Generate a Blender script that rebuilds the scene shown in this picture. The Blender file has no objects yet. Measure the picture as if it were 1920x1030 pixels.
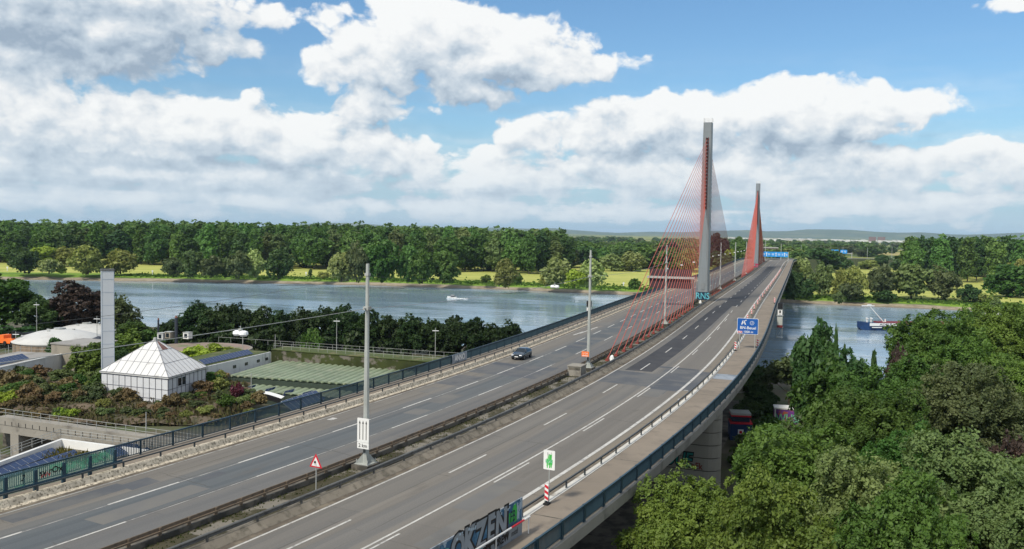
import bpy, math, random
import numpy as np
from mathutils import Vector, Matrix
SC = bpy.context.scene
COL = SC.collection
R = math.radians
rng = np.random.default_rng(7)
random.seed(7)
# ------------------------------------------------------------------ camera model (solved from the photograph)
F, PITCH, ROLL, HC = 1638.15, -0.04971, 0.01756, 18.3
cp, sp, cr, sr = math.cos(PITCH), math.sin(PITCH), math.cos(ROLL), math.sin(ROLL)

def ray(u, v):
    X, Y = u - 960, v - 515
    px, py = X*cr + Y*sr, -X*sr + Y*cr
    return np.array([px, F*cp + py*sp, F*sp - py*cp])

def atz(u, v, z):          # where the sight line through a pixel meets height z
    r = ray(u, v); t = (z - HC)/r[2]
    return r*t + np.array([0, 0, HC])

def atd(u, v, Y):          # ... or distance Y ahead
    r = ray(u, v)
    return r*(Y/r[1]) + np.array([0, 0, HC])

# ------------------------------------------------------------------ road centreline
S = np.arange(-160, 1500, 2.0)
_k = np.interp(S, [-80, -40, 0, 40, 80, 120, 160], [.00188, .00172, .00185, .00078, .00018, -.00023, 0])
_k[S < -80] = .00188
_i120 = int(np.argmin(abs(S - 558)))
_d = np.cumsum(_k)*2; _d -= _d[_i120]
TH = .32062 - _d + np.clip(S - 520, 0, None)*.00062
_cx, _cy = np.cumsum(np.sin(TH))*2, np.cumsum(np.cos(TH))*2
_i0 = int(np.argmin(abs(S)))
CX, CY = _cx - _cx[_i0] + 7.0, _cy - _cy[_i0] + 109.518
_u = S/100
CZ = .48939*_u - .45933*_u**2 + .07431*_u**3
CZ[S < -100] = np.interp(-100, S, CZ)
_sl = np.interp(S, [430, 545, 640, 1500], [.0066, .0, -.017, -.016])
_j = int(np.argmin(abs(S - 430)))
for _q in range(_j + 1, len(S)):
    CZ[_q] = CZ[_q - 1] + 2*_sl[_q]

def B(s, o, z=0.0):        # bridge coordinates: along, across (right +), above deck
    t = np.interp(s, S, TH)
    return Vector((float(np.interp(s, S, CX) + math.cos(t)*o), float(np.interp(s, S, CY) - math.sin(t)*o), float(np.interp(s, S, CZ) + z)))

def head(s): return float(np.interp(s, S, TH))

_p0 = B(137, 0)
ER, EQ = np.array([.3152, .949]), np.array([.949, -.3152])
def Q(q, r, z=0.0):        # river coordinates: q across the bridge axis, r along it
    w = np.array([_p0.x, _p0.y]) + EQ*q + ER*(r - 137)
    return Vector((float(w[0]), float(w[1]), z))
def qr(w):
    d = np.array([w[0] - _p0.x, w[1] - _p0.y])
    return float(d @ EQ), float(d @ ER) + 137
_bq = np.array([-3000, -465, -351, -249, -152, -74, 26, 98, 135, 400, 3000.])
_br = np.array([-600, 345, 390, 421, 432, 428, 415, 414, 408, 330, -500.])
def rfar(q): return np.interp(q, _bq, _br)
def rnear(q): return rfar(q) - 285 + np.interp(q, [-200, 0, 120, 300], [0, 10, 0, 0])

# ------------------------------------------------------------------ mesh helper
OFF = {}
def woff(o): return OFF.get(o.name, Vector((0, 0, 0))) if o else Vector((0, 0, 0))

class MB:
    def __init__(self): self.v, self.f, self.m, self.uv = [], [], [], []
    def quad(self, pts, mi=0, uv=None):
        b = len(self.v); self.v += [tuple(p) for p in pts]
        self.f.append(tuple(range(b, b + len(pts)))); self.m.append(mi); self.uv.append(uv)
    def box(self, c, d, mi=0, rz=0.0, M=None):
        cx, cy, cz = c; hx, hy, hz = d[0]/2, d[1]/2, d[2]/2
        cs, sn = math.cos(rz), math.sin(rz); P = []
        for z in (-hz, hz):
            for x, y in ((-hx, -hy), (hx, -hy), (hx, hy), (-hx, hy)):
                p = Vector((cx + x*cs - y*sn, cy + x*sn + y*cs, cz + z))
                P.append(tuple(M @ p) if M else tuple(p))
        b = len(self.v); self.v += P
        for f in ((0, 3, 2, 1), (4, 5, 6, 7), (0, 1, 5, 4), (1, 2, 6, 5), (2, 3, 7, 6), (3, 0, 4, 7)):
            self.f.append(tuple(b + i for i in f)); self.m.append(mi); self.uv.append(None)
        return self
    def tube(self, p, q, r0, r1=None, n=6, mi=0, cap=True):
        r1 = r0 if r1 is None else r1
        p, q = Vector(p), Vector(q); d = (q - p).normalized()
        a = d.orthogonal().normalized(); c = d.cross(a); b = len(self.v)
        for P, rr in ((p, r0), (q, r1)):
            for i in range(n):
                t = 2*math.pi*i/n
                self.v.append(tuple(P + (a*math.cos(t) + c*math.sin(t))*rr))
        for i in range(n):
            j = (i + 1) % n
            self.f.append((b + i, b + j, b + n + j, b + n + i)); self.m.append(mi); self.uv.append(None)
        if cap:
            self.f.append(tuple(b + i for i in reversed(range(n)))); self.m.append(mi); self.uv.append(None)
            self.f.append(tuple(b + n + i for i in range(n))); self.m.append(mi); self.uv.append(None)
        return self
    def prism(self, poly, z0, z1, mi=0, top=True):       # vertical prism over an xy polygon
        b = len(self.v); n = len(poly)
        self.v += [(p[0], p[1], z0) for p in poly] + [(p[0], p[1], z1) for p in poly]
        for i in range(n):
            j = (i + 1) % n
            self.f.append((b + i, b + j, b + n + j, b + n + i)); self.m.append(mi); self.uv.append(None)
        self.f.append(tuple(b + i for i in reversed(range(n)))); self.m.append(mi); self.uv.append(None)
        if top: self.f.append(tuple(b + n + i for i in range(n))); self.m.append(mi); self.uv.append(None)
        return self
    def panel(self, poly, y0, y1, mi=0):                  # plate over an xz polygon, thickness along y
        b = len(self.v); n = len(poly)
        self.v += [(p[0], y0, p[1]) for p in poly] + [(p[0], y1, p[1]) for p in poly]
        for i in range(n):
            j = (i + 1) % n
            self.f.append((b + i, b + j, b + n + j, b + n + i)); self.m.append(mi); self.uv.append(None)
        self.f.append(tuple(b + i for i in reversed(range(n)))); self.m.append(mi); self.uv.append(None)
        self.f.append(tuple(b + n + i for i in range(n))); self.m.append(mi); self.uv.append(None)
        return self
    def sweep(self, prof, s0, s1, step=2.0, closed=True, mi=0, caps=True):   # profile (o, z) carried along the road
        ss = np.arange(s0, s1 + step*.5, step); n = len(prof); b0 = len(self.v)
        for s in ss:
            for o, z in prof: self.v.append(tuple(B(s, o, z)))
        lens = np.concatenate([[0], np.cumsum([math.dist(prof[i], prof[(i + 1) % n]) for i in range(n)])])
        for k in range(len(ss) - 1):
            for i in range(n if closed else n - 1):
                j = (i + 1) % n; a = b0 + k*n
                self.f.append((a + i, a + j, a + n + j, a + n + i)); self.m.append(mi)
                self.uv.append(((ss[k], prof[i][0] + prof[i][1]), (ss[k], prof[j][0] + prof[j][1]), (ss[k + 1], prof[j][0] + prof[j][1]), (ss[k + 1], prof[i][0] + prof[i][1])))
        if closed and caps:
            self.f.append(tuple(b0 + i for i in range(n))); self.m.append(mi); self.uv.append(None)
            e = b0 + (len(ss) - 1)*n
            self.f.append(tuple(e + i for i in reversed(range(n)))); self.m.append(mi); self.uv.append(None)
        return self
    def build(self, name, mat, parent=None, local=False, smooth=False):
        off = Vector((0, 0, 0)) if local else woff(parent)
        V = [(x - off.x, y - off.y, z - off.z) for x, y, z in self.v]
        me = bpy.data.meshes.new(name); me.from_pydata(V, [], self.f)
        mats = mat if isinstance(mat, (list, tuple)) else [mat]
        for m in mats: me.materials.append(m)
        me.polygons.foreach_set('material_index', self.m)
        if any(u is not None for u in self.uv):
            ul = me.uv_layers.new(name='UVMap'); buf = []
            for f, u in zip(self.f, self.uv):
                buf += [c for p in (u or [(0, 0)]*len(f)) for c in p]
            ul.data.foreach_set('uv', buf)
        if smooth: me.polygons.foreach_set('use_smooth', [True]*len(me.polygons))
        me.update()
        o = bpy.data.objects.new(name, me); COL.objects.link(o)
        if parent: o.parent = parent
        OFF[o.name] = off if not local else woff(parent)
        return o

def tag(o, label=None, cat=None, group=None, kind=None):
    for k, v in (('label', label), ('category', cat), ('group', group), ('kind', kind)):
        if v: o[k] = v
    return o
def thing(name, label, cat, loc=(0, 0, 0), rz=0.0, group=None):
    o = bpy.data.objects.new(name, None); COL.objects.link(o)
    o.location = loc; o.rotation_euler = (0, 0, rz); o.empty_display_size = .5
    OFF[o.name] = Vector(loc)
    return tag(o, label, cat, group)
def struct(o): o['kind'] = 'structure'; return o
def dup(root, loc=None, rz=None, label=None, group=None, scale=None):
    kids = {}
    for o in COL.objects:
        if o.parent: kids.setdefault(o.parent.name, []).append(o)
    def cpy(o, par):
        c = o.copy(); COL.objects.link(c)
        if par: c.parent = par
        for k in kids.get(o.name, []): cpy(k, c)
        return c
    r = cpy(root, None)
    if loc is not None: r.location = loc
    if rz is not None: r.rotation_euler = (0, 0, rz)
    if scale is not None: r.scale = scale
    if label: r['label'] = label
    if group: r['group'] = group
    return r
def repeat(part, places, parent):        # copies of a part mesh under the same thing; places = (world position, heading)
    off = woff(parent)
    for i, (p, rz) in enumerate(places):
        c = part if i == 0 else part.copy()
        if i: COL.objects.link(c)
        c.parent = parent; c.location = Vector(p) - off; c.rotation_euler = (0, 0, rz)

# ------------------------------------------------------------------ materials
def lin(r, g=None, b=None):              # 0-255 screen colour -> linear
    if g is None: g = b = r
    f = lambda c: (c/255/12.92) if c/255 <= .04045 else ((c/255 + .055)/1.055)**2.4
    return (f(r), f(g), f(b), 1)
class NT:
    def __init__(self, nt): self.t = nt; self.n = nt.nodes; self.l = nt.links
    def new(self, ty, **kw):
        n = self.n.new(ty)
        for k, v in kw.items(): setattr(n, k, v)
        return n
    def inp(self, sock, v):
        if hasattr(v, 'is_linked') or isinstance(v, bpy.types.NodeSocket): self.l.new(v, sock)
        else:
            if sock.type == 'RGBA' and hasattr(v, '__len__') and len(v) == 3: v = tuple(v) + (1,)
            sock.default_value = v
    def math(self, op, a, b=None, c=None, clamp=False):
        n = self.new('ShaderNodeMath', operation=op, use_clamp=clamp)
        self.inp(n.inputs[0], a)
        if b is not None: self.inp(n.inputs[1], b)
        if c is not None: self.inp(n.inputs[2], c)
        return n.outputs[0]
    def vmath(self, op, a, b=None):
        n = self.new('ShaderNodeVectorMath', operation=op)
        self.inp(n.inputs[0], a)
        if b is not None: self.inp(n.inputs[1], b)
        return n.outputs['Value'] if op in ('DOT_PRODUCT', 'LENGTH') else n.outputs[0]
    def mix(self, fac, a, b, blend='MIX'):
        n = self.new('ShaderNodeMix', data_type='RGBA', blend_type=blend)
        self.inp(n.inputs[0], fac); self.inp(n.inputs[6], a); self.inp(n.inputs[7], b)
        return n.outputs[2]
    def noise(self, vec, scale=5, detail=4, rough=.55, dist=0.0, dim='3D'):
        n = self.new('ShaderNodeTexNoise', noise_dimensions=dim)
        if vec is not None: self.l.new(vec, n.inputs['Vector'])
        n.inputs['Scale'].default_value = scale; n.inputs['Detail'].default_value = detail
        n.inputs['Roughness'].default_value = rough; n.inputs['Distortion'].default_value = dist
        return n.outputs['Fac']
    def ramp(self, fac, lo, hi, a=0.0, b=1.0, smooth=True):
        n = self.new('ShaderNodeMapRange', interpolation_type='SMOOTHSTEP' if smooth else 'LINEAR')
        self.inp(n.inputs[0], fac)
        for i, v in zip((1, 2, 3, 4), (lo, hi, a, b)): n.inputs[i].default_value = v
        return n.outputs[0]
    def mapping(self, vec, scale=(1, 1, 1), loc=(0, 0, 0), rot=(0, 0, 0)):
        n = self.new('ShaderNodeMapping')
        self.l.new(vec, n.inputs[0]); n.inputs['Scale'].default_value = scale; n.inputs['Location'].default_value = loc; n.inputs['Rotation'].default_value = rot
        return n.outputs[0]
    def combine(self, x, y, z=0.0):
        n = self.new('ShaderNodeCombineXYZ')
        for i, v in enumerate((x, y, z)): self.inp(n.inputs[i], v)
        return n.outputs[0]

def newmat(name):
    m = bpy.data.materials.new(name); m.use_nodes = True
    t = NT(m.node_tree); b = m.node_tree.nodes['Principled BSDF']
    return m, t, b
def mat(name, col, rough=.7, col2=None, scale=1.0, lo=.4, hi=.65, detail=5, stretch=(1, 1, 1), coords='Object', spec=.3, metal=0.0, bump=0.0, var=.10):
    """plain or two-tone weathered surface: large soft variation plus a second colour where a noise passes a threshold"""
    m, t, b = newmat(name)
    tc = t.new('ShaderNodeTexCoord')
    v = t.mapping(tc.outputs[coords], stretch)
    c = tuple(col)
    n1 = t.noise(v, scale*.37, 4, .6)
    base = t.mix(t.ramp(n1, .3, .7), tuple(x*(1 - var) for x in c[:3]) + (1,), tuple(min(1, x*(1 + var)) for x in c[:3]) + (1,))
    if col2 is not None:
        n2 = t.noise(v, scale, detail, .62)
        base = t.mix(t.ramp(n2, lo, hi), base, tuple(col2))
    t.l.new(base, b.inputs['Base Color'])
    b.inputs['Roughness'].default_value = rough; b.inputs['Metallic'].default_value = metal
    b.inputs['Specular IOR Level'].default_value = spec
    if bump:
        bn = t.new('ShaderNodeBump'); bn.inputs['Strength'].default_value = bump; bn.inputs['Distance'].default_value = .1
        t.l.new(t.noise(v, scale*3, 5), bn.inputs['Height']); t.l.new(bn.outputs[0], b.inputs['Normal'])
    return m

def leafmat(name, ca, cb, trans=.3, seed=0):
    m, t, b = newmat(name)
    at = t.new('ShaderNodeAttribute', attribute_name='tint')
    oi = t.new('ShaderNodeObjectInfo')
    col = t.mix(at.outputs['Fac'], tuple(ca) + (1,), tuple(cb) + (1,))
    hv = t.new('ShaderNodeHueSaturation')
    t.l.new(t.ramp(oi.outputs['Random'], 0, 1, .485, .52, False), hv.inputs['Hue'])
    t.l.new(t.ramp(t.math('FRACT', t.math('MULTIPLY', oi.outputs['Random'], 7.31)), 0, 1, .74, 1.14, False), hv.inputs['Value'])
    t.l.new(col, hv.inputs['Color'])
    t.l.new(hv.outputs[0], b.inputs['Base Color']); b.inputs['Roughness'].default_value = .55; b.inputs['Specular IOR Level'].default_value = .25
    tr = t.new('ShaderNodeBsdfTranslucent')
    tm = t.mix(1.0, hv.outputs[0], (1.15, 1.25, .55, 1), 'MULTIPLY'); t.l.new(tm, tr.inputs['Color'])
    mx = t.new('ShaderNodeMixShader'); mx.inputs[0].default_value = trans
    t.l.new(b.outputs[0], mx.inputs[1]); t.l.new(tr.outputs[0], mx.inputs[2])
    t.l.new(mx.outputs[0], m.node_tree.nodes['Material Output'].inputs['Surface'])
    return m

def roadmat(name, base, bands, seams=()):
    """asphalt keyed on UV (s, o): long streaks, wheel-track bands, patch seams"""
    m, t, b = newmat(name)
    uv = t.new('ShaderNodeUVMap').outputs[0]
    sx = t.new('ShaderNodeSeparateXYZ'); t.l.new(uv, sx.inputs[0]); o = sx.outputs[1]
    wob = t.math('MULTIPLY', t.math('SUBTRACT', t.noise(t.mapping(uv, (.03, .15, 1)), 1, 3), .5), 1.2)
    oo = t.math('ADD', o, wob)
    c = t.mix(t.ramp(t.noise(t.mapping(uv, (.02, .9, 1)), 1.3, 5, .6), .3, .72), tuple(x*.87 for x in base) + (1,), tuple(x*1.12 for x in base) + (1,))
    for (oc, w, col, amt) in bands:
        d = t.math('ABSOLUTE', t.math('SUBTRACT', oo, oc))
        f = t.ramp(d, w*.35, w*.62, amt, 0.0)
        f = t.math('MULTIPLY', f, t.ramp(t.noise(t.mapping(uv, (.012, .3, 1), (oc, 0, 0)), 1, 3), .25, .6, .35, 1.0))
        c = t.mix(f, c, tuple(col) + (1,))
    # slab-sized tone changes and dark seams
    br = t.new('ShaderNodeTexBrick'); br.offset = .37
    t.l.new(t.mapping(uv, (.055, .27, 1)), br.inputs['Vector'])
    br.inputs['Color1'].default_value = (.92, .92, .93, 1); br.inputs['Color2'].default_value = (1.05, 1.04, 1.02, 1); br.inputs['Mortar'].default_value = (.86, .86, .86, 1)
    br.inputs['Scale'].default_value = 1; br.inputs['Mortar Size'].default_value = .004; br.inputs['Brick Width'].default_value = 1.0; br.inputs['Row Height'].default_value = 1.0
    c = t.mix(.75, c, br.outputs['Color'], 'MULTIPLY')
    sp_ = t.noise(uv, 9, 3, .7)
    c = t.mix(.35, c, t.mix(t.ramp(sp_, .35, .7), (.8, .8, .8, 1), (1.18, 1.18, 1.18, 1)), 'MULTIPLY')
    for oc in seams:
        wv = t.math('MULTIPLY', t.math('SUBTRACT', t.noise(t.mapping(uv, (.15, 0, 1), (oc, 0, 0)), 1, 4), .5), .25)
        ln = t.ramp(t.math('ABSOLUTE', t.math('SUBTRACT', t.math('ADD', o, wv), oc)), .03, .07, .6, 0)
        ln = t.math('MULTIPLY', ln, t.ramp(t.noise(t.mapping(uv, (.05, 0, 1), (oc*3, 0, 0)), 1, 2), .42, .55))
        c = t.mix(ln, c, tuple(x*.42 for x in base) + (1,))
    tw = t.math('ADD', sx.outputs[0], t.math('MULTIPLY', o, .12))
    fr = t.math('ABSOLUTE', t.math('SUBTRACT', t.math('FRACT', t.math('MULTIPLY', t.math('ADD', tw, t.math('MULTIPLY', t.noise(t.mapping(uv, (.2, .6, 1)), 1, 3), .8)), 1/12.4)), .5))
    tl = t.math('MULTIPLY', t.ramp(fr, .003, .007, .55, 0), t.ramp(t.noise(t.mapping(uv, (.06, .25, 1), (3, 9, 0)), 1, 2), .46, .56))
    c = t.mix(tl, c, tuple(x*.45 for x in base) + (1,))
    oil = t.ramp(t.noise(t.mapping(uv, (.35, .9, 1), (7, 1, 0)), 1, 4, .6), .66, .74, 0, .30)
    c = t.mix(oil, c, tuple(x*.5 for x in base) + (1,))
    blot = t.ramp(t.noise(t.mapping(uv, (.11, .35, 1), (31, 7, 0)), 1, 6, .65), .60, .70)
    c = t.mix(t.math('MULTIPLY', blot, .45), c, tuple(x*.62 for x in base) + (1,))
    t.l.new(c, b.inputs['Base Color']); b.inputs['Roughness'].default_value = .8; b.inputs['Specular IOR Level'].default_value = .25
    return m
HAZE = 3.6e-5
EXPO, SUN, SKYS, CLK = 0.27, 3.4, .10, .83
SKY_TINT = (.67, .92, 1.10)
# ------------------------------------------------------------------ palette
M = {}
M['road_r'] = roadmat('asphalt_right', (0.163, 0.150, 0.133), [(5.6, 2.6, (0.137, 0.133, 0.127), .5), (9.2, 2.4, (0.130, 0.130, 0.129), .6), (13.0, 3.2, (0.130, 0.122, 0.112), .6), (16.0, 1.6, (0.189, 0.163, 0.127), .8), (4.9, .5, (0.111, 0.109, 0.105), .5), (6.6, .5, (0.111, 0.109, 0.105), .5), (8.2, .6, (0.107, 0.107, 0.107), .55), (10.0, .6, (0.107, 0.107, 0.107), .55)], (4.255, 6.771, 9.546))
M['road_l'] = roadmat('asphalt_left', (0.150, 0.140, 0.127), [(-6.7, 4.2, (0.090, 0.103, 0.114), .9), (-9.2, 1.4, (0.104, 0.112, 0.118), .6), (-2.6, 3.6, (0.119, 0.120, 0.122), .8), (-11.6, 2.0, (0.166, 0.153, 0.133), .6), (-7.5, .6, (0.076, 0.086, 0.095), .6), (-5.8, .6, (0.076, 0.086, 0.095), .6), (-3.4, .5, (0.101, 0.102, 0.105), .5), (-1.8, .5, (0.101, 0.102, 0.105), .5)], (-8.9, -4.9, -10.8))
M['patch'] = mat('asphalt_new', (0.038, 0.039, 0.044), .85, (0.051, 0.051, 0.055), .35, .4, .6, stretch=(1, 1, 1))
M['joint'] = mat('asphalt_joint', (0.079, 0.084, 0.094), .8, (0.112, 0.112, 0.112), .25, .4, .6)
M['paint'] = mat('road_paint', (0.480, 0.468, 0.440), .6, (0.216, 0.208, 0.200), 2.2, .50, .70, detail=8)
M['paint_old'] = mat('road_paint_worn', (0.320, 0.312, 0.296), .7, (0.176, 0.168, 0.160), .8, .46, .62)
M['footway'] = mat('footway_screed', (0.209, 0.176, 0.141), .85, (0.164, 0.139, 0.113), .45, .5, .68, var=.1)
M['conc'] = mat('concrete', (0.255, 0.238, 0.208), .85, (0.145, 0.132, 0.115), .5, .5, .7, var=.12, bump=.1)
M['conc_pier'] = mat('concrete_pier', (0.360, 0.338, 0.295), .85, (0.259, 0.245, 0.216), .35, .5, .75, stretch=(1, 1, .4), var=.1)
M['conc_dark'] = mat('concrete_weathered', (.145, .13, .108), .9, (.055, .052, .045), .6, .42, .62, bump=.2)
M['kerb_l'] = mat('kerb_peeling_paint', (0.510, 0.451, 0.357), .9, (0.162, 0.140, 0.106), 5.0, .48, .64, detail=9, var=.25)
M['kerb_r'] = mat('kerb_white_paint', (0.527, 0.510, 0.468), .8, (0.272, 0.246, 0.212), .8, .55, .68)
M['kerb_m'] = mat('kerb_dirty', (.215, .188, .150), .9, (.115, .102, .080), 1.4, .46, .66, detail=7, var=.15)
M['gutter'] = mat('gutter_dirt', (0.102, 0.085, 0.068), .95, (0.170, 0.145, 0.111), .6, .45, .6)
M['moss'] = mat('moss_ground', (.048, .043, .024), .95, (.17, .155, .13), .28, .50, .56, detail=8, bump=.4, var=.3)
M['rail_brown'] = mat('rusty_rail', (.155, .118, .085), .6, (.09, .075, .06), 1.5, .5, .7)
M['rail_grey'] = mat('grey_rail', (.12, .12, .115), .55, (.07, .065, .06), 1.2, .5, .7, metal=.3)
M['rail_dark'] = mat('dark_rail', (.055, .065, .07), .5, (.09, .09, .09), 1.2, .55, .7)
M['blue'] = mat('blue_paint', (0.025, 0.053, 0.077), .45, (0.043, 0.065, 0.081), .8, .55, .75)
M['blue_dk'] = mat('blue_paint_dark', (.025, .065, .10), .5, (.045, .08, .10), .6, .5, .7)
M['bar'] = mat('blue_baluster', (0.025, 0.055, 0.077), .5, var=.08)
M['mast'] = mat('mast_galvanised', (0.365, 0.383, 0.365), .5, (0.289, 0.297, 0.281), .7, .5, .7)
M['pyl'] = mat('pylon_paint', (0.200, 0.222, 0.238), .45, (0.159, 0.167, 0.170), 1.1, .48, .70, stretch=(1, 1, .06), var=.06)
M['red'] = mat('cable_red', (.40, .085, .06), .5, var=.12)
M['red_dk'] = mat('anchor_red', (.24, .05, .04), .6, (.14, .04, .04), 1, .5, .7)
M['white'] = mat('white_paint', (.70, .70, .69), .45, (.6, .6, .59), 1, .6, .8, var=.03)
M['black'] = mat('black_paint', (.012, .012, .014), .5, var=.02)
M['navy'] = mat('navy_paint', (.012, .028, .055), .55, var=.1)
M['signblue'] = mat('sign_blue', (.010, .085, .33), .4, var=.04)
M['skyblue'] = mat('sign_sky_blue', (.02, .26, .66), .4, var=.05)
M['signred'] = mat('sign_red', (.52, .02, .035), .4, var=.05)
M['orange'] = mat('orange_paint', (.80, .17, .03), .5, var=.08)
M['grgreen'] = mat('spray_green', (.05, .42, .07), .6, var=.2)
M['grmint'] = mat('spray_mint', (.12, .45, .24), .6, (.2, .5, .33), 2, .45, .6)
M['grcyan'] = mat('spray_cyan', (.11, .42, .50), .6, (.08, .36, .45), 2, .5, .6)
M['grgrey'] = mat('spray_grey', (.27, .295, .32), .6, var=.1)
M['grpurple'] = mat('spray_purple', (.15, .05, .24), .6, (.35, .10, .05), 1.5, .52, .6)
M['grteal'] = mat('spray_teal', (.02, .22, .2), .6, var=.15)
M['board'] = mat('grey_board', (.26, .29, .33), .6, (.14, .17, .2), .9, .5, .6)
M['glass'], t, b = newmat('green_glass')
b.inputs['Base Color'].default_value = (.30, .47, .43, 1); b.inputs['Roughness'].default_value = .15
tr = t.new('ShaderNodeBsdfTransparent'); tr.inputs[0].default_value = (.82, .93, .90, 1)
mx = t.new('ShaderNodeMixShader'); mx.inputs[0].default_value = .22
t.l.new(tr.outputs[0], mx.inputs[1]); t.l.new(b.outputs[0], mx.inputs[2]); t.l.new(mx.outputs[0], M['glass'].node_tree.nodes['Material Output'].inputs['Surface'])
M['chim'] = mat('chimney_cladding', (0.521, 0.550, 0.588), .4, (0.454, 0.487, 0.529), .25, .5, .7, stretch=(1, 1, .3), var=.04)
M['clad'] = mat('white_cladding', (0.570, 0.580, 0.607), .45, (0.460, 0.469, 0.497), .4, .55, .75, var=.04)
M['cladroof'] = mat('white_roof_stained', (0.589, 0.589, 0.589), .5, (0.285, 0.271, 0.247), .30, .57, .70, stretch=(1, 1, 1.6), var=.05)
M['rust'] = mat('rust_roof', (.17, .075, .06), .8, (.22, .13, .11), 1.2, .5, .65)
M['plaster'] = mat('pale_plaster', (.58, .59, .60), .8, (.27, .29, .29), .45, .52, .72, stretch=(1.6, 1.6, .35), var=.06)
M['domeroof'] = mat('dome_membrane', (.50, .50, .49), .7, (.42, .41, .40), .3, .52, .72, var=.04)
M['timber'] = mat('brown_wall', (.25, .19, .135), .85, (.15, .12, .09), .6, .45, .65, stretch=(2, 2, .3))
M['beige'] = mat('beige_wall', (.28, .255, .21), .9, (.2, .18, .15), .4, .5, .7)
M['barrel'] = mat('green_vault', (.205, .25, .165), .6, (.29, .31, .22), .35, .48, .7, var=.14)
M['barrel_dk'] = mat('green_gutter', (.035, .05, .038), .7, var=.1)
M['ivy_wall'] = mat('ivy_wall', (.032, .040, .011), .95, (.15, .135, .115), .30, .53, .61, detail=9, bump=1.0, var=.5)
M['solar'], t, b = newmat('solar_cells')
b.inputs['Base Color'].default_value = (.012, .035, .105, 1); b.inputs['Roughness'].default_value = .18
M['mint_t'], t, b = newmat('spray_mint_thin')
b.inputs['Base Color'].default_value = (.16, .50, .30, 1)
tr = t.new('ShaderNodeBsdfTransparent'); mx = t.new('ShaderNodeMixShader'); t.l.new(t.ramp(t.noise(t.new('ShaderNodeTexCoord').outputs['Object'], 2.2, 5, .6), .34, .60, .0, .85), mx.inputs[0])
t.l.new(tr.outputs[0], mx.inputs[1]); t.l.new(b.outputs[0], mx.inputs[2]); t.l.new(mx.outputs[0], M['mint_t'].node_tree.nodes['Material Output'].inputs['Surface'])
M['frame'] = mat('panel_frame', (.40, .44, .5), .4, var=.05)
M['galv'] = mat('galvanised_steel', (.36, .37, .36), .45, (.25, .25, .24), 2, .55, .7)
M['pole_dk'] = mat('dark_stack', (.035, .042, .058), .5, var=.1)
M['roof_gr'] = mat('grey_flat_roof', (.28, .27, .26), .9, (.2, .19, .17), .4, .5, .7)
M['bark'] = mat('bark', (.085, .066, .048), .95, (.045, .036, .028), 3, .45, .6, stretch=(1, 1, .3))
M['car'], t, b = newmat('car_paint_dark_blue')
b.inputs['Base Color'].default_value = (.012, .028, .045, 1); b.inputs['Roughness'].default_value = .22; b.inputs['Metallic'].default_value = .3; b.inputs['Coat Weight'].default_value = 1
M['cglass'], t, b = newmat('car_glass')
b.inputs['Base Color'].default_value = (.012, .02, .028, 1); b.inputs['Roughness'].default_value = .06
M['rubber'] = mat('rubber', (.015, .015, .016), .85, var=.05)
M['lamp'] = mat('lamp_housing', (.80, .81, .83), .35, var=.02)
M['hullblue'] = mat('hull_blue', (.010, .032, .10), .45, (.014, .05, .15), .2, .5, .7)
M['hullred'] = mat('hull_maroon', (.17, .025, .03), .6, var=.15)
M['deckrust'] = mat('barge_deck', (.2, .16, .14), .8, var=.2)
M['foam'] = mat('water_foam', (.75, .77, .78), .8, (.4, .47, .5), 1.5, .45, .6)
M['yellow'] = mat('amber', (.75, .38, .03), .5, var=.05)
M['town'] = mat('pale_walls', (.62, .61, .6), .8, (.4, .38, .36), .01, .5, .6)
M['brick'] = mat('red_tower_walls', (.22, .13, .12), .8, var=.1)
M['terr'] = mat('brown_slope_soil', (.115, .088, .062), .95, (.055, .052, .03), .3, .47, .62, detail=9, bump=.7, var=.25)
M['asph_far'] = mat('far_asphalt', (.17, .165, .155), .9, var=.08)
M['verge'] = mat('verge_grass', (.065, .085, .028), .95, (.14, .13, .065), .35, .5, .65)

# ------------------------------------------------------------------ camera
cam = bpy.data.cameras.new('camera'); camo = bpy.data.objects.new('camera', cam); COL.objects.link(camo)
cam.sensor_fit = 'HORIZONTAL'; cam.sensor_width = 36; cam.lens = 36*F/1920; cam.clip_start = .5; cam.clip_end = 60000
fw = Vector((0, cp, sp)); up0 = Vector((0, -sp, cp)); rt0 = Vector((1, 0, 0))
rt = rt0*cr + up0*sr; up = up0*cr - rt0*sr
camo.matrix_world = Matrix(((rt.x, up.x, -fw.x, 0), (rt.y, up.y, -fw.y, 0), (rt.z, up.z, -fw.z, HC), (0, 0, 0, 1)))
SC.camera = camo
SC.view_settings.view_transform = 'Standard'; SC.view_settings.look = 'None'; SC.view_settings.exposure = EXPO; SC.view_settings.gamma = 1
cy = SC.cycles
cy.max_bounces = 6; cy.diffuse_bounces = 3; cy.glossy_bounces = 3; cy.transmission_bounces = 4; cy.volume_bounces = 0; cy.transparent_max_bounces = 12
cy.use_denoising = True; cy.sample_clamp_indirect = 4; cy.caustics_reflective = False; cy.caustics_refractive = False

# ------------------------------------------------------------------ sun
SAZ, SEL = R(-141), R(46)                 # from behind the left shoulder
TOSUN = Vector((math.sin(SAZ)*math.cos(SEL), math.cos(SAZ)*math.cos(SEL), math.sin(SEL)))
sl = bpy.data.lights.new('sun', 'SUN'); sl.energy = SUN; sl.angle = R(8); sl.color = (1, .93, .80)
so_ = bpy.data.objects.new('sun', sl); COL.objects.link(so_); so_.rotation_euler = TOSUN.to_track_quat('Z', 'Y').to_euler()

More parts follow.
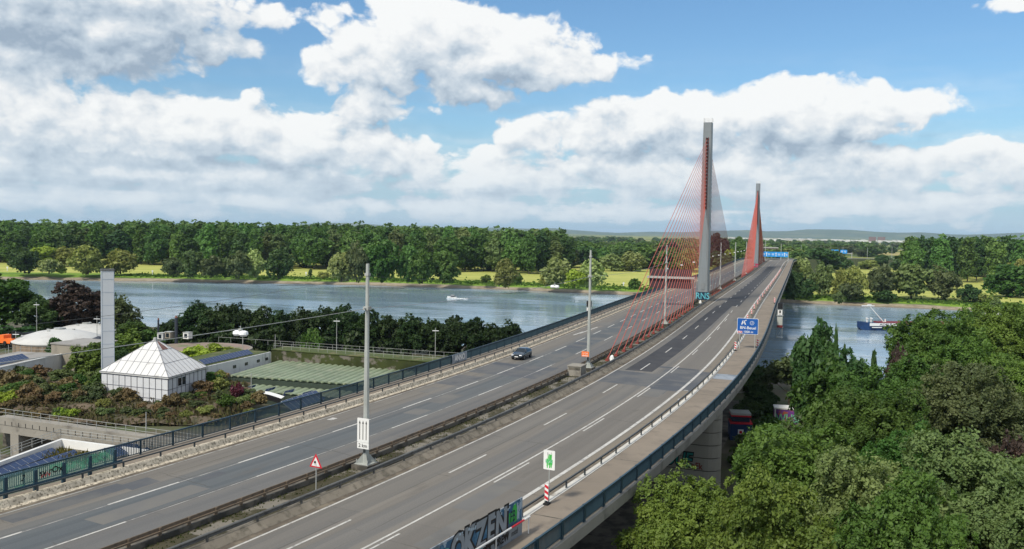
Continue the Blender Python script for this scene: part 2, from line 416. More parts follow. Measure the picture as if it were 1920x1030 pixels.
# ------------------------------------------------------------------ sky: Nishita with cumulus laid out by compass direction
W = bpy.data.worlds.new('World'); SC.world = W; W.use_nodes = True
t = NT(W.node_tree); bg = W.node_tree.nodes['Background']
sky = t.new('ShaderNodeTexSky', sky_type='NISHITA'); sky.sun_disc = False; sky.sun_elevation = SEL; sky.sun_rotation = SAZ; sky.air_density = 1.1; sky.dust_density = .9; sky.ozone_density = 1.6
geo = t.new('ShaderNodeTexCoord'); sep = t.new('ShaderNodeSeparateXYZ'); t.l.new(geo.outputs['Generated'], sep.inputs[0])
az = t.math('MULTIPLY', t.math('ARCTAN2', sep.outputs[0], sep.outputs[1]), 180/math.pi)
el = t.math('MULTIPLY', t.math('ARCSINE', sep.outputs[2]), 180/math.pi)
P0 = t.combine(az, el, 0)
def sp_dir(px, py):
    d = ray(px, py); return math.degrees(math.atan2(d[0], d[1])), math.degrees(math.atan2(d[2], math.hypot(d[0], d[1])))
D = F*math.pi/180
BL = [(110, 30, 330, 115, 1.1), (300, 60, 160, 62, .8), (60, 215, 250, 80, .9), (330, 240, 270, 78, .95), (560, 268, 240, 72, .9), (715, 285, 120, 66, .85), (200, 310, 460, 66, .85), (120, 130, 180, 50, .5), (480, 335, 380, 46, .7),
      (800, 84, 195, 92, 1.1), (960, 104, 180, 72, 1.05), (1095, 130, 115, 42, .8), (665, 118, 100, 60, .85), (690, 188, 75, 48, .8), (860, 150, 170, 48, .7),
      (470, 34, 175, 26, .42), (640, 24, 60, 30, .4), (1500, 208, 270, 62, 1.05), (1270, 238, 280, 64, 1.0), (1050, 254, 150, 50, .85), (1640, 212, 160, 36, .65),
      (1700, 305, 420, 52, .72), (1380, 325, 460, 58, .8), (1080, 335, 400, 62, .8), (900, 287, 62, 28, .6), (300, 375, 620, 36, .65), (1000, 392, 1100, 28, .5), (1560, 385, 560, 28, .45),
      (540, 132, 60, 15, .22), (1905, 3, 75, 24, .55), (1915, 255, 50, 24, .5), (780, 212, 95, 12, .25), (1100, 64, 65, 12, .26)]
grp = bpy.data.node_groups.new('cloud_field', 'ShaderNodeTree')
grp.interface.new_socket('P', in_out='INPUT', socket_type='NodeSocketVector')
grp.interface.new_socket('D', in_out='OUTPUT', socket_type='NodeSocketFloat')
g = NT(grp); gi = g.new('NodeGroupInput'); go = g.new('NodeGroupOutput')
p = gi.outputs[0]
wrp = g.new('ShaderNodeTexNoise', noise_dimensions='2D'); g.l.new(p, wrp.inputs['Vector']); wrp.inputs['Scale'].default_value = .33; wrp.inputs['Detail'].default_value = 3
pw = g.vmath('ADD', p, g.vmath('MULTIPLY', g.vmath('SUBTRACT', wrp.outputs['Color'], (.5, .5, .5)), (3.4, 2.0, 0)))
sp0 = g.new('ShaderNodeSeparateXYZ'); g.l.new(p, sp0.inputs[0])
mk = g.math('MAXIMUM', g.ramp(sp0.outputs[1], 18, 34, -.6, .42), g.ramp(g.math('ABSOLUTE', sp0.outputs[0]), 34, 60, -.6, .42))
for (cx, cyy, rx, ry, am) in BL:
    a0, e0 = sp_dir(cx, cyy)
    d = g.vmath('MULTIPLY', g.vmath('SUBTRACT', pw, (a0, e0, 0)), (D/(rx*1.06), D/(ry*1.06), 0))
    mk = g.math('MAXIMUM', mk, g.math('MULTIPLY_ADD', g.vmath('DOT_PRODUCT', d, d), -am, am))
fb = g.new('ShaderNodeTexNoise', noise_dimensions='2D'); g.l.new(g.vmath('MULTIPLY', p, (1, 1.5, 1)), fb.inputs['Vector']); fb.inputs['Scale'].default_value = .26; fb.inputs['Detail'].default_value = 10; fb.inputs['Roughness'].default_value = .52; fb.inputs['Distortion'].default_value = .35
vo = g.new('ShaderNodeTexVoronoi', voronoi_dimensions='2D', feature='SMOOTH_F1'); g.l.new(g.vmath('ADD', g.vmath('MULTIPLY', p, (1, 1.35, 1)), g.vmath('MULTIPLY', wrp.outputs['Color'], (2.2, 2.2, 0))), vo.inputs['Vector']); vo.inputs['Scale'].default_value = .42; vo.inputs['Smoothness'].default_value = .7; vo.inputs['Detail'].default_value = 4; vo.inputs['Roughness'].default_value = .42; vo.inputs['Lacunarity'].default_value = 2.4
st = g.new('ShaderNodeTexNoise', noise_dimensions='2D'); g.l.new(g.vmath('MULTIPLY', p, (.11, .62, 1)), st.inputs['Vector']); st.inputs['Scale'].default_value = 1.0; st.inputs['Detail'].default_value = 7; st.inputs['Roughness'].default_value = .58; st.inputs['Distortion'].default_value = .3
sepg = g.new('ShaderNodeSeparateXYZ'); g.l.new(p, sepg.inputs[0])
low = g.ramp(sepg.outputs[1], 1.5, 6.5, .85, 0)
dd = g.math('ADD', g.math('MULTIPLY', g.math('SUBTRACT', fb.outputs['Fac'], .5), 1.35), g.math('MULTIPLY', g.math('SUBTRACT', .40, vo.outputs['Distance']), .60))
dl = g.math('MULTIPLY_ADD', g.math('SUBTRACT', st.outputs['Fac'], .5), 1.9, g.math('MULTIPLY', dd, .55))
dd = g.math('ADD', g.math('MULTIPLY', dd, g.math('SUBTRACT', 1, low)), g.math('MULTIPLY', dl, low))
g.l.new(g.math('ADD', mk, dd), go.inputs[0])
def field(vec):
    n = t.new('ShaderNodeGroup'); n.node_tree = grp; t.l.new(vec, n.inputs[0]); return n.outputs[0]
d0 = field(P0)
d1 = field(t.vmath('ADD', P0, (-.45, .8, 0)))
d2 = field(t.vmath('ADD', P0, (-1.0, 2.6, 0)))
alpha = t.ramp(d0, -.01, .30)
sh = t.math('ADD', t.math('MULTIPLY', t.math('SUBTRACT', d0, d1), .62), t.math('MULTIPLY', t.math('SUBTRACT', d0, d2), .26))
sh = t.math('ADD', .73, sh)
sh = t.math('ADD', sh, t.math('MULTIPLY', t.math('SUBTRACT', t.noise(t.vmath('MULTIPLY', P0, (1, 1.7, 1)), .33, 6, .6), .5), .46))
sh = t.math('SUBTRACT', sh, t.ramp(d0, .35, 1.25, 0, .18))
v2 = t.new('ShaderNodeTexVoronoi', voronoi_dimensions='2D', feature='SMOOTH_F1'); v2.inputs['Scale'].default_value = .95; v2.inputs['Smoothness'].default_value = .55; v2.inputs['Detail'].default_value = 2.5; v2.inputs['Roughness'].default_value = .5; v2.inputs['Lacunarity'].default_value = 2.3
wv2 = t.new('ShaderNodeTexNoise', noise_dimensions='2D'); t.l.new(P0, wv2.inputs['Vector']); wv2.inputs['Scale'].default_value = .7; wv2.inputs['Detail'].default_value = 4
t.l.new(t.vmath('ADD', t.vmath('MULTIPLY', t.vmath('ADD', P0, (-.12, .2, 0)), (1, 1.5, 1)), t.vmath('MULTIPLY', wv2.outputs['Color'], (1.4, 1.4, 0))), v2.inputs['Vector'])
sh = t.math('ADD', sh, t.math('MULTIPLY', t.math('SUBTRACT', .38, v2.outputs['Distance']), .20))
wn = t.new('ShaderNodeTexNoise', noise_dimensions='2D'); t.l.new(P0, wn.inputs['Vector']); wn.inputs['Scale'].default_value = .5; wn.inputs['Detail'].default_value = 4
PW = t.vmath('ADD', P0, t.vmath('MULTIPLY', t.vmath('SUBTRACT', wn.outputs['Color'], (.5, .5, .5)), (2.6, 1.6, 0)))
dark = 0.0
for (cx, cyy, rx, ry, am) in [(170, 45, 330, 95, .36), (230, 302, 330, 16, .34), (620, 352, 190, 26, .36), (330, 352, 330, 14, .22), (1190, 288, 130, 20, .34), (1480, 272, 220, 22, .22), (860, 172, 190, 34, .20), (1120, 318, 40, 18, .22), (1050, 372, 500, 14, .14), (1650, 350, 320, 16, .16), (590, 240, 160, 26, .12), (1350, 245, 250, 26, .12)]:
    a1, e1 = sp_dir(cx, cyy)
    dk = t.vmath('MULTIPLY', t.vmath('SUBTRACT', PW, (a1, e1, 0)), (D/rx, D/ry, 0))
    dark = t.math('MAXIMUM', dark, t.ramp(t.vmath('DOT_PRODUCT', dk, dk), .15, 1.4, am*.85, 0))
sh = t.math('SUBTRACT', sh, dark)
sh = t.ramp(sh, .02, .98, 0, 1, False)
cl = t.new('ShaderNodeValToRGB'); t.l.new(sh, cl.inputs[0])
e = cl.color_ramp.elements; e[0].position = 0; e[0].color = lin(160, 177, 195); e[1].position = 1; e[1].color = lin(252, 253, 252)
for pos, c in ((.28, lin(190, 204, 217)), (.52, lin(214, 223, 231)), (.75, lin(238, 241, 243))):
    x = e.new(pos); x.color = c
air = t.ramp(el, .0, 6.5, .62, 0)
clc = t.mix(air, cl.outputs[0], lin(208, 224, 236))
KS = SKYS
skb = t.mix(1.0, sky.outputs[0], (*SKY_TINT, 1), 'MULTIPLY')
skb = t.mix(t.ramp(el, -1.0, 9.0, .88, 0), skb, tuple(v*CLK/KS for v in lin(176, 208, 231)[:3]) + (1,))
clb = t.mix(1.0, clc, (CLK/KS, CLK/KS, CLK/KS, 1), 'MULTIPLY')
thin = t.math('MULTIPLY', t.ramp(el, 1, 13, .42, .0), t.ramp(t.noise(t.vmath('MULTIPLY', P0, (.1, .8, 0)), 1, 4), .35, .7))
out = t.mix(t.math('MAXIMUM', t.math('MULTIPLY', alpha, .97), thin), skb, clb)
t.l.new(out, bg.inputs[0]); bg.inputs[1].default_value = KS
W.cycles.sampling_method = 'MANUAL'; W.cycles.sample_map_resolution = 512
# ------------------------------------------------------------------ terrain
ZW, ZF = -20.0, -16.0
def zfar(d):       # height by distance inland from the far waterline
    return float(np.interp(d, [-8, 0, 6, 13, 60, 400], [-21.5, -20.05, -18.6, -17.4, ZF, ZF]))
def znear(q, r):
    d = rnear(q) - r
    z = np.interp(d, [-10, 0, 8, 30, 60], [-22, -20.2, -18.5, -13.5, -12.5])
    plant = np.interp(q, [-40, -28], [1, 0])*np.interp(d, [70, 95], [0, 1])*np.interp(r, [-22, -8], [0, 1])
    return float(z + plant*.9)
def sheet(name, qs, rows, zf, material, rfun):
    mb = MB(); n = len(rows)
    for q in qs:
        for k in range(n):
            r = rfun(q, rows[k]); mb.v.append(tuple(Q(q, r, zf(q, r, rows[k]))))
    uvs = []
    for i in range(len(qs) - 1):
        for k in range(n - 1):
            a = i*n + k
            mb.f.append((a, a + n, a + n + 1, a + 1)); mb.m.append(0)
            mb.uv.append(((qs[i], rows[k]), (qs[i + 1], rows[k]), (qs[i + 1], rows[k + 1]), (qs[i], rows[k + 1])))
    return mb.build(name, material, smooth=True)

# far bank: gravel, bright bank grass, mown meadow, woodland floor, farmland -- keyed on distance from the water
mm, t, b = newmat('far_bank_ground')
uv = t.new('ShaderNodeUVMap').outputs[0]; sx = t.new('ShaderNodeSeparateXYZ'); t.l.new(uv, sx.inputs[0]); dist = sx.outputs[1]
dw = t.math('ADD', dist, t.math('MULTIPLY', t.math('SUBTRACT', t.noise(t.mapping(uv, (.05, .05, 1)), 1, 5), .5), 9))
gl = t.noise(t.mapping(uv, (.18, .3, 1)), 1, 6, .7)
gravel = t.mix(t.ramp(gl, .35, .65), (.20, .165, .12, 1), (.33, .285, .215, 1))
wet = t.mix(t.ramp(dist, -1, 3.0), (.12, .105, .085, 1), gravel)
bank = t.mix(t.ramp(gl, .3, .7), (.11, .20, .026, 1), (.185, .29, .042, 1))
bank = t.mix(t.ramp(t.noise(t.mapping(uv, (.025, .2, 1)), 1, 4), .5, .65), bank, (.065, .11, .03, 1))
mead = t.mix(t.ramp(t.noise(t.mapping(uv, (.012, .09, 1)), 1, 5, .6), .3, .7), (.29, .33, .075, 1), (.42, .41, .125, 1))  # sunshine on the meadow is partly put into these bright yellowish tones
mead = t.mix(t.ramp(t.noise(t.mapping(uv, (.05, .09, 1), (9, 3, 0)), 1, 5), .55, .7), mead, (.21, .27, .06, 1))
farm = t.mix(t.ramp(t.noise(t.mapping(uv, (.0012, .0018, 1)), 1, 2), .45, .52), (.07, .10, .035, 1), (.20, .22, .06, 1))
farm = t.mix(t.ramp(t.noise(t.mapping(uv, (.0017, .0023, 1), (5, 2, 0)), 1, 2), .6, .63), farm, (.33, .29, .12, 1))
c = t.mix(t.ramp(dw, 5.5, 8.5), wet, bank)
c = t.mix(t.ramp(dw, 26, 44), c, mead)
c = t.mix(t.ramp(dw, 420, 520), c, farm)
t.l.new(c, b.inputs['Base Color']); b.inputs['Roughness'].default_value = .95; b.inputs['Specular IOR Level'].default_value = .1
qs = np.concatenate([[-30000, -12000, -5000, -2500, -1500, -1000], np.arange(-800, 801, 12.5), [1000, 1400, 2000, 3000, 5000, 9000, 16000, 32000]])
rows = np.concatenate([[-10, -4, -1, 0, 2, 4, 7, 10, 13, 17, 22, 28, 36, 48], np.arange(60, 420, 25), [450, 600, 900, 1500, 2500, 4000, 7000, 12000, 22000, 40000]])
def farr(q, d):
    base = float(rfar(q))
    return base + d + .35*math.sin(q*.11) + .2*math.sin(q*.31 + 1) if d < 40 else base*max(0, 1 - d/3000) + 415*min(1, d/3000) + d
struct(sheet('far_bank_meadow', qs, rows, lambda q, r, d: zfar(d) + (.5*math.sin(q*.021)*math.sin(d*.03 + q*.007) if d > 30 else .12*math.sin(q*.5) if d > 3 else 0), mm, farr))

mm, t, b = newmat('near_bank_ground')
tc = t.new('ShaderNodeTexCoord').outputs['Object']
c = t.mix(t.ramp(t.noise(tc, .12, 7, .65), .38, .62), (.085, .072, .045, 1), (.055, .075, .024, 1))
c = t.mix(t.ramp(t.noise(t.mapping(tc, (1, 1, 1), (50, 0, 0)), .06, 6, .6), .52, .64), c, (.12, .10, .075, 1))
t.l.new(c, b.inputs['Base Color']); b.inputs['Roughness'].default_value = .95
qs = np.concatenate([[-1500, -900, -600], np.arange(-480, 401, 8), [520, 800, 1500]])
rows = np.concatenate([[-900, -600, -400, -300], np.arange(-240, -60, 12), np.arange(-60, 13, 4)])
struct(sheet('near_bank_ground', qs, rows, lambda q, r, d: znear(q, r), mm, lambda q, d: float(rnear(q)) + d))
# yard and low steps beneath the bridge; deck shade put into the dark concrete tone
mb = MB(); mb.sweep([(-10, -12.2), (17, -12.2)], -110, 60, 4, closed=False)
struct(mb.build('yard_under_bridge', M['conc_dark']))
mb = MB(); mb.quad([Q(-130, -70, -12.3), Q(-22, -70, -12.3), Q(-22, -14, -12.3), Q(-130, -14, -12.3)]); struct(mb.build('sunken_yard', M['conc_dark']))  # dark tone stands in for the darkness under the ramp

# ------------------------------------------------------------------ river
mm, t, b = newmat('river_water')
b.inputs['Base Color'].default_value = (.21, .30, .385, 1); b.inputs['Roughness'].default_value = .07; b.inputs['IOR'].default_value = 1.333; b.inputs['Specular IOR Level'].default_value = 1.0
tc = t.new('ShaderNodeTexCoord').outputs['Object']
tr = t.mapping(tc, (1, 1, 1), (0, 0, 0), (0, 0, R(18.4)))
w1 = t.noise(t.mapping(tr, (.16, .42, 1)), 1, 4, .6, .4)
w2 = t.noise(t.mapping(tr, (.035, .09, 1)), 1, 3, .5, .6)
calm = t.ramp(t.noise(t.mapping(tr, (.008, .03, 1), (12, 40, 0)), 1, 5, .6, .5), .35, .68, .16, 1.0)
hgt = t.math('MULTIPLY', t.math('ADD', t.math('MULTIPLY', w1, .5), t.math('MULTIPLY', w2, .9)), calm)
bn = t.new('ShaderNodeBump'); bn.inputs['Strength'].default_value = .5; bn.inputs['Distance'].default_value = .5
t.l.new(hgt, bn.inputs['Height']); t.l.new(bn.outputs[0], b.inputs['Normal'])
t.l.new(t.ramp(calm, .2, 1, .09, .22), b.inputs['Roughness'])
mb = MB(); ql = np.concatenate([[-3000, -2000, -1200, -800], np.arange(-600, 501, 50), [700, 1100, 1800, 3000]])
for i in range(len(ql) - 1):
    q0, q1 = ql[i], ql[i + 1]
    mb.quad([Q(q0, rnear(q0) - 12, ZW), Q(q1, rnear(q1) - 12, ZW), Q(q1, rfar(q1) + 6, ZW), Q(q0, rfar(q0) + 6, ZW)])
struct(mb.build('river_water', mm))

# ------------------------------------------------------------------ hills beyond the plain
mb = MB(); mm = mat('wooded_hills', (.055, .085, .045), .95, (.11, .13, .06), .0011, .5, .62, detail=4, var=.2)
hq = np.arange(-9000, 26001, 350)
prof = [(-.2, 0), (.25, .38), (.6, .8), (1, 1), (1.6, .7), (2.4, 0)]
for q in hq:
    h = 105 + 40*math.sin(q*.00052 + .6) + 22*math.sin(q*.0013 + 2) + 12*math.sin(q*.0041) + 7*math.sin(q*.011)
    for k, (a, z) in enumerate(prof):
        mb.v.append(tuple(Q(q, 13500 + a*2600 + 400*math.sin(q*.0009 + k), ZF - 2 + (h + (14*math.sin(q*.0023 + k*2) if 0 < k < 5 else 0))*z)))
n = len(prof)
for i in range(len(hq) - 1):
    for k in range(n - 1):
        a = i*n + k; mb.f.append((a, a + n, a + n + 1, a + 1)); mb.m.append(0); mb.uv.append(None)
struct(mb.build('distant_hills', mm, smooth=True))

# ------------------------------------------------------------------ roads on the deck
SEND = 1300
def ribbon(name, o0, o1, s0, s1, z, m, step=2.0, n=1, parent=None):
    mb = MB(); oo = np.linspace(o0, o1, n + 1)
    mb.sweep([(o, z) for o in oo], s0, s1, step, closed=False)
    return mb.build(name, m, parent)
road_r = struct(ribbon('right_carriageway_road', 4.0, 16.45, -150, SEND, 0, M['road_r'], n=4))
road_l = struct(ribbon('left_carriageway_road', -13.35, -.75, -150, SEND, 0, M['road_l'], n=4))
pa = MB()
pa.quad([B(s_, 5.3, .004) for s_ in (9,)] + [B(9.3, 9.0, .004)] + [B(9.4, 9.0, .004)])
pa = MB()
for s0 in np.arange(9, 124, 3.0):
    s1 = min(124, s0 + 3); f = lambda s: 9.0 + np.interp(s, [9, 124], [0, 1.0])
    g2 = lambda s: 5.35 + np.interp(s, [9, 124], [0, .9])
    pa.quad([B(s0, g2(s0), .005), B(s0, f(s0), .005), B(s1, f(s1), .005), B(s1, g2(s1), .005)])
for s0 in np.arange(124, 446, 3.0):
    s1 = min(446, s0 + 3); pa.quad([B(s0, 7.0, .005), B(s0, 11.8, .005), B(s1, 11.8, .005), B(s1, 7.0, .005)])
# dark lane wear on the left side nearer the pylons
for s0 in np.arange(10, 330, 4.0):
    pa.quad([B(s0, -8.3, .004), B(s0, -5.2, .004), B(s0 + 4, -5.2, .004), B(s0 + 4, -8.3, .004)], 1)
struct(pa.build('asphalt_patches', [M['patch'], mat('worn_lane', (.085, .095, .104), .85, (.12, .12, .118), .22, .45, .6)], road_r))
jb = MB()
for (s0, s1, o0, o1, mi) in [(-.5, 8.8, 4.3, 16.4, 0), (8.8, 14, 10.2, 16.4, 0), (-1.5, 5.0, 11.4, 14.7, 1), (14.2, 15.4, 9.1, 14.6, 1), (-3.5, 6, -12.9, -3.0, 0), (4, 5.5, -12.6, -8.8, 1), (-13, -6, -12.9, -9.2, 0), (-80, -74, -12.6, -8.9, 0), (-60, -57.5, -11.6, -9.9, 0), (24, 33, -8.3, -5.6, 1)]:
    for s_ in np.arange(s0, s1, 2.0):
        e1 = min(s_ + 2, s1); sk = -.12
        jb.quad([B(s_ + sk*o0, o0, .003 + .001*mi), B(s_ + sk*o1, o1, .003 + .001*mi), B(e1 + sk*o1, o1, .003 + .001*mi), B(e1 + sk*o0, o0, .003 + .001*mi)], mi)
rp = random.Random(77)
for k in range(26):
    s0 = rp.uniform(-70, 150); L_ = rp.uniform(2, 9); o0 = rp.choice([-12.2, -11.6, -8.2, -7.4, -4.3, -3.6, 4.8, 8.0, 11.6, 12.4, 13.2]); w_ = rp.uniform(.9, 2.4); mi = rp.choice([0, 2, 2, 2])
    for s_ in np.arange(s0, s0 + L_, 2.0): e1 = min(s_ + 2, s0 + L_); jb.quad([B(s_, o0, .0025 + .0001*(k % 9)), B(s_, o0 + w_, .0025 + .0001*(k % 9)), B(e1, o0 + w_, .0025 + .0001*(k % 9)), B(e1, o0, .0025 + .0001*(k % 9))], mi)
struct(jb.build('joint_patches', [M['joint'], mat('seal_dark', (.07, .076, .088), .8, (.11, .11, .11), .3, .5, .65), mat('patch_pale', (.125, .123, .12), .85, (.145, .14, .13), .3, .4, .65)], road_r))

def line(mb, o, w, s0, s1, z=.009, mi=0):
    st = max(1.0, (s1 - s0)/max(1, round((s1 - s0)/2.5)))
    ss = np.linspace(s0, s1, max(2, int(round((s1 - s0)/2.5)) + 1))
    for a, c2 in zip(ss[:-1], ss[1:]):
        mb.quad([B(a, o - w/2, z), B(a, o + w/2, z), B(c2, o + w/2, z), B(c2, o - w/2, z)], mi)
ml = MB()
line(ml, 4.35, .17, -150, 1000)
for k in range(-6, 30): line(ml, 7.26, .17, -44 + 18*k, -44 + 18*k + 6)
line(ml, 11.0, .17, -150, 100)
for k in range(-6, 8): line(ml, 11.42, .15, -44.5 + 18*k, -44.5 + 18*k + 6)
for k in range(0, 25): line(ml, 11.1, .17, 104 + 18*k, 110 + 18*k)
line(ml, 14.95, .32, -150, 1000)
line(ml, 15.9, .12, -8, -7.2); line(ml, 15.6, .5, -2.2, -2.0)
ml.build('road_markings', M['paint'], road_r)['kind'] = 'structure'
ml = MB()
line(ml, -12.74, .16, -150, 1000, mi=1)
for k in range(-7, 40): line(ml, -8.6, .20, -61.8 + 12*k, -61.8 + 12*k + 6)
line(ml, -8.55, .10, -150, 20, z=.007, mi=1)
for k in range(-6, 30): line(ml, -4.76, .16, -51.9 + 18*k, -51.9 + 18*k + 6.5)
line(ml, -4.76, .09, -150, 10, z=.007, mi=1)
# lane arrow fragment and small white ticks
ml.quad([B(46, -11.2, .01), B(46, -10.9, .01), B(58, -10.4, .01), B(58, -10.7, .01)])
ml.quad([B(43, -11.6, .01), B(43, -11.3, .01), B(49, -10.9, .01), B(49, -11.3, .01)])
ml.quad([B(-34, -12.2, .01), B(-34, -11.6, .01), B(-33, -11.6, .01), B(-33, -12.2, .01)])
ml.build('road_markings', [M['paint'], M['paint_old']], road_l)['kind'] = 'structure'

# embankment carrying the motorway on beyond the bridge
mb = MB(); ss = np.arange(556, SEND, 4.0)
mb.sweep([(-27, -17.5), (-17.5, -.4), (21.5, -.4), (30, -17.5)], 600, SEND, 6, closed=False)
struct(mb.build('motorway_embankment', M['verge']))
# ------------------------------------------------------------------ the cable-stayed bridge
P1, P2, OM = 137.0, 415.0, 1.4
bridge = thing('cable_stayed_bridge', 'grey motorway bridge with two tall pylons and fans of thin red cables over the river', 'bridge', B(P1, OM, 0))
mb = MB(); mb.sweep([(-17.0, .2), (-17.0, -.55), (-12.5, -1.15), (-7, -3.0), (11, -3.0), (16.5, -1.15), (21.0, -.55), (21.0, .2), (20.7, .2), (20.7, -.06), (-16.7, -.06), (-16.7, .2)], -150, 604, 4)
mb.build('deck_girder', M['conc'], bridge)
mb = MB(); mb.sweep([(17.25, .24), (20.7, .24)], -150, 560, 4, closed=False)
mb.sweep([(17.25, -.02), (17.25, .24)], -150, 560, 4, closed=False); mb.build('footway', M['footway'], bridge)
mb = MB(); mb.sweep([(-16.7, .24), (-14.2, .24)], -150, 560, 4, closed=False); mb.build('footway', M['footway'], bridge)
mb = MB(); mb.sweep([(-14.2, .24), (-14.2, .48), (-13.72, .5), (-13.55, .1), (-13.35, .02), (-13.3, -.03), (-14.2, -.03)], -150, 560, 2)
k = mb.build('kerb', M['kerb_l'], bridge); k['label'] = 'kerb with peeling white paint'
mb = MB(); mb.sweep([(16.5, -.03), (16.62, .22), (17.2, .25), (17.2, -.03)], -150, 560, 2)
k = mb.build('kerb', M['kerb_r'], bridge); k['label'] = 'white painted kerb'
mb = MB(); mb.sweep([(-13.3, .006), (-12.95, .006)], -150, 560, 4, closed=False); mb.sweep([(16.1, .006), (16.45, .006)], -150, 560, 4, closed=False); mb.sweep([(3.75, .007), (4.22, .007)], -150, 560, 4, closed=False)
mb.build('gutter', M['gutter'], bridge)
# median: low plinths either side of a mossy trough
mb = MB(); mb.sweep([(-.75, -.03), (-.72, .12), (-.3, .14), (-.3, .42), (.12, .42), (.12, -.03)], -150, 560, 4); mb.build('median_plinth', M['conc_dark'], bridge)
mb = MB(); mb.sweep([(2.95, -.03), (2.95, .40), (3.3, .40), (3.38, .32), (3.72, .03), (3.75, -.03)], -150, 560, 4); mb.build('median_plinth', M['kerb_m'], bridge)
mb = MB(); mb.sweep([(.12, .10), (1.2, .14), (2.1, .12), (2.95, .08)], -150, 560, 3, closed=False); mb.build('median_strip', M['moss'], bridge)
# footway expansion strips
for s_ in np.arange(-140, 500, 15.0):
    mb = MB(); mb.quad([B(s_, 17.3, .246), B(s_, 20.65, .246), B(s_ + .12, 20.65, .246), B(s_ + .12, 17.3, .246)]); mb.build('expansion_joint', M['conc_dark'], bridge)
mb = MB(); mb.quad([B(6, 17.3, .25), B(6, 20.6, .25), B(10, 20.6, .25), B(10, 17.3, .25)]); mb.build('joint_cover', M['board'], bridge)

# pylons
SEAM = mat('pylon_seam', (.19, .20, .21), .6, var=.1)
def pylon(sP, top, marks):
    zd = B(sP, OM).z; b0 = B(sP, OM, -3.0); rz = -head(sP)
    mb = MB(); Mx = Matrix.Translation(b0) @ Matrix.Rotation(rz, 4, 'Z'); H = top + 3
    def ring(z, wx, wy, c=.25): return [(x, y, z) for x, y in ((-wx + c, -wy), (wx - c, -wy), (wx, -wy + c), (wx, wy - c), (wx - c, wy), (-wx + c, wy), (-wx, wy - c), (-wx, -wy + c))]
    lv = [(0, 1.36, 2.3), (H*.45, 1.30, 1.95), (H, 1.14, 1.45)]
    for z, a, c2 in lv: mb.v += [tuple(Mx @ Vector(p)) for p in ring(z, a, c2)]
    for k in range(2):
        for i in range(8):
            j = (i + 1) % 8; mb.f.append((k*8 + i, k*8 + j, k*8 + 8 + j, k*8 + 8 + i)); mb.m.append(0); mb.uv.append(None)
    mb.f.append(tuple(range(16, 24))); mb.m.append(0); mb.uv.append(None)
    py = mb.build('pylon', M['pyl'], bridge)
    mb = MB()
    for z in (H + .5, H + 1.1): 
        for a, c2 in (((-1.1, -1.35), (1.1, -1.35)), ((1.1, -1.35), (1.1, 1.35)), ((1.1, 1.35), (-1.1, 1.35)), ((-1.1, 1.35), (-1.1, -1.35))):
            mb.tube(Mx @ Vector((*a, z)), Mx @ Vector((*c2, z)), .045, n=5)
    for x in (-1.1, 0, 1.1):
        for y in (-1.35, 0, 1.35):
            if (x, y) != (0, 0): mb.tube(Mx @ Vector((x, y, H)), Mx @ Vector((x, y, H + 1.1)), .045, n=5)
    mb.build('crown_railing', M['white'], py)
    # saddle boxes up the front and back
    for sgn in (-1, 1):
        mb = MB()
        for i in range(20):
            z = H - 4.5 - i*.97; wy = np.interp(z, [l[0] for l in lv], [l[2] for l in lv])
            mb.box((0, sgn*(wy + .10), z), (.62, .24, .62), 0, M=Mx); mb.box((.32, sgn*(wy + .16), z + .1), (.07, .32, .75), 1, M=Mx); mb.box((-.32, sgn*(wy + .16), z + .1), (.07, .32, .75), 1, M=Mx)
        mb.build('cable_saddles', [M['black'], M['red_dk']], py)
    for zz in np.arange(7.5, H - 2, 4.6):
        mb = MB()
        a_, c_ = np.interp(zz, [l[0] for l in lv], [l[1] for l in lv]) + .008, np.interp(zz, [l[0] for l in lv], [l[2] for l in lv]) + .008
        b0 = len(mb.v)
        for z_ in (zz, zz + .09): mb.v += [tuple(Mx @ Vector(p)) for p in ring(z_, a_, c_)]
        for i in range(8): j = (i + 1) % 8; mb.f.append((b0 + i, b0 + j, b0 + 8 + j, b0 + 8 + i)); mb.m.append(0); mb.uv.append(None)
        mb.build('plate_seam', SEAM, py)
    mb = MB(); mb.box((0, -2.30, 7.3), (.85, .08, 1.9), M=Mx); mb.build('access_door', mat('door_grey', (.20, .215, .225), .5, var=.05), py)
    mb = MB(); mb.box((0, 0, 3.25), (3.3, 5.2, .5), M=Mx); mb.build('pylon_foot', M['conc_dark'], py)
    return py, Mx, H, lv
def cables(sP, top, near, far, n=20):
    for sgn in (-1, 1):
        for i in range(n):
            f = i/(n - 1)
            d = 122 - f*97
            s_ = sP + sgn*d
            zt = top - 4.5 - i*.97
            wy = 1.55 + (top - zt)*.02
            a = B(s_, OM, .42); e = B(sP + sgn*wy, OM, 0); e.z = B(sP, OM).z + zt
            mb = MB(); mb.tube(a, e, .058 if sP == P1 else .095, n=5, cap=False)
            c = mb.build('stay_cable', M['red'], bridge)
            mb = MB(); dv = (e - a).normalized()
            mb.tube(a - dv*.2, a + dv*1.0, .15, .13, n=6); mb.box(tuple(a - Vector((0, 0, .2))), (.5, .8, .3), 0, -head(s_)); mb.build('anchor_socket', M['red_dk'], c)
HP = 48.5
py1, Mx1, H1, lv1 = pylon(P1, HP, 0)
py2, Mx2, H2, lv2 = pylon(P2, HP, 1)
cables(P1, HP, 0, 0); cables(P2, HP, 0, 0)

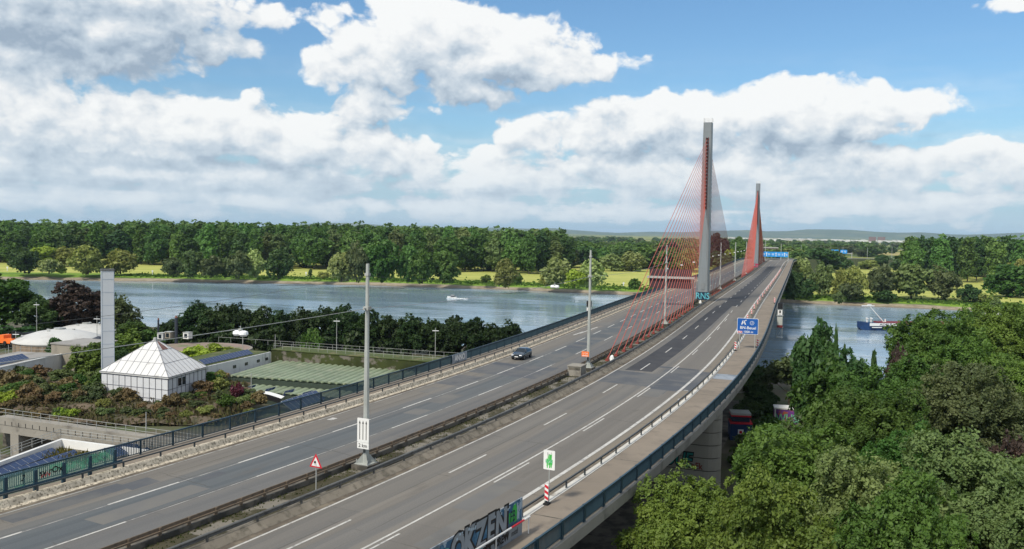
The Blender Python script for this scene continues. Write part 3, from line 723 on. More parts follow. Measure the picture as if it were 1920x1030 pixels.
def text(name, body, size, m, parent, loc, rot=(R(90), 0, 0), align='CENTER', ext=.004, offset=0.0, shear=0.0, sx=1.0, local=True):
    cu = bpy.data.curves.new(name, 'FONT'); cu.body = body; cu.size = size; cu.align_x = align; cu.align_y = 'CENTER'; cu.extrude = ext; cu.offset = offset; cu.shear = shear; cu.resolution_u = 3
    tmp = bpy.data.objects.new(name, cu); COL.objects.link(tmp); dg = bpy.context.evaluated_depsgraph_get(); me = bpy.data.meshes.new_from_object(tmp.evaluated_get(dg)); bpy.data.objects.remove(tmp); me.materials.clear(); me.materials.append(m); o = bpy.data.objects.new(name, me); COL.objects.link(o)
    o.parent = parent; o.location = loc; o.rotation_euler = rot; o.scale = (sx, 1, 1)
    return o
# spray paint on the pylon feet
def foot_graffiti(py, sP, body, mbg, mtx, h):
    rz = -head(sP); b0 = B(sP, OM, 0)
    mb = MB(); Mx = Matrix.Translation(b0) @ Matrix.Rotation(rz, 4, 'Z')
    mb.box((0, -2.36, .3 + h/2), (2.9, .05, h), M=Mx)
    g_ = mb.build('graffiti', mbg, py)
    if body:
        p = Mx @ Vector((0, -2.42, .35 + h/2)) - woff(bridge)
        text('graffiti', body, h*1.0, mtx, py, p, (R(90), 0, rz), sx=.84, offset=.02)
foot_graffiti(py1, P1, 'RNS', M['navy'], M['grcyan'], 2.4)
foot_graffiti(py2, P2, '', mat('spray_crimson', (.33, .02, .07), .6, (.1, .3, .25), .9, .5, .6), None, 2.4)

# piers: long round-ended wall under the approach, another behind, and the river piers
def pier(s_, o0, o1, zt, zb, rad, lab=None):
    rz = -head(s_); poly = []
    for k in range(13): a = -math.pi/2 + math.pi*k/12; poly.append((o1 - rad + rad*math.cos(a), rad*math.sin(a)))
    for k in range(13): a = math.pi/2 + math.pi*k/12; poly.append((o0 + rad + rad*math.cos(a), rad*math.sin(a)))
    b0 = B(s_, 0, 0); Mx = Matrix.Translation((b0.x, b0.y, 0)) @ Matrix.Rotation(rz, 4, 'Z')
    mb = MB(); z = zt + b0.z; lvz = [z]
    while z - 1.55 > zb: z -= 1.55; lvz.append(z)
    lvz.append(zb)
    for za, zb2 in zip(lvz[:-1], lvz[1:]):
        mb.prism([tuple((Mx @ Vector((x, y, 0)))[:2]) for x, y in poly], zb2 + .11, za)
        pi = [(x*.992 + .06*(1 if x < 5 else -1), y*.95) for x, y in poly]
        mb.prism([tuple((Mx @ Vector((x, y, 0)))[:2]) for x, y in pi], zb2 - .01, zb2 + .12, 1)
    return mb.build('pier', [M['conc_pier'], M['conc_dark']], bridge, smooth=False), Mx
pr, PM = pier(2.5, -13, 19.2, -.9, -13.2, 1.75)
pier(-52, -13, 18.0, -.9, -13.2, 1.6); pier(70, -13, 16.5, -.9, -14, 1.75)
pier(P1, -9, 12, -2.9, -23, 3.2); pier(P2, -9, 12, -2.9, -23, 3.2); pier(500, -13, 17, -.9, -17.5, 1.75)
# spray painting on the approach pier
p = PM @ Vector((13.6, -1.80, -9.0)) - woff(bridge)
text('graffiti', 'HOUE', 2.4, M['black'], pr, p + Vector((0, 0, 0)), (R(90), 0, -head(2.5)), offset=.16, sx=.72, shear=.15)
p = PM @ Vector((13.6, -1.83, -9.0)) - woff(bridge)
text('graffiti', 'HOUE', 2.4, M['grteal'], pr, p, (R(90), 0, -head(2.5)), offset=.03, sx=.72, shear=.15)
p = PM @ Vector((16.6, -1.84, -9.6)) - woff(bridge)
text('graffiti', 'nEk', 1.1, M['red_dk'], pr, p, (R(90), 0, -head(2.5)), offset=.02, sx=.8)

# ------------------------------------------------------------------ guard rails
def guardrail(name, label, s0, o_, zb, beams, post_d, post_z, step, pm, bm, sfirst, far=560, group='guard rails along the carriageways'):
    t_ = thing(name, label, 'guard rail', B(s0, o_, zb), 0, group)
    for (prof, m_) in beams:
        mb = MB(); mb.sweep([(o_ + a, zb + z) for a, z in prof], -150, far, 2); mb.build('rail', m_, t_)
    mb = MB(); mb.box((0, 0, post_z/2), post_d); po = mb.build('post', pm, t_, local=True)
    pl = [(B(s_, o_, zb), -head(s_)) for s_ in np.arange(sfirst, sfirst + 99.5*step, step)]
    repeat(po, pl, t_)
    rest = np.arange(sfirst + 100*step, far, step)
    if len(rest):
        mb = MB()
        for s_ in rest:
            p = B(s_, o_, zb); mb.box((p.x, p.y, p.z + post_z/2), post_d, 0, -head(s_))
        mb.build('post', pm, t_)['kind'] = 'stuff'
    return t_
rect = lambda x0, x1, z0, z1: [(x0, z0), (x1, z0), (x1, z1), (x0, z1)]
wbeam = lambda sg, z: [(0, z - .15), (sg*.05, z - .11), (sg*.05, z - .04), (0, z), (sg*.05, z + .04), (sg*.05, z + .11), (0, z + .15), (-sg*.03, z + .13), (-sg*.03, z - .13)]
guardrail('guardrail', 'thin dark tube rail on posts above the peeling kerb, left of the car', -46, -13.95, .46, [(rect(-.05, .05, .36, .46), M['rail_dark'])], (.09, .12, .42), .42, 3.5, M['rail_dark'], None, -87.8)
guardrail('guardrail', 'thin dark tube rail on posts above the white kerb beside the right footway', -46, 16.92, .22, [(rect(-.05, .06, .50, .62), M['rail_dark'])], (.10, .13, .58), .58, 3.5, M['rail_dark'], None, -50.8 - 35)
guardrail('guardrail', 'brown twin rail on blocky posts along the left edge of the mossy median', -60, .0, .12, [(wbeam(-1, .66), M['rail_brown']), (rect(.05, .17, .50, .60), M['rail_brown'])], (.20, .16, .78), .78, 2.15, M['rail_brown'], None, -101.3)
guardrail('guardrail', 'dark grey twin rail along the right edge of the median, next to the right carriageway', -60, 3.12, .30, [(wbeam(1, .42), M['rail_grey']), (rect(-.30, -.18, .36, .48), M['rail_grey'])], (.12, .14, .5), .5, 4.0, M['rail_grey'], None, -100)
# drain brackets poking from the right median plinth are part of the far rail's kerb
# ------------------------------------------------------------------ footway parapets
def parapet(label, o_, sgn, h, step, sfirst, s_end=600):
    zb = .24
    t_ = thing('parapet_railing', label, 'railing', B(-46, o_, zb), 0, 'blue railings on the outer edges of the bridge')
    mb = MB(); mb.sweep(rect(o_ - .07, o_ + .07, zb + h - .1, zb + h), -150, s_end, 2); mb.build('top_rail', M['blue'], t_)
    mb = MB(); mb.sweep(rect(o_ - .03, o_ + .03, zb + .1, zb + .16), -150, s_end, 2); mb.build('bottom_rail', M['blue'], t_)
    mb = MB()
    for s_ in np.arange(-150, s_end, .16 if True else .3):
        p = B(s_, o_, zb); t2 = -head(s_); c_, n_ = math.cos(t2), math.sin(t2); b0 = len(mb.v); w, dd_ = .024, .05
        if s_ > 140 and int(s_/.16) % 2: continue
        for z in (.16, h - .1):
            for x, y in ((-w, -dd_/2), (w, -dd_/2), (w, dd_/2), (-w, dd_/2)): mb.v.append((p.x + x*c_ - y*n_, p.y + x*n_ + y*c_, p.z + z))
        for i in range(4):
            j = (i + 1) % 4; mb.f.append((b0 + i, b0 + j, b0 + 4 + j, b0 + 4 + i)); mb.m.append(0); mb.uv.append(None)
    mb.build('balusters', M['bar'], t_)
    mb = MB(); mb.box((0, 0, (h + .02)/2), (.16, .26 if sgn > 0 else .09, h + .02)); po = mb.build('post', M['blue'], t_, local=True)
    repeat(po, [(B(s_, o_, zb), -head(s_)) for s_ in np.arange(sfirst, sfirst + 99.5*step, step)], t_)
    rest = np.arange(sfirst + 100*step, s_end, step); mb = MB()
    for s_ in rest:
        p = B(s_, o_, zb); mb.box((p.x, p.y, p.z + h/2), (.16, .2, h), 0, -head(s_))
    mb.build('post', M['blue'], t_)['kind'] = 'stuff'
    return t_
parapet('blue steel parapet of thin upright bars on the right outer edge of the bridge', 20.75, 1, 1.12, 3.35, -76.5)
parapet('blue steel parapet of thin upright bars on the left outer edge of the bridge', -16.6, -1, 1.22, 3.35, -86)
# ------------------------------------------------------------------ lamp masts and the catenary lamps between them
def mast(s_, label, o_=1.15, h=15.4, box=False, grp='lamp masts along the median'):
    t_ = thing('lamp_mast', label, 'lamp mast', B(s_, o_, .12), -head(s_), grp)
    mb = MB(); mb.box((0, 0, .18), (1.5, 1.7, .36)); mb.build('plinth', M['conc_dark'], t_, local=True)
    mb = MB(); mb.box((0, 0, .39), (1.25, 1.25, .06))
    for a in range(4):
        rz = a*math.pi/2 + math.pi/4; d = Vector((math.cos(rz), math.sin(rz), 0))
        n_ = Vector((-d.y, d.x, 0))*.012
        P = [d*.2 + Vector((0, 0, .42)), d*.78 + Vector((0, 0, .42)), d*.78 + Vector((0, 0, .5)), d*.2 + Vector((0, 0, 1.15))]
        mb.quad([p + n_ for p in P]); mb.quad([p - n_ for p in reversed(P)])
        mb.tube(d*.72 + Vector((0, 0, .42)), d*.72 + Vector((0, 0, .75)), .035, n=5)
    mb.build('base_plate', M['mast'], t_, local=True)
    mb = MB(); zs = [.42, 3.0, 6.2, 9.0, 12.2, h + .42]; rs = [.24, .225, .20, .175, .15, .12]
    for k in range(5):
        mb.tube((0, 0, zs[k]), (0, 0, zs[k + 1]), rs[k], rs[k + 1] + .012, n=8)
        mb.tube((0, 0, zs[k]), (0, 0, zs[k] + .16), rs[k] + .015, rs[k] + .015, n=8)
    mb.build('pole', M['mast'], t_, local=True)
    mb = MB(); mb.box((0, 0, 12.4), (.46, .46, .28)); mb.box((0, 0, 12.4), (.12, 1.0, .08)); mb.box((0, 0, 15.0), (.34, .34, .2)); mb.build('wire_bracket', M['galv'], t_, local=True)
    mb = MB(); mb.box((0, -.235, 1.55), (.2, .03, .6)); mb.build('access_hatch', M['rail_grey'], t_, local=True)
    return t_
MASTS = [(-46.3, 'tall grey lamp mast carrying the white arrow board with the three arrows'), (6.0, 'tall grey lamp mast standing by the concrete block and small orange sign'), (66, 'slim grey lamp mast behind the first red cables, before the nearer pylon'),
         (190, 'pale lamp mast first beyond the nearer pylon on the median'), (256, 'pale lamp mast midway between the two pylons'), (328, 'pale lamp mast just in front of the farther red cables')]
for s_, lb in MASTS: mast(s_, lb)
for s_, lb in [(440, 'distant lamp mast just right of the farther pylon'), (476, 'distant lamp mast rising behind the left end of the blue gantry signs'), (505, 'distant lamp mast rising behind the middle of the blue gantry signs'), (545, 'distant lamp mast rising beyond the right part of the blue gantry signs')]: mast(s_, lb)
for o_, s_, lb in [(-16, 470, 'distant lamp mast at the right end of the blue gantry'),]: pass
for px, py_, yb, Y, lb in [(1502, 460, 476, 900, 'far lamp mast above the trees right of the bridge end'), (1539, 461, 472, 1000, 'shorter far lamp mast left of the far blue gantry'), (1580, 463, 486, 1080, 'far lamp mast rising through the far blue gantry'), (1626, 464, 485, 1120, 'far lamp mast on the embankment right of the far blue gantry'), (1672, 463, 484, 1140, 'rightmost far lamp mast on the embankment, by the poplars'), (1464, 457, 488, 640, 'far lamp mast at the right end of the blue gantry signs')]:
    p = atd(px, yb, Y); top = atd(px, py_, Y)[2]
    t_ = thing('lamp_mast', lb, 'lamp mast', p, 0, 'lamp masts along the median')
    mb = MB(); mb.tube((0, 0, 0), (0, 0, top - p[2]), .26, .16, n=6); mb.build('pole', M['mast'], t_, local=True)
# catenary wires
def wire(name, label, pts, rad, m, cat='cable'):
    t_ = thing(name, label, cat, pts[0]); mb = MB()
    for a, c2 in zip(pts[:-1], pts[1:]): mb.tube(a, c2, rad, n=4, cap=False)
    o = mb.build('wire', m, t_); return t_
def sag(a, c2, d, n=12): return [a.lerp(c2, k/n) - Vector((0, 0, d*4*(k/n)*(1 - k/n))) for k in range(n + 1)]
anc = [-112, -46.3, 6, 66]
for k, (a, c2) in enumerate(zip(anc[:-1], anc[1:])):
    lb = [('upper wire', 'pale lamp wire running left from the mast with the arrow board', 'thin upper support wire running left from the mast with the arrow board'), ('', 'pale lamp wire between the two nearest masts', 'thin upper support wire between the two nearest masts'), ('', 'pale lamp wire between the second and third mast', 'thin upper support wire between the second and third mast')][k]
    wire('lamp_wire', lb[1], sag(B(a, 1.15, 12.5), B(c2, 1.15, 12.5), .5), .024, M['galv'])
    wire('support_wire', lb[2], sag(B(a, 1.15, 15.0), B(c2, 1.15, 15.0), 1.3), .012, M['rail_grey'])
LS = [1.0]
def cat_lamp(s_, z, lb):
    t_ = thing('catenary_lamp', lb, 'street lamp', B(s_, 1.15, z), -head(s_), 'white lamps hanging above the median')
    mb = MB()
    for sg in (-1, 1):
        mb.tube((sg*.26, 0, -.22), (sg*.26, 0, -.10), .20, .30, n=12); mb.tube((sg*.26, 0, -.10), (sg*.26, 0, .06), .30, .27, n=12); mb.tube((sg*.26, 0, .06), (sg*.26, 0, .13), .27, .12, n=12)
    t_.scale = (LS[0]*(.62 if LS[0] < 1 else 1), LS[0], LS[0]); mb.build('housing', M['lamp'], t_, local=True, smooth=False)
    mb = MB(); mb.tube((0, 0, .08), (0, 0, .42), .03, n=5); mb.box((0, 0, .18), (.2, .2, .12)); mb.build('hanger', M['galv'], t_, local=True)
cat_lamp(-59.5, 12.05, 'white twin lamp hanging on the wire left of the arrow board mast')
cat_lamp(-8, 12.0, 'white lamp hanging above the road, left of the orange sign mast')
LS[0] = .8
for s_, w_ in [(67, 'first'), (90, 'second'), (114, 'third')]: cat_lamp(s_, 11.3, 'small white hanging lamp, %s of those behind the nearer red cables' % w_)
for s_, w_ in [(163, 'first'), (183, 'second'), (207, 'third'), (228, 'fourth'), (250, 'fifth'), (270, 'sixth'), (290, 'seventh'), (312, 'eighth')]: cat_lamp(s_, 11.9, 'tiny white hanging lamp, %s in the row from the nearer pylon to the farther' % w_)
for s_ in (446, 462, 490, 520): cat_lamp(s_, 11.9, 'tiny white hanging lamp beyond the farther pylon')

# ------------------------------------------------------------------ road signs
def sign_root(name, lb, cat, s_, o_, z, grp=None, rz=0): return thing(name, lb, cat, B(s_, o_, z), -head(s_) + rz, grp)
def plate(name, w, h, z, y, m, par, t=.03, x=0.0):
    mb = MB(); c_ = .045*min(w, h); a, b_ = w/2, h/2
    mb.panel([(x - a + c_, z - b_), (x + a - c_, z - b_), (x + a, z - b_ + c_), (x + a, z + b_ - c_), (x + a - c_, z + b_), (x - a + c_, z + b_), (x - a, z + b_ - c_), (x - a, z - b_ + c_)][::-1], y, y + t)
    return mb.build(name, m, par, local=True)
# arrow board on the near mast
t_ = sign_root('lane_arrow_sign', 'white board with three black upward arrows and 2 km plate on near mast', 'traffic sign', -46.9, 1.38, 0)
plate('arrow_board', 1.08, 1.86, 3.23, -.12, M['white'], t_)
mb = MB()
for x in (-.3, 0, .3):
    mb.panel([(x - .028, 2.5), (x + .028, 2.5), (x + .028, 3.78), (x - .028, 3.78)][::-1], -.132, -.121); mb.panel([(x - .075, 3.74), (x + .075, 3.74), (x, 3.98)][::-1], -.134, -.121)
mb.build('arrows', M['black'], t_, local=True)
plate('distance_plate', 1.08, .48, 2.04, -.12, M['white'], t_)
text('lettering', '2 km', .40, M['black'], t_, (0, -.135, 2.04))
mb = MB(); mb.box((0, -.06, 3.4), (.8, .06, .06)); mb.box((0, -.06, 2.6), (.8, .06, .06)); mb.build('bracket', M['galv'], t_, local=True)
# slippery road triangle
t_ = sign_root('warning_sign', 'red bordered triangular warning sign with a skidding car on thin post in median', 'traffic sign', -52.9, 1.75, .12)
def tri(s, z): return [(-s/2, z), (s/2, z), (0, z + s*.87)][::-1]
mb = MB(); mb.panel(tri(1.12, 1.75), -.05, -.02); mb.build('panel', M['signred'], t_, local=True)
mb = MB(); mb.panel(tri(.76, 1.84), -.058, -.051); mb.build('face', M['white'], t_, local=True)
mb = MB(); mb.box((-.06, -.062, 2.12), (.19, .01, .10)); mb.box((-.05, -.062, 2.19), (.1, .01, .05)); mb.box((-.12, -.062, 2.05), (.05, .01, .05)); mb.box((.01, -.062, 2.05), (.05, .01, .05))
mb.tube((-.1, -.062, 2.02), (-.02, -.062, 1.9), .012, n=4); mb.tube((.0, -.062, 2.02), (.1, -.062, 1.9), .012, n=4); mb.build('symbol', M['black'], t_, local=True)
mb = MB(); mb.tube((0, 0, 0), (0, 0, 2.5), .035, n=8); mb.build('post', M['galv'], t_, local=True)
# green sprayed board with delineator
t_ = sign_root('graffiti_sign', 'white notice board covered in green spray paint on a thin pole by right rail', 'traffic sign', -47.6, 17.3, .24)
plate('board', .84, 1.32, 3.0, -.06, M['white'], t_)
mb = MB(); rnd = random.Random(3)
for k in range(16):
    x = -.28 + .5*rnd.random(); z0 = 2.42 + .6*rnd.random(); mb.panel([(x - .03, z0), (x + .03, z0 + .02), (x + .05, z0 + .18 + .3*rnd.random()), (x - .02, z0 + .2 + .3*rnd.random())][::-1], -.068 - .0003*k, -.0601)
mb.build('graffiti', M['grgreen'], t_, local=True)
text('graffiti', 'LOS', .30, M['grmint'], t_, (0, -.078, 2.92), offset=.01); text('lettering', 'L .\'', .26, M['black'], t_, (.02, -.078, 3.42))
mb = MB(); mb.tube((0, 0, 0), (0, 0, 3.6), .035, n=8); mb.build('pole', M['galv'], t_, local=True)
t_ = sign_root('traffic_beacon', 'red and white striped beacon plate at the foot of the green sprayed board', 'beacon', -47.8, 17.25, .24, 'red and white striped beacons')
def beacon_parts(t_, w=.27, h=1.15, z=.28):
    plate('plate', w, h, z + h/2, -.09, M['white'], t_)
    mb = MB()
    for k in range(3):
        z0 = z + .04 + k*.38; mb.panel([(-w/2, z0 + .12), (w/2, z0 - .02 + .0), (w/2, z0 + .18), (-w/2, z0 + .32)][::-1], -.0955, -.0905)
    mb.build('stripes', M['signred'], t_, local=True)
    mb = MB(); mb.box((0, 0, .06), (.35, .5, .12)); mb.box((0, -.03, z*.5 + .1), (.06, .05, .4)); mb.build('foot', M['rubber'], t_, local=True)
beacon_parts(t_)
bp = t_
NTH = 'first second third fourth fifth sixth seventh eighth ninth tenth eleventh twelfth thirteenth fourteenth fifteenth sixteenth seventeenth eighteenth nineteenth twentieth'.split()
def bdup(s_, o_, lb, z=.01, rz=0): dup(bp, B(s_, o_, z), -head(s_) + rz, lb, 'red and white striped beacons')
bdup(33.2, 17.2, 'striped beacon at the left post of the blue exit sign', .24); bdup(38.2, 20.2, 'striped beacon at the right post of the blue exit sign', .24)
bdup(139, 20.0, 'striped beacon on the footway beside the navigation sign tower', .24); bdup(136, 20.15, 'second striped beacon on the footway beside the navigation sign tower', .24)
for k in range(20): bdup(84 + 15.5*k, 15.9 + .1*(k % 2), 'small striped beacon along the hard shoulder, %s beyond the blue exit sign' % NTH[k])
# amber lamp sign plate low on the exit sign handled below; blue exit sign
t_ = sign_root('exit_sign', 'blue motorway exit sign on two posts reading BN-Beuel, above the right footway', 'traffic sign', 36, 18.75, .24, rz=-.05)
plate('panel', 4.05, 3.15, 5.05, -.10, M['white'], t_, .05); plate('face', 3.93, 3.03, 5.05, -.112, M['signblue'], t_, .011)
text('lettering', 'BN-Beuel', .78, M['white'], t_, (.08, -.118, 4.72), sx=1.02, offset=.008)
text('lettering', '1000 m', .62, M['white'], t_, (.15, -.118, 3.93), offset=.006)
mb = MB(); y0, y1 = -.120, -.1125
mb.panel([(-1.25, 5.35), (-1.02, 5.35), (-.86, 6.12), (-1.0, 6.12)][::-1], y0, y1); mb.panel([(-.55, 5.35), (-.32, 5.35), (-.66, 6.12), (-.8, 6.12)][::-1], y0, y1); mb.panel([(-1.0, 5.62), (-.5, 5.62), (-.55, 5.74), (-.96, 5.74)][::-1], y0, y1)
mb.panel([(-.62, 6.0), (-.30, 6.16), (-.34, 6.24), (-.66, 6.08)][::-1], y0, y1); mb.panel([(-.36, 6.05), (-.2, 6.28), (-.46, 6.30)][::-1], y0, y1)
n = 20
for k in range(n):
    a, c2 = 2*math.pi*k/n, 2*math.pi*(k + 1)/n
    mb.panel([(.82 + .40*math.cos(a), 5.72 + .38*math.sin(a)), (.82 + .40*math.cos(c2), 5.72 + .38*math.sin(c2)), (.82 + .34*math.cos(c2), 5.72 + .32*math.sin(c2)), (.82 + .34*math.cos(a), 5.72 + .32*math.sin(a))][::-1], y0, y1)
mb.build('symbol', M['white'], t_, local=True); text('lettering', '2', .5, M['white'], t_, (.82, -.118, 5.72))
plate('hatch_plate', .95, .42, 3.86, -.16, M['white'], t_, .03, -1.45)
mb = MB()
for k in range(3): x = -1.86 + k*.3; mb.panel([(x, 3.67), (x + .16, 3.67), (x + .28, 4.05), (x + .12, 4.05)][::-1], -.168, -.161)
mb.build('hatch_stripes', M['signred'], t_, local=True)
t_.scale = (.80, .80, .80); t_.location.z -= .42
for x in (-1.45, 1.45):
    mb = MB(); mb.tube((x, 0, 0), (x, 0, 6.4), .07, n=8); mb.build('post', M['galv'], t_, local=True)
# orange plate and concrete block at the second mast
t_ = sign_root('orange_sign', 'small orange plate with pale lettering fixed to the second lamp mast', 'sign', 5.2, 1.0, 0)
plate('plate', 1.0, .68, 2.35, -.2, M['orange'], t_, .03); text('lettering', 'U 24', .34, M['white'], t_, (-.02, -.21, 2.42)); 
mb = MB(); mb.box((0, -.205, 2.12), (.8, .008, .07)); mb.build('line', M['white'], t_, local=True)
mb = MB(); mb.box((0, -.06, 2.35), (.3, .24, .1)); mb.build('bracket', M['galv'], t_, local=True)
t_ = sign_root('concrete_block', 'weathered square concrete block in the median in front of the second mast', 'block', 1.6, .95, .1)
mb = MB(); mb.box((0, 0, .62), (1.75, 2.2, 1.24)); mb.box((0, 0, 1.28), (1.9, 2.35, .10)); mb.build('block', M['conc'], t_, local=True)
mb = MB(); mb.box((0, -1.106, .95), (1.5, .01, .35)); mb.build('stain', M['conc_dark'], t_, local=True)
# sacks and lamps left on the median by the pylon foot
for s_, o_, lb in [(127.5, 1.6, 'white bundle lying on the median in front of the nearer pylon'), (15.5, 1.9, 'small white bucket by the lowest red cable')]:
    t_ = thing('white_bundle', lb, 'bundle', B(s_, o_, .12), 0)
    mb = MB(); mb.tube((0, 0, 0), (0, 0, .5), .42, .3, n=8); mb.tube((0, 0, .5), (.1, 0, .8), .3, .08, n=8); mb.build('sack', M['white'], t_, local=True)

# ------------------------------------------------------------------ graffiti boards at the near right edge
rz = math.pi/2 - head(-56)
t_ = thing('graffiti_wall', 'tall boards sprayed with OKZEN in grey and navy letters at the right kerb', 'wall', B(-53.5, 18.28, .24), math.pi/2 - head(-58))
H = 2.3
mb = MB(); mb.panel([(-24, 0), (0, 0), (0, H), (-24, H)][::-1], -.03, .03); mb.build('board', M['board'], t_, local=True)
mb = MB(); mb.panel([(-9.3, .55), (-.1, .75), (-.1, H - .03), (-9.3, H - .12)][::-1], -.036, -.031); mb.build('graffiti', mat('spray_blue', (.035, .11, .20), .6, (.09, .2, .3), 1.6, .5, .62, detail=6), t_, local=True)
for k, (ch, x, w) in enumerate([('O', -7.55, 1.3), ('K', -6.35, 1.25), ('Z', -5.1, 1.25), ('E', -3.95, 1.2), ('N', -2.72, 1.35)]):
    text('lettering', ch, 2.2, M['black'], t_, (x + .05, -.0385 - .0003*k, 1.36 + .05*(k % 2)), sx=.78*w/1.2, offset=.24, shear=.06)
    text('lettering', ch, 2.15, M['grgrey'], t_, (x, -.042 - .001*k, 1.40 + .05*(k % 2)), sx=.74*w/1.2, offset=.10, shear=.06)
mb = MB(); rnd = random.Random(5)
for k in range(9):
    x = -1.72 + rnd.random()*.75; z = .95 + rnd.random()*.75; mb.panel([(x, z), (x + .3, z + .05), (x + .26, z + .5), (x - .05, z + .44)][::-1], -.046 - .0004*k, -.0365)
mb.build('graffiti', M['grgreen'], t_, local=True); text('lettering', 'FB', .95, M['navy'], t_, (-1.28, -.053, 1.45), sx=.7, offset=.01)
mb = MB()
for k in range(26):
    x = -9.0 + 8.8*rnd.random(); z = H - .32 + .2*rnd.random(); mb.panel([(x, z), (x + .15, z - .04), (x + .2, z + .1), (x + .05, z + .12)][::-1], -.044 - .0002*k, -.037)
for k in range(9):
    x = -.78 + .6*rnd.random(); z = .8 + 1.0*rnd.random(); mb.panel([(x, z), (x + .1, z - .06), (x + .16, z + .35), (x + .02, z + .42)][::-1], -.05 - .0002*k, -.037)
mb.build('graffiti', mat('spray_pale', (.36, .45, .52), .6, var=.15), t_, local=True)
text('graffiti', 'ASR  CREW', .62, M['black'], t_, (-3.3, -.047, .42), offset=.02); text('graffiti', 'RT', .5, M['grcyan'], t_, (-5.2, -.046, .5), offset=.02)
mb = MB(); mb.panel([(-1.9, .1), (-.15, .1), (-.15, .85), (-1.9, .85)][::-1], -.036, -.0305); mb.build('graffiti', M['grgrey'], t_, local=True); text('lettering', 'mtd', .5, M['black'], t_, (-1.0, -.048, .42))
mb = MB(); mb.panel([(-8.9, .8), (-8.4, .8), (-8.45, 1.8), (-8.9, 1.9)][::-1], -.045, -.037); mb.build('graffiti', M['grmint'], t_, local=True)
mb = MB()
for x in range(-24, 1, 2): mb.box((x - .06, .08, H/2), (.1, .1, H))
mb.build('stud_frame', M['rail_grey'], t_, local=True)
t_ = thing('handrail_pipe', 'white and red pipe rail running across the face of the sprayed boards', 'handrail', B(-53.3, 18.6, .24), math.pi/2 - head(-58))
mb = MB(); mb.tube((-24, 0, 1.02), (-2.2, 0, 1.02), .06, n=8); mb.tube((-.55, 0, 1.02), (.25, 0, 1.02), .06, n=8); mb.tube((-2.2, 0, 1.02), (-.55, 0, 1.02), .061, n=8, mi=1)
for x in (-20, -16, -12, -8, -4, .1): mb.tube((x, 0, 0), (x, 0, 1.02), .04, n=6)
mb.build('pipe', [M['white'], M['signred']], t_, local=True)

# ------------------------------------------------------------------ glass screens at the near left edge
t_ = thing('glass_screen', 'row of green tinted glass screens with spray paint and thick blue posts beside left footway', 'glass barrier', B(-60, -14.55, .45))
pts = np.arange(-56.6, -92, -2.15)
for k, (a, c2) in enumerate(zip(pts[:-1], pts[1:])):
    h0, h1 = .12, 1.5; A, C = B(a, -14.55, .45), B(c2, -14.55, .45); d = (A - C).normalized(); n_ = Vector((-d.y, d.x, 0))*.012
    mb = MB()
    for sg in (-1, 1):
        P = [C + n_*sg + Vector((0, 0, h0)), A + n_*sg + Vector((0, 0, h0)), A + n_*sg + Vector((0, 0, h1)), C + n_*sg + Vector((0, 0, h1))]
        mb.quad(P if sg < 0 else P[::-1])
    mb.quad([C + n_ + Vector((0, 0, h1)), C - n_ + Vector((0, 0, h1)), A - n_ + Vector((0, 0, h1)), A + n_ + Vector((0, 0, h1))])
    mb.build('glass_pane', M['glass'], t_)
    mb = MB(); U = Vector((0, 0, 1)); nn = Vector((d.y, -d.x, 0))*.02
    if k in (0, 1, 2):
        lo = [.75, .55, .95][k]; hi = [1.42, 1.3, 1.45][k]; x0, x1 = [(.05, .8), (.1, .97), (.5, .95)][k]
        for q_ in range(9):
            a0 = x0 + (x1 - x0)*q_/9; a1 = x0 + (x1 - x0)*(q_ + .93)/9; zz = .12*math.sin(q_*1.7)
            mb.quad([C.lerp(A, a0) + nn + U*(lo + zz), C.lerp(A, a1) + nn + U*(lo - zz*.6), C.lerp(A, a1) + nn + U*hi, C.lerp(A, a0) + nn + U*(hi - .04)])
        mb.build('graffiti', M['mint_t'], t_)
    if k == 2:
        off = woff(t_); o = text('graffiti', 'sy rOx', .62, M['black'], t_, C.lerp(A, .55) + nn*1.6 + U*1.02 - off, (R(90), 0, math.atan2(d.y, d.x)), offset=.012)
        o = text('graffiti', 'xVv', .5, M['signred'], t_, C.lerp(A, .35) + nn*1.4 + U*.82 - off, (R(90), 0, math.atan2(d.y, d.x)))
    if k == 3:
        text('graffiti', '2', .6, M['black'], t_, C.lerp(A, .55) + nn*1.6 + U*1.0 - woff(t_), (R(90), 0, math.atan2(d.y, d.x)), shear=.3); text('graffiti', 'smx', .4, M['grmint'], t_, C.lerp(A, .45) + nn*1.4 + U*.5 - woff(t_), (R(90), 0, math.atan2(d.y, d.x)))
mb = MB(); mb.box((0, 0, .8), (.2, .22, 1.6)); po = mb.build('post', M['blue'], t_, local=True)
repeat(po, [(B(a, -14.55, .2), -head(a)) for a in pts], t_)
mb = MB(); mb.sweep([(-14.46 + x, z) for x, z in ((-.04, .78), (.04, .78), (.04, .92), (-.04, .92))], -92, -56.6, 2); mb.build('rail', M['blue_dk'], t_)
# white sprayed panel on the left parapet ahead
t_ = thing('sprayed_board', 'short white sprayed panel fixed to the left parapet beyond the hall roof', 'panel', B(1.2, -16.45, .3), math.pi/2 - head(3))
mb = MB(); mb.panel([(0, 0), (4.6, 0), (4.6, 1.15), (0, 1.15)][::-1], -.03, .03); mb.build('board', M['board'], t_, local=True); text('lettering', 'ANNO', 1.05, M['white'], t_, (2.3, -.04, .58), offset=.03, sx=1.0)

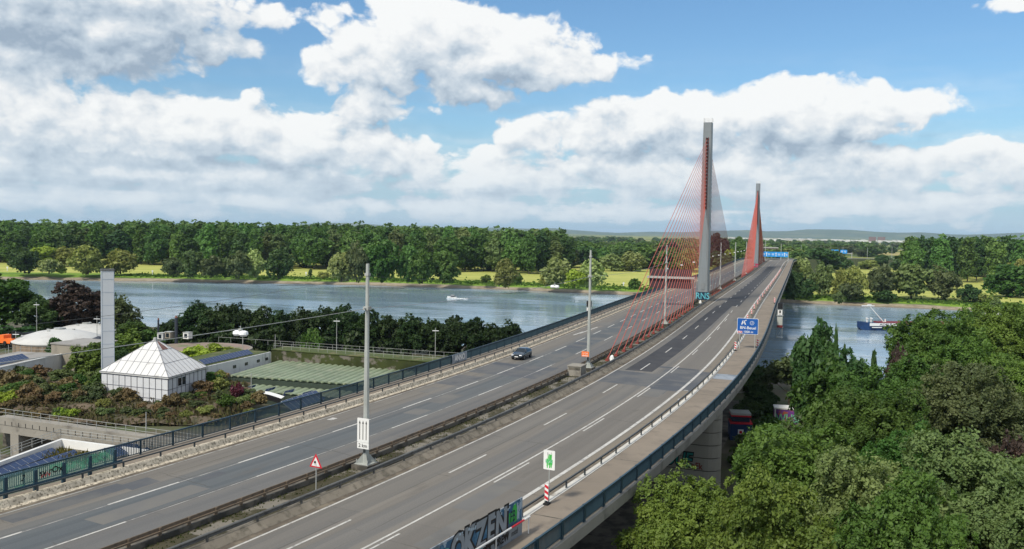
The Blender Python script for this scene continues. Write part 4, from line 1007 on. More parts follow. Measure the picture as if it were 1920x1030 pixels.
# ------------------------------------------------------------------ sign gantries
def gantry(name, lb, cat, s_, o0, o1, z0, z1, panels, back=False, grp=None, gz=6.6):
    t_ = sign_root(name, lb, cat, s_, (o0 + o1)/2, 0, grp); W2 = (o1 - o0)/2
    for x in ((W2,) if back else (-W2, W2)):
        mb = MB(); mb.box((x, 0, (z1 + .2)/2), (.45, .5, z1 + .2)); mb.build('leg', M['rail_grey'] if back else M['galv'], t_, local=True)
    mb = MB(); mb.box((0, 0, gz), (2*W2 + .8, .6, .55)); mb.build('beam', M['galv'], t_, local=True)
    return t_
t_ = gantry('sign_gantry', 'dark backs of overhead sign panels over the left carriageway behind the red cables', 'gantry', 116, -10.3, .9, 5, 7.2, None, True, gz=7.2)
mb = MB(); mb.box((-.2, .5, 8.35), (10.6, .16, 1.8)); mb.box((-.2, .5, 5.7), (10.6, .16, 2.5)); mb.build('panel', mat('panel_back', (.05, .03, .035), .6, var=.1), t_, local=True)
t_ = gantry('sign_gantry', 'gantry with three light blue motorway signs at the far end of the bridge', 'gantry', 520, -.5, 17.5, 4, 7.4, None, False, gz=5.4)
for x, w in ((-5.2, 5.4), (1.0, 6.6), (6.6, 4.4)):
    plate('panel', w, 3.5, 5.6, -.5, M['skyblue'], t_, .1, x)
    mb = MB(); mb.panel([(x - .18, 4.3), (x + .18, 4.3), (x + .18, 6.2), (x - .18, 6.2)][::-1], -.52, -.501); mb.panel([(x - .6, 6.1), (x + .6, 6.1), (x, 6.9)][::-1], -.52, -.501)
    for kk in (-1, 1): mb.box((x + kk*w*.3, -.51, 5.9), (w*.26, .02, .28)); mb.box((x + kk*w*.3, -.51, 5.2), (w*.22, .02, .25))
    mb.build('symbol', M['white'], t_, local=True)
p = atd(1571, 486, 1075)
t_ = thing('sign_gantry', 'far gantry with two blue signs above the trees right of the bridge end', 'gantry', p, R(-28))
for x in (-16, 16):
    mb = MB(); mb.box((x, 0, 4), (.6, .6, 9)); mb.build('leg', M['galv'], t_, local=True)
mb = MB(); mb.box((0, 0, 7.2), (33, .7, .8)); mb.build('beam', M['galv'], t_, local=True)
for x, w in ((-5.5, 12), (6.5, 8)):
    plate('panel', w, 4.6, 9.2, -.6, M['skyblue'], t_, .1, x)
    mb = MB()
    for kk in (-1, 1): mb.box((x + kk*w*.22, -.61, 9.9), (w*.3, .02, .5)); mb.box((x + kk*w*.24, -.61, 8.6), (w*.2, .02, .5))
    mb.build('symbol', M['white'], t_, local=True)
# far overbridge behind the farther pylon
p = atd(1437, 470, 1000)
t_ = thing('road_overbridge', 'low grey overbridge crossing the motorway beyond the blue gantry signs', 'bridge', p, R(-15))
mb = MB(); mb.box((0, 0, 2.2), (26, 5, 1.6)); mb.build('deck', M['conc_dark'], t_, local=True); mb = MB(); mb.box((0, -2.5, 3.6), (26, .2, 1.1)); mb.build('railing', M['galv'], t_, local=True)
for x in (-11, 11):
    mb = MB(); mb.box((x, 0, -2), (1.2, 4, 7)); mb.build('pier', M['conc'], t_, local=True)

# ------------------------------------------------------------------ navigation sign towers on the outer edges
def navtower(s_, o_, sg, lb, full=True):
    t_ = thing('navigation_sign_tower', lb, 'navigation sign', B(s_, o_, 0), -head(s_), 'navigation signs on the bridge edges'); t_.scale = (.66, .8, 1)
    mb = MB(); w = .85
    for x in (-w, w):
        for y in (-.7, .7): mb.tube((x, y, -5.2 if full else -1.5), (x, y, 2.9), .07, n=5)
    for z in (-4.9, -2.6, .1) if full else (.1,):
        mb.box((0, 0, z), (2*w + .5, 1.9, .10))
        for a, c2 in (((-w, -.7), (w, .7)), ((w, -.7), (-w, .7))): mb.tube((*a, z), (*c2, z + 2), .04, n=4)
    mb.build('frame', M['galv'], t_, local=True)
    mb = MB(); mb.box((0, -.8, 2.3), (1.7, .12, 1.3)); mb.build('dark_panel', M['black'], t_, local=True)
    mb = MB(); mb.box((0, -.92, .85), (1.4, .1, 1.15)); mb.build('white_panel', M['white'], t_, local=True)
    mb = MB(); mb.box((0, -.98, 1.0), (.55, .02, .6)); mb.box((0, -.98, .45), (.2, .02, .25)); mb.build('symbol', M['black'], t_, local=True)
    if full:
        mb = MB(); mb.box((0, -.5, -1.1), (1.75, 1.1, 1.9)); mb.build('cabinet', M['mast'], t_, local=True)
        mb = MB(); mb.box((0, -.5, -2.35), (1.9, 1.3, .5)); mb.build('tray', M['hullred'], t_, local=True)
navtower(101, 22.2, 1, 'grey lattice tower with white navigation sign on the right outer edge')
navtower(84, -18.2, -1, 'white navigation sign with dark panel on the left outer edge behind the second mast', False)

# ------------------------------------------------------------------ the car
t_ = thing('car', 'dark blue estate car with pale number plate driving towards the viewer in the left lane', 'car', B(12.4, -10.6, .01), math.pi - head(12.4) + 0.0)
# local: front = +y after the turn; sections along y: (y, half width low, half width shoulder, half width roof, z sill, z shoulder, z roof)
secs = [(2.22, .62, .72, .60, .32, .62, .68), (2.12, .80, .84, .70, .26, .74, .80), (1.6, .88, .90, .74, .24, .86, .94), (.95, .90, .91, .74, .24, .92, 1.03), (.2, .91, .91, .62, .24, .95, 1.46), (-.6, .91, .91, .62, .24, .97, 1.53), (-1.4, .90, .90, .60, .24, .98, 1.48), (-1.95, .88, .88, .60, .28, .98, 1.25), (-2.22, .78, .82, .62, .36, .92, 1.0)]
def loft(secs, pts):
    mb = MB(); n = len(pts(secs[0]))
    for s_ in secs: mb.v += pts(s_)
    for k in range(len(secs) - 1):
        for i in range(n):
            j = (i + 1) % n; mb.f.append((k*n + i, k*n + j, k*n + n + j, k*n + n + i)); mb.m.append(0); mb.uv.append(None)
    mb.f.append(tuple(range(n))[::-1]); mb.m.append(0); mb.uv.append(None); e = (len(secs) - 1)*n
    mb.f.append(tuple(e + i for i in range(n))); mb.m.append(0); mb.uv.append(None)
    return mb
mb = loft(secs, lambda s_: [(-s_[1], s_[0], s_[4]), (-s_[2], s_[0], (s_[4] + s_[5])/2), (-s_[2]*.98, s_[0], s_[5]), (-s_[3], s_[0], s_[6] - .05), (-s_[3]*.8, s_[0], s_[6]), (s_[3]*.8, s_[0], s_[6]), (s_[3], s_[0], s_[6] - .05), (s_[2]*.98, s_[0], s_[5]), (s_[2], s_[0], (s_[4] + s_[5])/2), (s_[1], s_[0], s_[4])])
body = mb.build('body', M['car'], t_, local=True, smooth=True)
bv = body.modifiers.new('smooth', 'SUBSURF'); bv.levels = 1; bv.render_levels = 2
mb = MB(); mb.quad([(-.70, 1.02, 1.015), (.70, 1.02, 1.015), (.58, .25, 1.455), (-.58, .25, 1.455)]); mb.build('windscreen', M['cglass'], t_, local=True).location = (0, .05, .02)
for sg in (-1, 1):
    mb = MB()
    for y0, y1 in ((.75, -.15), (-.22, -1.0), (-1.08, -1.75)):
        zt = lambda y: np.interp(y, [-1.95, -1.4, .2, .9], [1.22, 1.36, 1.37, 1.06])
        P = [(sg*.925, y0, 1.0), (sg*.925, y1, 1.0), (sg*.70, y1, zt(y1)), (sg*.70, y0, zt(y0))]
        mb.quad(P if sg < 0 else P[::-1])
    mb.build('side_window', M['cglass'], t_, local=True)
    for y in (1.42, -1.36):
        mb = MB(); mb.tube((sg*.70, y, .34), (sg*.925, y, .34), .34, n=18); wh = mb.build('wheel', M['rubber'], t_, local=True)
        mb = MB(); mb.tube((sg*.91, y, .34), (sg*.935, y, .34), .21, n=12); mb.build('rim', M['rail_grey'], wh, local=True)
    mb = MB(); mb.box((sg*.60, 2.10, .70), (.34, .16, .13)); mb.build('headlight', M['lamp'], t_, local=True)
    mb = MB(); mb.box((sg*1.0, .72, 1.02), (.2, .12, .14)); mb.build('wing_mirror', M['car'], t_, local=True)
mb = MB(); mb.box((0, 2.235, .50), (.52, .03, .13)); mb.build('number_plate', M['white'], t_, local=True)
mb = MB(); mb.box((0, 2.20, .66), (.85, .06, .12)); mb.box((0, 2.2, .36), (1.2, .06, .1)); mb.build('grille', M['black'], t_, local=True)

# ------------------------------------------------------------------ boats
p = atz(848, 560, ZW)
t_ = thing('motor_boat', 'small white motor boat throwing spray in the middle of the river', 'boat', p, R(70))
mb = loft([(-2.6, 1.0, .1, .9), (0, 1.15, .05, .95), (1.8, .8, .15, 1.1), (3.0, .1, .6, 1.25)], lambda s_: [(-s_[1]*.6, s_[0], s_[2] - .25), (-s_[1], s_[0], s_[3]), (s_[1], s_[0], s_[3]), (s_[1]*.6, s_[0], s_[2] - .25)]); mb.build('hull', M['white'], t_, local=True)
mb = MB(); mb.box((0, -.2, 1.35), (1.4, 1.8, .9)); mb.build('cabin', M['cglass'], t_, local=True); mb = MB(); mb.box((0, -.2, 1.86), (1.55, 2.0, .1)); mb.build('roof', M['white'], t_, local=True)
t_ = thing('spray', 'white wash of foam around the small motor boat', 'spray', p + np.array([0, 0, .0]), R(70)); mb = MB(); rnd = random.Random(2)
for k in range(90):
    y = -2.2 - 7*rnd.random()**1.5; x = rnd.gauss(0, .5 + .16*abs(y)); mb.box((x, y, .1), (.3 + .5*rnd.random(), .5 + .7*rnd.random(), .12 + .4*rnd.random()), 0, rnd.random())
for k in range(26):
    y = 2.5 - 4*rnd.random(); sg = rnd.choice((-1, 1)); mb.box((sg*(1.2 + .6*rnd.random()), y, .15), (.4, .7, .3 + .4*rnd.random()), 0, rnd.random())
t_2 = mb.build('foam', M['foam'], t_, local=True); t_['kind'] = 'stuff'
pb = atz(1607, 618, ZW); pe = atz(1700, 618.5, ZW - 0)
dv = Vector(pe) - Vector(pb); rzb = math.atan2(dv.y, dv.x)
t_ = thing('tanker_barge', 'dark blue tanker barge with maroon deck and white bow crane, half hidden by trees', 'barge', pb, rzb)
L = 68
# bow to the left: local x runs along the hull
hs = [(0, .3, 3.4, 1.2), (1.2, 2.0, 3.3, .2), (3.5, 3.6, 3.1, -.6), (7, 4.4, 2.75, -.6), (20, 4.5, 2.3, -.6), (50, 4.5, 2.3, -.6), (64, 4.3, 2.7, -.6), (L, 3.4, 3.0, .2)]
mb = loft(hs, lambda s_: [(s_[0], -s_[1]*.85, s_[3]), (s_[0], -s_[1], s_[2]), (s_[0], s_[1], s_[2]), (s_[0], s_[1]*.85, s_[3])]); 
mb.f = [f[::-1] for f in mb.f]; mb.build('hull', M['hullblue'], t_, local=True)
mb = MB(); mb.box((34, 0, 2.75), (50, 7.6, .9)); mb.build('deck_trunk', M['hullred'], t_, local=True)
mb = MB(); mb.box((9.7, -4.56, 2.55), (13.4, .08, 1.15)); mb.box((6.2, -4.4, 1.35), (4.2, .2, .35)); mb.build('name_board', M['white'], t_, local=True)
text('lettering', 'ADELE', 1.15, M['navy'], t_, (9.9, -4.62, 2.52), (R(90), 0, 0), offset=.02, sx=1.6)
mb = MB(); mb.tube((12.2, 0, 2.4), (5.2, 0, 9.6), .25, .18, n=8); mb.box((4.4, 0, 9.9), (5.4, .5, .35)); mb.box((5.0, 0, 10.2), (1.6, .6, .6)); mb.tube((12.2, 0, 2.2), (12.2, 0, 4.4), .3, n=8); mb.build('crane', M['white'], t_, local=True)
for x in (4.2, 6.0):
    mb = MB(); mb.tube((x, 0, 3), (x, 0, 4.6), .28, n=8); mb.tube((x, -.7, 4.6), (x, .7, 4.6), .32, n=8); mb.build('windlass', M['white'], t_, local=True)
mb = MB(); mb.box((61, 0, 4.9), (7, 7, 4)); mb.box((60, 0, 7.4), (4, 5, 1.6)); mb.build('wheelhouse', M['white'], t_, local=True)
# white kilometre posts on the far bank
for px, py_, lb in [(14, 504, 'small white marker post at the far left of the meadow'), (286, 511, 'white round marker board on the far bank between willows'), (574, 514, 'small white marker post beside the little conifer'), (1169, 534, 'small white marker post on the bank left of the red cables'), (1519, 545, 'white marker post on the bank right of the bridge')]:
    p = atz(px, py_ + 4, ZF - .6); t_ = thing('marker_post', lb, 'marker post', p); mb = MB(); mb.tube((0, 0, 0), (0, 0, 3.0), .28, n=6); mb.box((0, -.1, 2.4), (1.1, .2, 1.1)); mb.build('post', M['white'], t_, local=True)
# ------------------------------------------------------------------ the waterworks on the left: pavilion, stack, halls, terraces
RZ = -.3206
V3 = lambda p, z=None: Vector((float(p[0]), float(p[1]), float(p[2] if z is None else z)))
def bar(mb, a, b, w=.05, mi=0): mb.tube(a, b, w, n=4, mi=mi, cap=False)
# pavilion with pyramid roof
zb, zc = -11.4, -5.75
cF, cL, cR = atz(315, 709, zc), atz(190, 697, zc), atz(385.5, 689, zc)
c = [V3(cF), V3(cL), V3(cL + cR - cF), V3(cR)]
ap = atd(291, 636, float((c[1].y + c[3].y)/2)); apex = V3(ap); ctr = (c[0] + c[2])/2; apex.x = ap[0]
t_ = thing('pavilion', 'white panelled pavilion with pyramid roof and dark grid lines beside the chimney', 'building', (ctr.x, ctr.y, zb))
mb = MB()
for i in range(4):
    a, b2 = c[i], c[(i + 1) % 4]; mb.quad([V3(a, zb), V3(a), V3(b2), V3(b2, zb)])
mb.build('wall', M['clad'], t_)
mb = MB()
ev = [p + (p - ctr).normalized()*.28 + Vector((0, 0, .1)) for p in c]
for i in range(4):
    mb.quad([ev[i], ev[(i + 1) % 4], apex]); 
mb.quad([V3(e, zc - .12) for e in ev]); 
for i in range(4): mb.quad([V3(ev[i], zc - .12), V3(ev[(i + 1) % 4], zc - .12), ev[(i + 1) % 4], ev[i]])
roof = mb.build('roof', M['cladroof'], t_)
mb = MB()
for i in range(4):
    a, b2 = ev[i], ev[(i + 1) % 4]; n_ = ((b2 - a).cross(apex - a)).normalized(); n_ = n_ if n_.z > 0 else -n_
    for k in range(1, 10):
        f = k/10; g_ = 1 - abs(2*f - 1); p = a.lerp(b2, f); top = (a.lerp(apex, g_) if f < .5 else b2.lerp(apex, g_)) if k != 5 else apex
        # lines run square to the eaves until they meet a hip
        bar(mb, p + n_*.02, top + n_*.02, .035)
    for f in (.34, .68): bar(mb, a.lerp(apex, f) + n_*.02, b2.lerp(apex, f) + n_*.02, .03)
    bar(mb, a + n_*.03, apex + n_*.03, .05); bar(mb, a + n_*.02, b2 + n_*.02, .06)
mb.build('roof_ribs', mat('roof_rib_grey', (.20, .20, .22), .5, var=.05), roof)
a, b2 = ev[3], ev[0]; n_ = ((b2 - a).cross(apex - a)).normalized(); n_ = n_ if n_.z > 0 else -n_
mb = MB(); mid = lambda f, h: a.lerp(b2, f).lerp(apex, h)
mb.quad([p + n_*.03 for p in (mid(.3, .68), mid(.75, .68), mid(.72, .92), mid(.3, .95))]); k = mb.build('roof_panel', M['rust'], roof); k['label'] = 'rust brown panels near the apex'
mb = MB(); mb.tube(apex - Vector((0, 0, .15)), apex + Vector((0, 0, .25)), .35, .28, n=8); mb.build('finial', M['galv'], roof)
mb = MB()
for i in range(4):
    a, b2 = c[i], c[(i + 1) % 4]; d = (b2 - a).normalized(); n_ = Vector((-d.y, d.x, 0)); n_ = n_ if n_.dot(a - ctr) > 0 else -n_
    L = (b2 - a).length; n = max(8, int(L/1.15))
    for k in range(n + 1):
        p = a.lerp(b2, k/n) + n_*.03; bar(mb, V3(p, zb), V3(p, zc - .1), .04)
    for z in (zc - .28, zc - 1.95, zc - 3.5): bar(mb, V3(a + n_*.03, z), V3(b2 + n_*.03, z), .035)
mb.build('wall_grid', mat('grid_line_dark', (.05, .05, .075), .5, var=.05), t_)
a, b2 = c[0], c[3]; d = (b2 - a).normalized(); n_ = Vector((d.y, -d.x, 0)); n_ = n_ if n_.dot(a - ctr) > 0 else -n_
for f in (.25, .36):
    p = a.lerp(b2, f) + n_*.05; q_ = a.lerp(b2, f + .085) + n_*.05; mb = MB(); mb.quad([V3(p, zc - 1.75), V3(q_, zc - 1.75), V3(q_, zc - .5), V3(p, zc - .5)]); w_ = mb.build('window', M['cglass'], t_)
# chimney
p = atd(202, 640, 152); zt = atd(202, 507, 152)[2]
t_ = thing('chimney', 'tall square pale blue-white chimney rising beside the pavilion', 'chimney', (p[0], p[1], -11.5), R(29))
mb = MB(); mb.box((0, 0, (zt + 11.5)/2), (1.95, 1.95, zt + 11.5)); mb.build('shaft', M['chim'], t_, local=True)
mb = MB()
for z in np.arange(2.2, zt + 11, 2.25): mb.box((0, 0, z), (2.0, 2.0, .05))
for x, y in ((-.97, -.97), (.97, -.97), (-.97, .97), (.97, .97)): mb.box((x, y, (zt + 11.5)/2), (.08, .08, zt + 11.52))
mb.build('cladding_joints', mat('joint_blue_grey', (.30, .36, .44), .5, var=.05), t_, local=True)
mb = MB(); mb.box((0, 0, zt + 11.5 + .1), (2.15, 2.15, .22)); mb.build('cap', M['rail_grey'], t_, local=True)
# barrel vaulted hall roofs
def vaults(name, lb, A, Bq, depth, z, nb, rad, dirn, cat='roof'):
    A, Bq = V3(A, z), V3(Bq, z); d = (Bq - A); w = d.length/nb; d.normalize(); n_ = Vector(dirn).normalized()
    t_ = thing(name, lb, cat, A, 0, 'green barrel vaulted halls')
    mb = MB()
    for k in range(nb):
        o0 = A + d*(w*k); prev = None
        for j in range(9):
            a = math.pi*j/8; off = d*(w/2 - w*.47*math.cos(a)) + Vector((0, 0, rad*math.sin(a)))
            P = [o0 + off - n_*.0, o0 + off + n_*(depth*.48), o0 + off + n_*depth]
            P[0] = o0 + off*.985 + n_*(.5*math.sin(a))*-1
            if prev: mb.quad([prev[0], P[0], P[1], prev[1]]); mb.quad([prev[1], P[1], P[2], prev[2]])
            prev = P
        # rounded nose
        for j in range(8):
            a, a2 = math.pi*j/8, math.pi*(j + 1)/8; q0 = lambda a: o0 + (d*(w/2 - w*.47*math.cos(a)) + Vector((0, 0, rad*math.sin(a))))*.985 - n_*(.5*math.sin(a))
            mb.quad([o0 + d*(w/2) - n_*.5, q0(a2), q0(a)])
        mb.quad([o0, o0 + d*(w*.04), o0 + d*(w*.04) + n_*depth, o0 + n_*depth]); mb.quad([o0 + d*(w*.96), o0 + d*w, o0 + d*w + n_*depth, o0 + d*(w*.96) + n_*depth])
    mb.build('vault_roof', M['barrel'], t_, smooth=False)
    mb = MB(); a2 = A + d*(w*nb); base = [A - n_*.7, a2 - n_*.7, a2 + n_*(depth + .1), A + n_*(depth + .1)]
    mb.prism([(p.x, p.y) for p in base], -12.2, z - .12); mb.build('wall', M['barrel_dk'], t_)
    return t_, d, n_
A1, B1 = atz(430, 706, -8.6), atz(655.5, 722, -8.6); d1 = B1 - A1; B1 = A1 + d1*1.75
nrm = (-.02 + .33, .98)
vaults('vaulted_hall', 'upper hall roof of many narrow green barrel vaults below the ivy wall', A1, B1, 18.0, -8.6, 30, .42, (.22, .975, 0))
A2, B2 = atz(395, 709, -9.8), atz(655, 727, -9.8); B2 = A2 + (B2 - A2)*1.5
A2 = A2 + np.array([-.22, -.975, 0])*9.5; B2 = B2 + np.array([-.22, -.975, 0])*9.5
vaults('vaulted_hall', 'lower hall roof of green barrel vaults in front of the upper one', A2, B2, 9.3, -9.8, 30, .34, (.22, .975, 0))
# ivy covered retaining wall behind the halls, with coping rail
wl, wr = atz(509, 656, -6.3), atz(905, 687, -6.3)
t_ = thing('ivy_wall', 'concrete wall overgrown with dark moss and ivy behind the green vaults', 'wall', V3(wl, -9.5))
d = V3(wr - wl, 0).normalized(); n_ = Vector((-d.y, d.x, 0)); mb = MB()
P = [V3(wl), V3(wr), V3(wr) + n_*.6, V3(wl) + n_*.6]; mb.prism([(p.x, p.y) for p in P], -11.8, -6.3); mb.build('wall', M['ivy_wall'], t_)
mb = MB(); P = [V3(wl) - n_*.15, V3(wr) - n_*.15, V3(wr) + n_*5.0, V3(wl) + n_*5.0]; mb.prism([(p.x, p.y) for p in P], -6.3, -6.15); mb.build('grass_coping', M['verge'], t_)
mb = MB(); P = [V3(wl) - n_*.35, V3(wr) - n_*.35, V3(wr), V3(wl)]; mb.prism([(p.x, p.y) for p in P], -9.3, -8.75); mb.build('gutter', M['black'], t_)
def railing(name, lb, pts, h, m, rails=(1.0,), step=2.0, grp='metal railings of the waterworks', rad=.028):
    t_ = thing(name, lb, 'railing', pts[0], 0, grp); mb = MB()
    for a, b2 in zip(pts[:-1], pts[1:]):
        for f in rails: bar(mb, a + Vector((0, 0, h*f)), b2 + Vector((0, 0, h*f)), rad)
    mb.build('rails', m, t_)
    pl = []
    for a, b2 in zip(pts[:-1], pts[1:]):
        L = (b2 - a).length; n = max(1, int(L/step)); pl += [(a.lerp(b2, k/n), 0) for k in range(n + 1)]
    mb = MB(); mb.tube((0, 0, 0), (0, 0, h), rad*1.15, n=5); po = mb.build('post', m, t_, local=True); repeat(po, pl[:100], t_); return t_
railing('railing', 'long thin railing along the top of the ivy wall by the tree row', [V3(wl, -6.15) + n_*.8, V3(wr, -6.15) + n_*.8], 1.1, M['galv'], (1, .55))
a_ = V3(atz(410, 641, -6.1)); railing('railing', 'second thin railing on the grass strip behind the ivy wall', [a_, V3(atz(860, 672, -6.1))], 1.0, M['galv'], (1,), 3)
# white plastered building with photovoltaic strip next to the pavilion
e0, e1 = atz(508, 660, -6.4), atz(376, 690, -6.4)
t_ = thing('flat_roof_building', 'long white plastered building with a strip of solar panels right of the pavilion', 'building', V3(e1, -9.8))
d = V3(e0 - e1, 0).normalized(); n_ = Vector((-d.y, d.x, 0)); mb = MB()
P = [V3(e1), V3(e0), V3(e0) + n_*9, V3(e1) + n_*9]; mb.prism([(p.x, p.y) for p in P], -11.8, -6.4); mb.build('wall', M['plaster'], t_)
mb = MB(); P2 = [P[0] + n_*.3 + d*.3, P[1] + n_*.3 - d*.3, P[2], P[3]]; mb.prism([(p.x, p.y) for p in P2], -6.4, -6.3); mb.build('roof', M['verge'], t_)
LB_ = (e0 - e1); LL = float(np.hypot(LB_[0], LB_[1]))
for f in (.45, .62, .80, .93):
    p = V3(e1).lerp(V3(e0), f) - n_*.02; mb = MB(); mb.box((p.x, p.y, -7.6), (.9, .12, .55), 0, math.atan2(d.y, d.x)); mb.build('window', M['cglass'], t_)
def solar_row(lb, A, Bq, up, n, tilt_h, grp='solar panel rows', cat='solar panels'):
    """tilted row: front edge A->B, back edge up by vector `up`"""
    A, Bq, up = V3(A), V3(Bq), V3(up); t_ = thing('solar_panel_row', lb, cat, A, 0, grp); d = (Bq - A)/n
    mb = MB(); fr = MB(); nrm_ = d.cross(up).normalized()
    for k in range(n):
        a = A + d*(k + .03); b2 = A + d*(k + .97)
        mb.quad([a + up*.02, b2 + up*.02, b2 + up*.98, a + up*.98])
    fr.quad([A - nrm_*.03, Bq - nrm_*.03, Bq + up - nrm_*.03, A + up - nrm_*.03]); fr.quad([A + up - nrm_*.05, Bq + up - nrm_*.05, Bq - nrm_*.05, A - nrm_*.05])
    for k in (0, n/2, n): p = A + d*k + up; fr.tube(p, (p.x, p.y, A.z - .1), .03, n=4)
    mb.build('panels', M['solar'], t_); fr.build('frame', M['frame'], t_); return t_
pA = V3(e1).lerp(V3(e0), .10) + n_*.8 + Vector((0, 0, .25)); pB = V3(e1).lerp(V3(e0), .78) + n_*.8 + Vector((0, 0, .25))
solar_row('strip of solar panels on the white building right of the pavilion', pA, pB, n_*1.3 + Vector((0, 0, .75)), 16, 1)
solar_row('short strip of solar panels behind the right corner of the pavilion', pA + n_*3.2 - d*2, pA + n_*3.2 + d*2.2, n_*1.3 + Vector((0, 0, .75)), 4, 1)
# round tanks with pale domed covers
def tank(lb, px, pyc, rpx, Y, zr, hc, walls):
    p = atd(px, pyc, Y); r = rpx*Y/F
    t_ = thing('round_tank', lb, 'tank', (p[0], p[1], -11), 0, 'round tanks with pale roofs')
    H = p[2] + 11; mb = MB(); n = 40
    poly = [(p[0] + r*math.cos(2*math.pi*k/n), p[1] + r*math.sin(2*math.pi*k/n)) for k in range(n)]; mb.prism(poly, -11, p[2]); mb.build('wall', M['timber'], t_)
    mb = MB(); rings = [(1.03, -.1), (1.03, .12), (.8, hc*.42), (.5, hc*.78), (.2, hc*.97), (.12, hc)]
    for f, z in rings: mb.v += [(p[0] + r*f*math.cos(2*math.pi*k/n), p[1] + r*f*math.sin(2*math.pi*k/n), p[2] + z) for k in range(n)]
    for a in range(len(rings) - 1):
        for k in range(n): j = (k + 1) % n; mb.f.append((a*n + k, a*n + j, a*n + n + j, a*n + n + k)); mb.m.append(0); mb.uv.append(None)
    mb.f.append(tuple(range((len(rings) - 1)*n, len(rings)*n))); mb.m.append(0); mb.uv.append(None)
    mb.build('roof', M['domeroof'], t_, smooth=True)
    mb = MB(); mb.tube((p[0], p[1], p[2] + hc - .05), (p[0], p[1], p[2] + hc + .3), r*.13, n=10)
    for k in range(4): a = k*1.3 + .4; mb.box((p[0] + r*.3*math.cos(a), p[1] + r*.3*math.sin(a), p[2] + hc*.93), (.5, .4, .3))
    mb.build('roof_hatch', M['galv'], t_); return t_
tank('round tank with pale shallow domed roof and brown wall, nearer of the two', 112, 637, 78, 190, 0, 2.3, 1)
tank('round tank with pale domed roof half hidden behind the nearer tank and chimney', 163, 622, 66, 222, 0, 2.0, 1)
p = atd(62, 627, 203); t_ = thing('plant_hut', 'small white flat roofed hut behind the left rim of the round tank', 'building', (p[0], p[1], -11), RZ); mb = MB(); mb.box((0, 0, 2.6 + p[2]*.5 + 5.5 - 2.6), (4, 3, p[2] + 11)); mb.build('wall', M['plaster'], t_, local=True); mb = MB(); mb.box((0, 0, p[2] + 11.2), (4.4, 3.4, .35)); mb.build('roof', M['black'], t_, local=True)
# beige block behind the pavilion
p = atd(160, 668, 168); t_ = thing('concrete_block_building', 'plain beige building block between the white wall and the chimney', 'building', (p[0], p[1], -11.8), RZ)
mb = MB(); zt_ = atd(160, 643, 168)[2] + 1.8; mb.box((0, 0, (zt_ + 10)/2), (8.5, 8, zt_ + 10)); mb.build('wall', M['beige'], t_, local=True); mb = MB(); mb.box((0, 0, zt_ + 10.1), (8.8, 8.3, .25)); mb.build('roof', M['roof_gr'], t_, local=True)
p = atd(185, 645, 176); t_ = thing('pitched_roof_shed', 'shed with small dark pitched roof just left of the chimney', 'building', (p[0], p[1], -10), RZ)
mb = MB(); mb.box((0, 0, 1.1), (5, 5, 5.8)); mb.build('wall', M['timber'], t_, local=True); mb = MB(); zt_ = atd(182, 630, 176)[2] + 10; mb.quad([(-2.8, -2.8, 4), (2.8, -2.8, 4), (0, 0, zt_)]); mb.quad([(2.8, -2.8, 4), (2.8, 2.8, 4), (0, 0, zt_)]); mb.quad([(2.8, 2.8, 4), (-2.8, 2.8, 4), (0, 0, zt_)]); mb.quad([(-2.8, 2.8, 4), (-2.8, -2.8, 4), (0, 0, zt_)]); mb.build('roof', M['pole_dk'], t_, local=True)
# left white building with solar roof
a0, a1 = atz(125, 663, -6.6), atz(-30, 697, -6.6)
t_ = thing('flat_roof_building', 'white plastered building with solar roof at the left edge in front of the tank', 'building', V3(a1, -10))
d = V3(a0 - a1, 0).normalized(); n_ = Vector((-d.y, d.x, 0)); P = [V3(a1), V3(a0), V3(a0) + n_*10, V3(a1) + n_*10]
mb = MB(); mb.prism([(q_.x, q_.y) for q_ in P], -11.8, -6.6); mb.build('wall', M['plaster'], t_)
mb = MB(); mb.prism([(q_.x, q_.y) for q_ in [P[0] + n_*.25 - d*.0, P[1] + n_*.25 - d*.25, P[2], P[3]]], -6.6, -6.55); mb.build('roof', M['roof_gr'], t_)
mb = MB(); mb.prism([(q_.x, q_.y) for q_ in [P[0] - n_*.08, P[1] - n_*.08, P[1] + n_*.22, P[0] + n_*.22]], -6.6, -6.42); mb.build('coping', M['white'], t_)
railing('railing', 'pale railing on the roof of the white building at the left edge', [P[1] + n_*9.5 + Vector((0, 0, .05)), P[1] + n_*.6 + Vector((0, 0, .05))], 1.1, M['galv'], (1, .5)); railing('railing', 'pale railing along the rear of the left white building roof', [P[1] + n_*9.6 + Vector((0, 0, .05)), P[2] - d*16 + Vector((0, 0, .05))], 1.1, M['galv'], (1, .5))
LL = (P[1] - P[0]).length
solar_row('front row of solar panels on the left white building', P[0] + n_*1.6 + Vector((0, 0, .2)), P[0] + n_*1.6 + d*(LL*.62) + Vector((0, 0, .2)), n_*1.5 + Vector((0, 0, .85)), 14, 1)
solar_row('rear row of solar panels on the left white building', P[0] + n_*4.8 + Vector((0, 0, .2)), P[0] + n_*4.8 + d*(LL*.5) + Vector((0, 0, .2)), n_*1.5 + Vector((0, 0, .85)), 11, 1)
# orange machine at the far left
p = atz(18, 655, -9); t_ = thing('orange_skip_loader', 'orange machine with dark arm parked behind the left solar roof', 'machine', (p[0], p[1], -8.0), R(-20))
mb = MB(); mb.box((0, 0, .9), (4.2, 2.2, 1.0)); mb.box((-1.2, 0, 1.7), (1.4, 2.0, .8)); mb.build('body', M['orange'], t_, local=True); mb = MB(); mb.box((1.3, 0, 1.9), (.6, .8, 2.2)); mb.box((2.2, 0, 2.6), (2.0, .5, .5)); mb.build('arm', M['black'], t_, local=True)
for x in (-2, 0, 2):
    mb = MB(); mb.tube((x, -1.25, .45), (x, 1.25, .45), .45, n=12); mb.build('wheel', M['rubber'], t_, local=True)
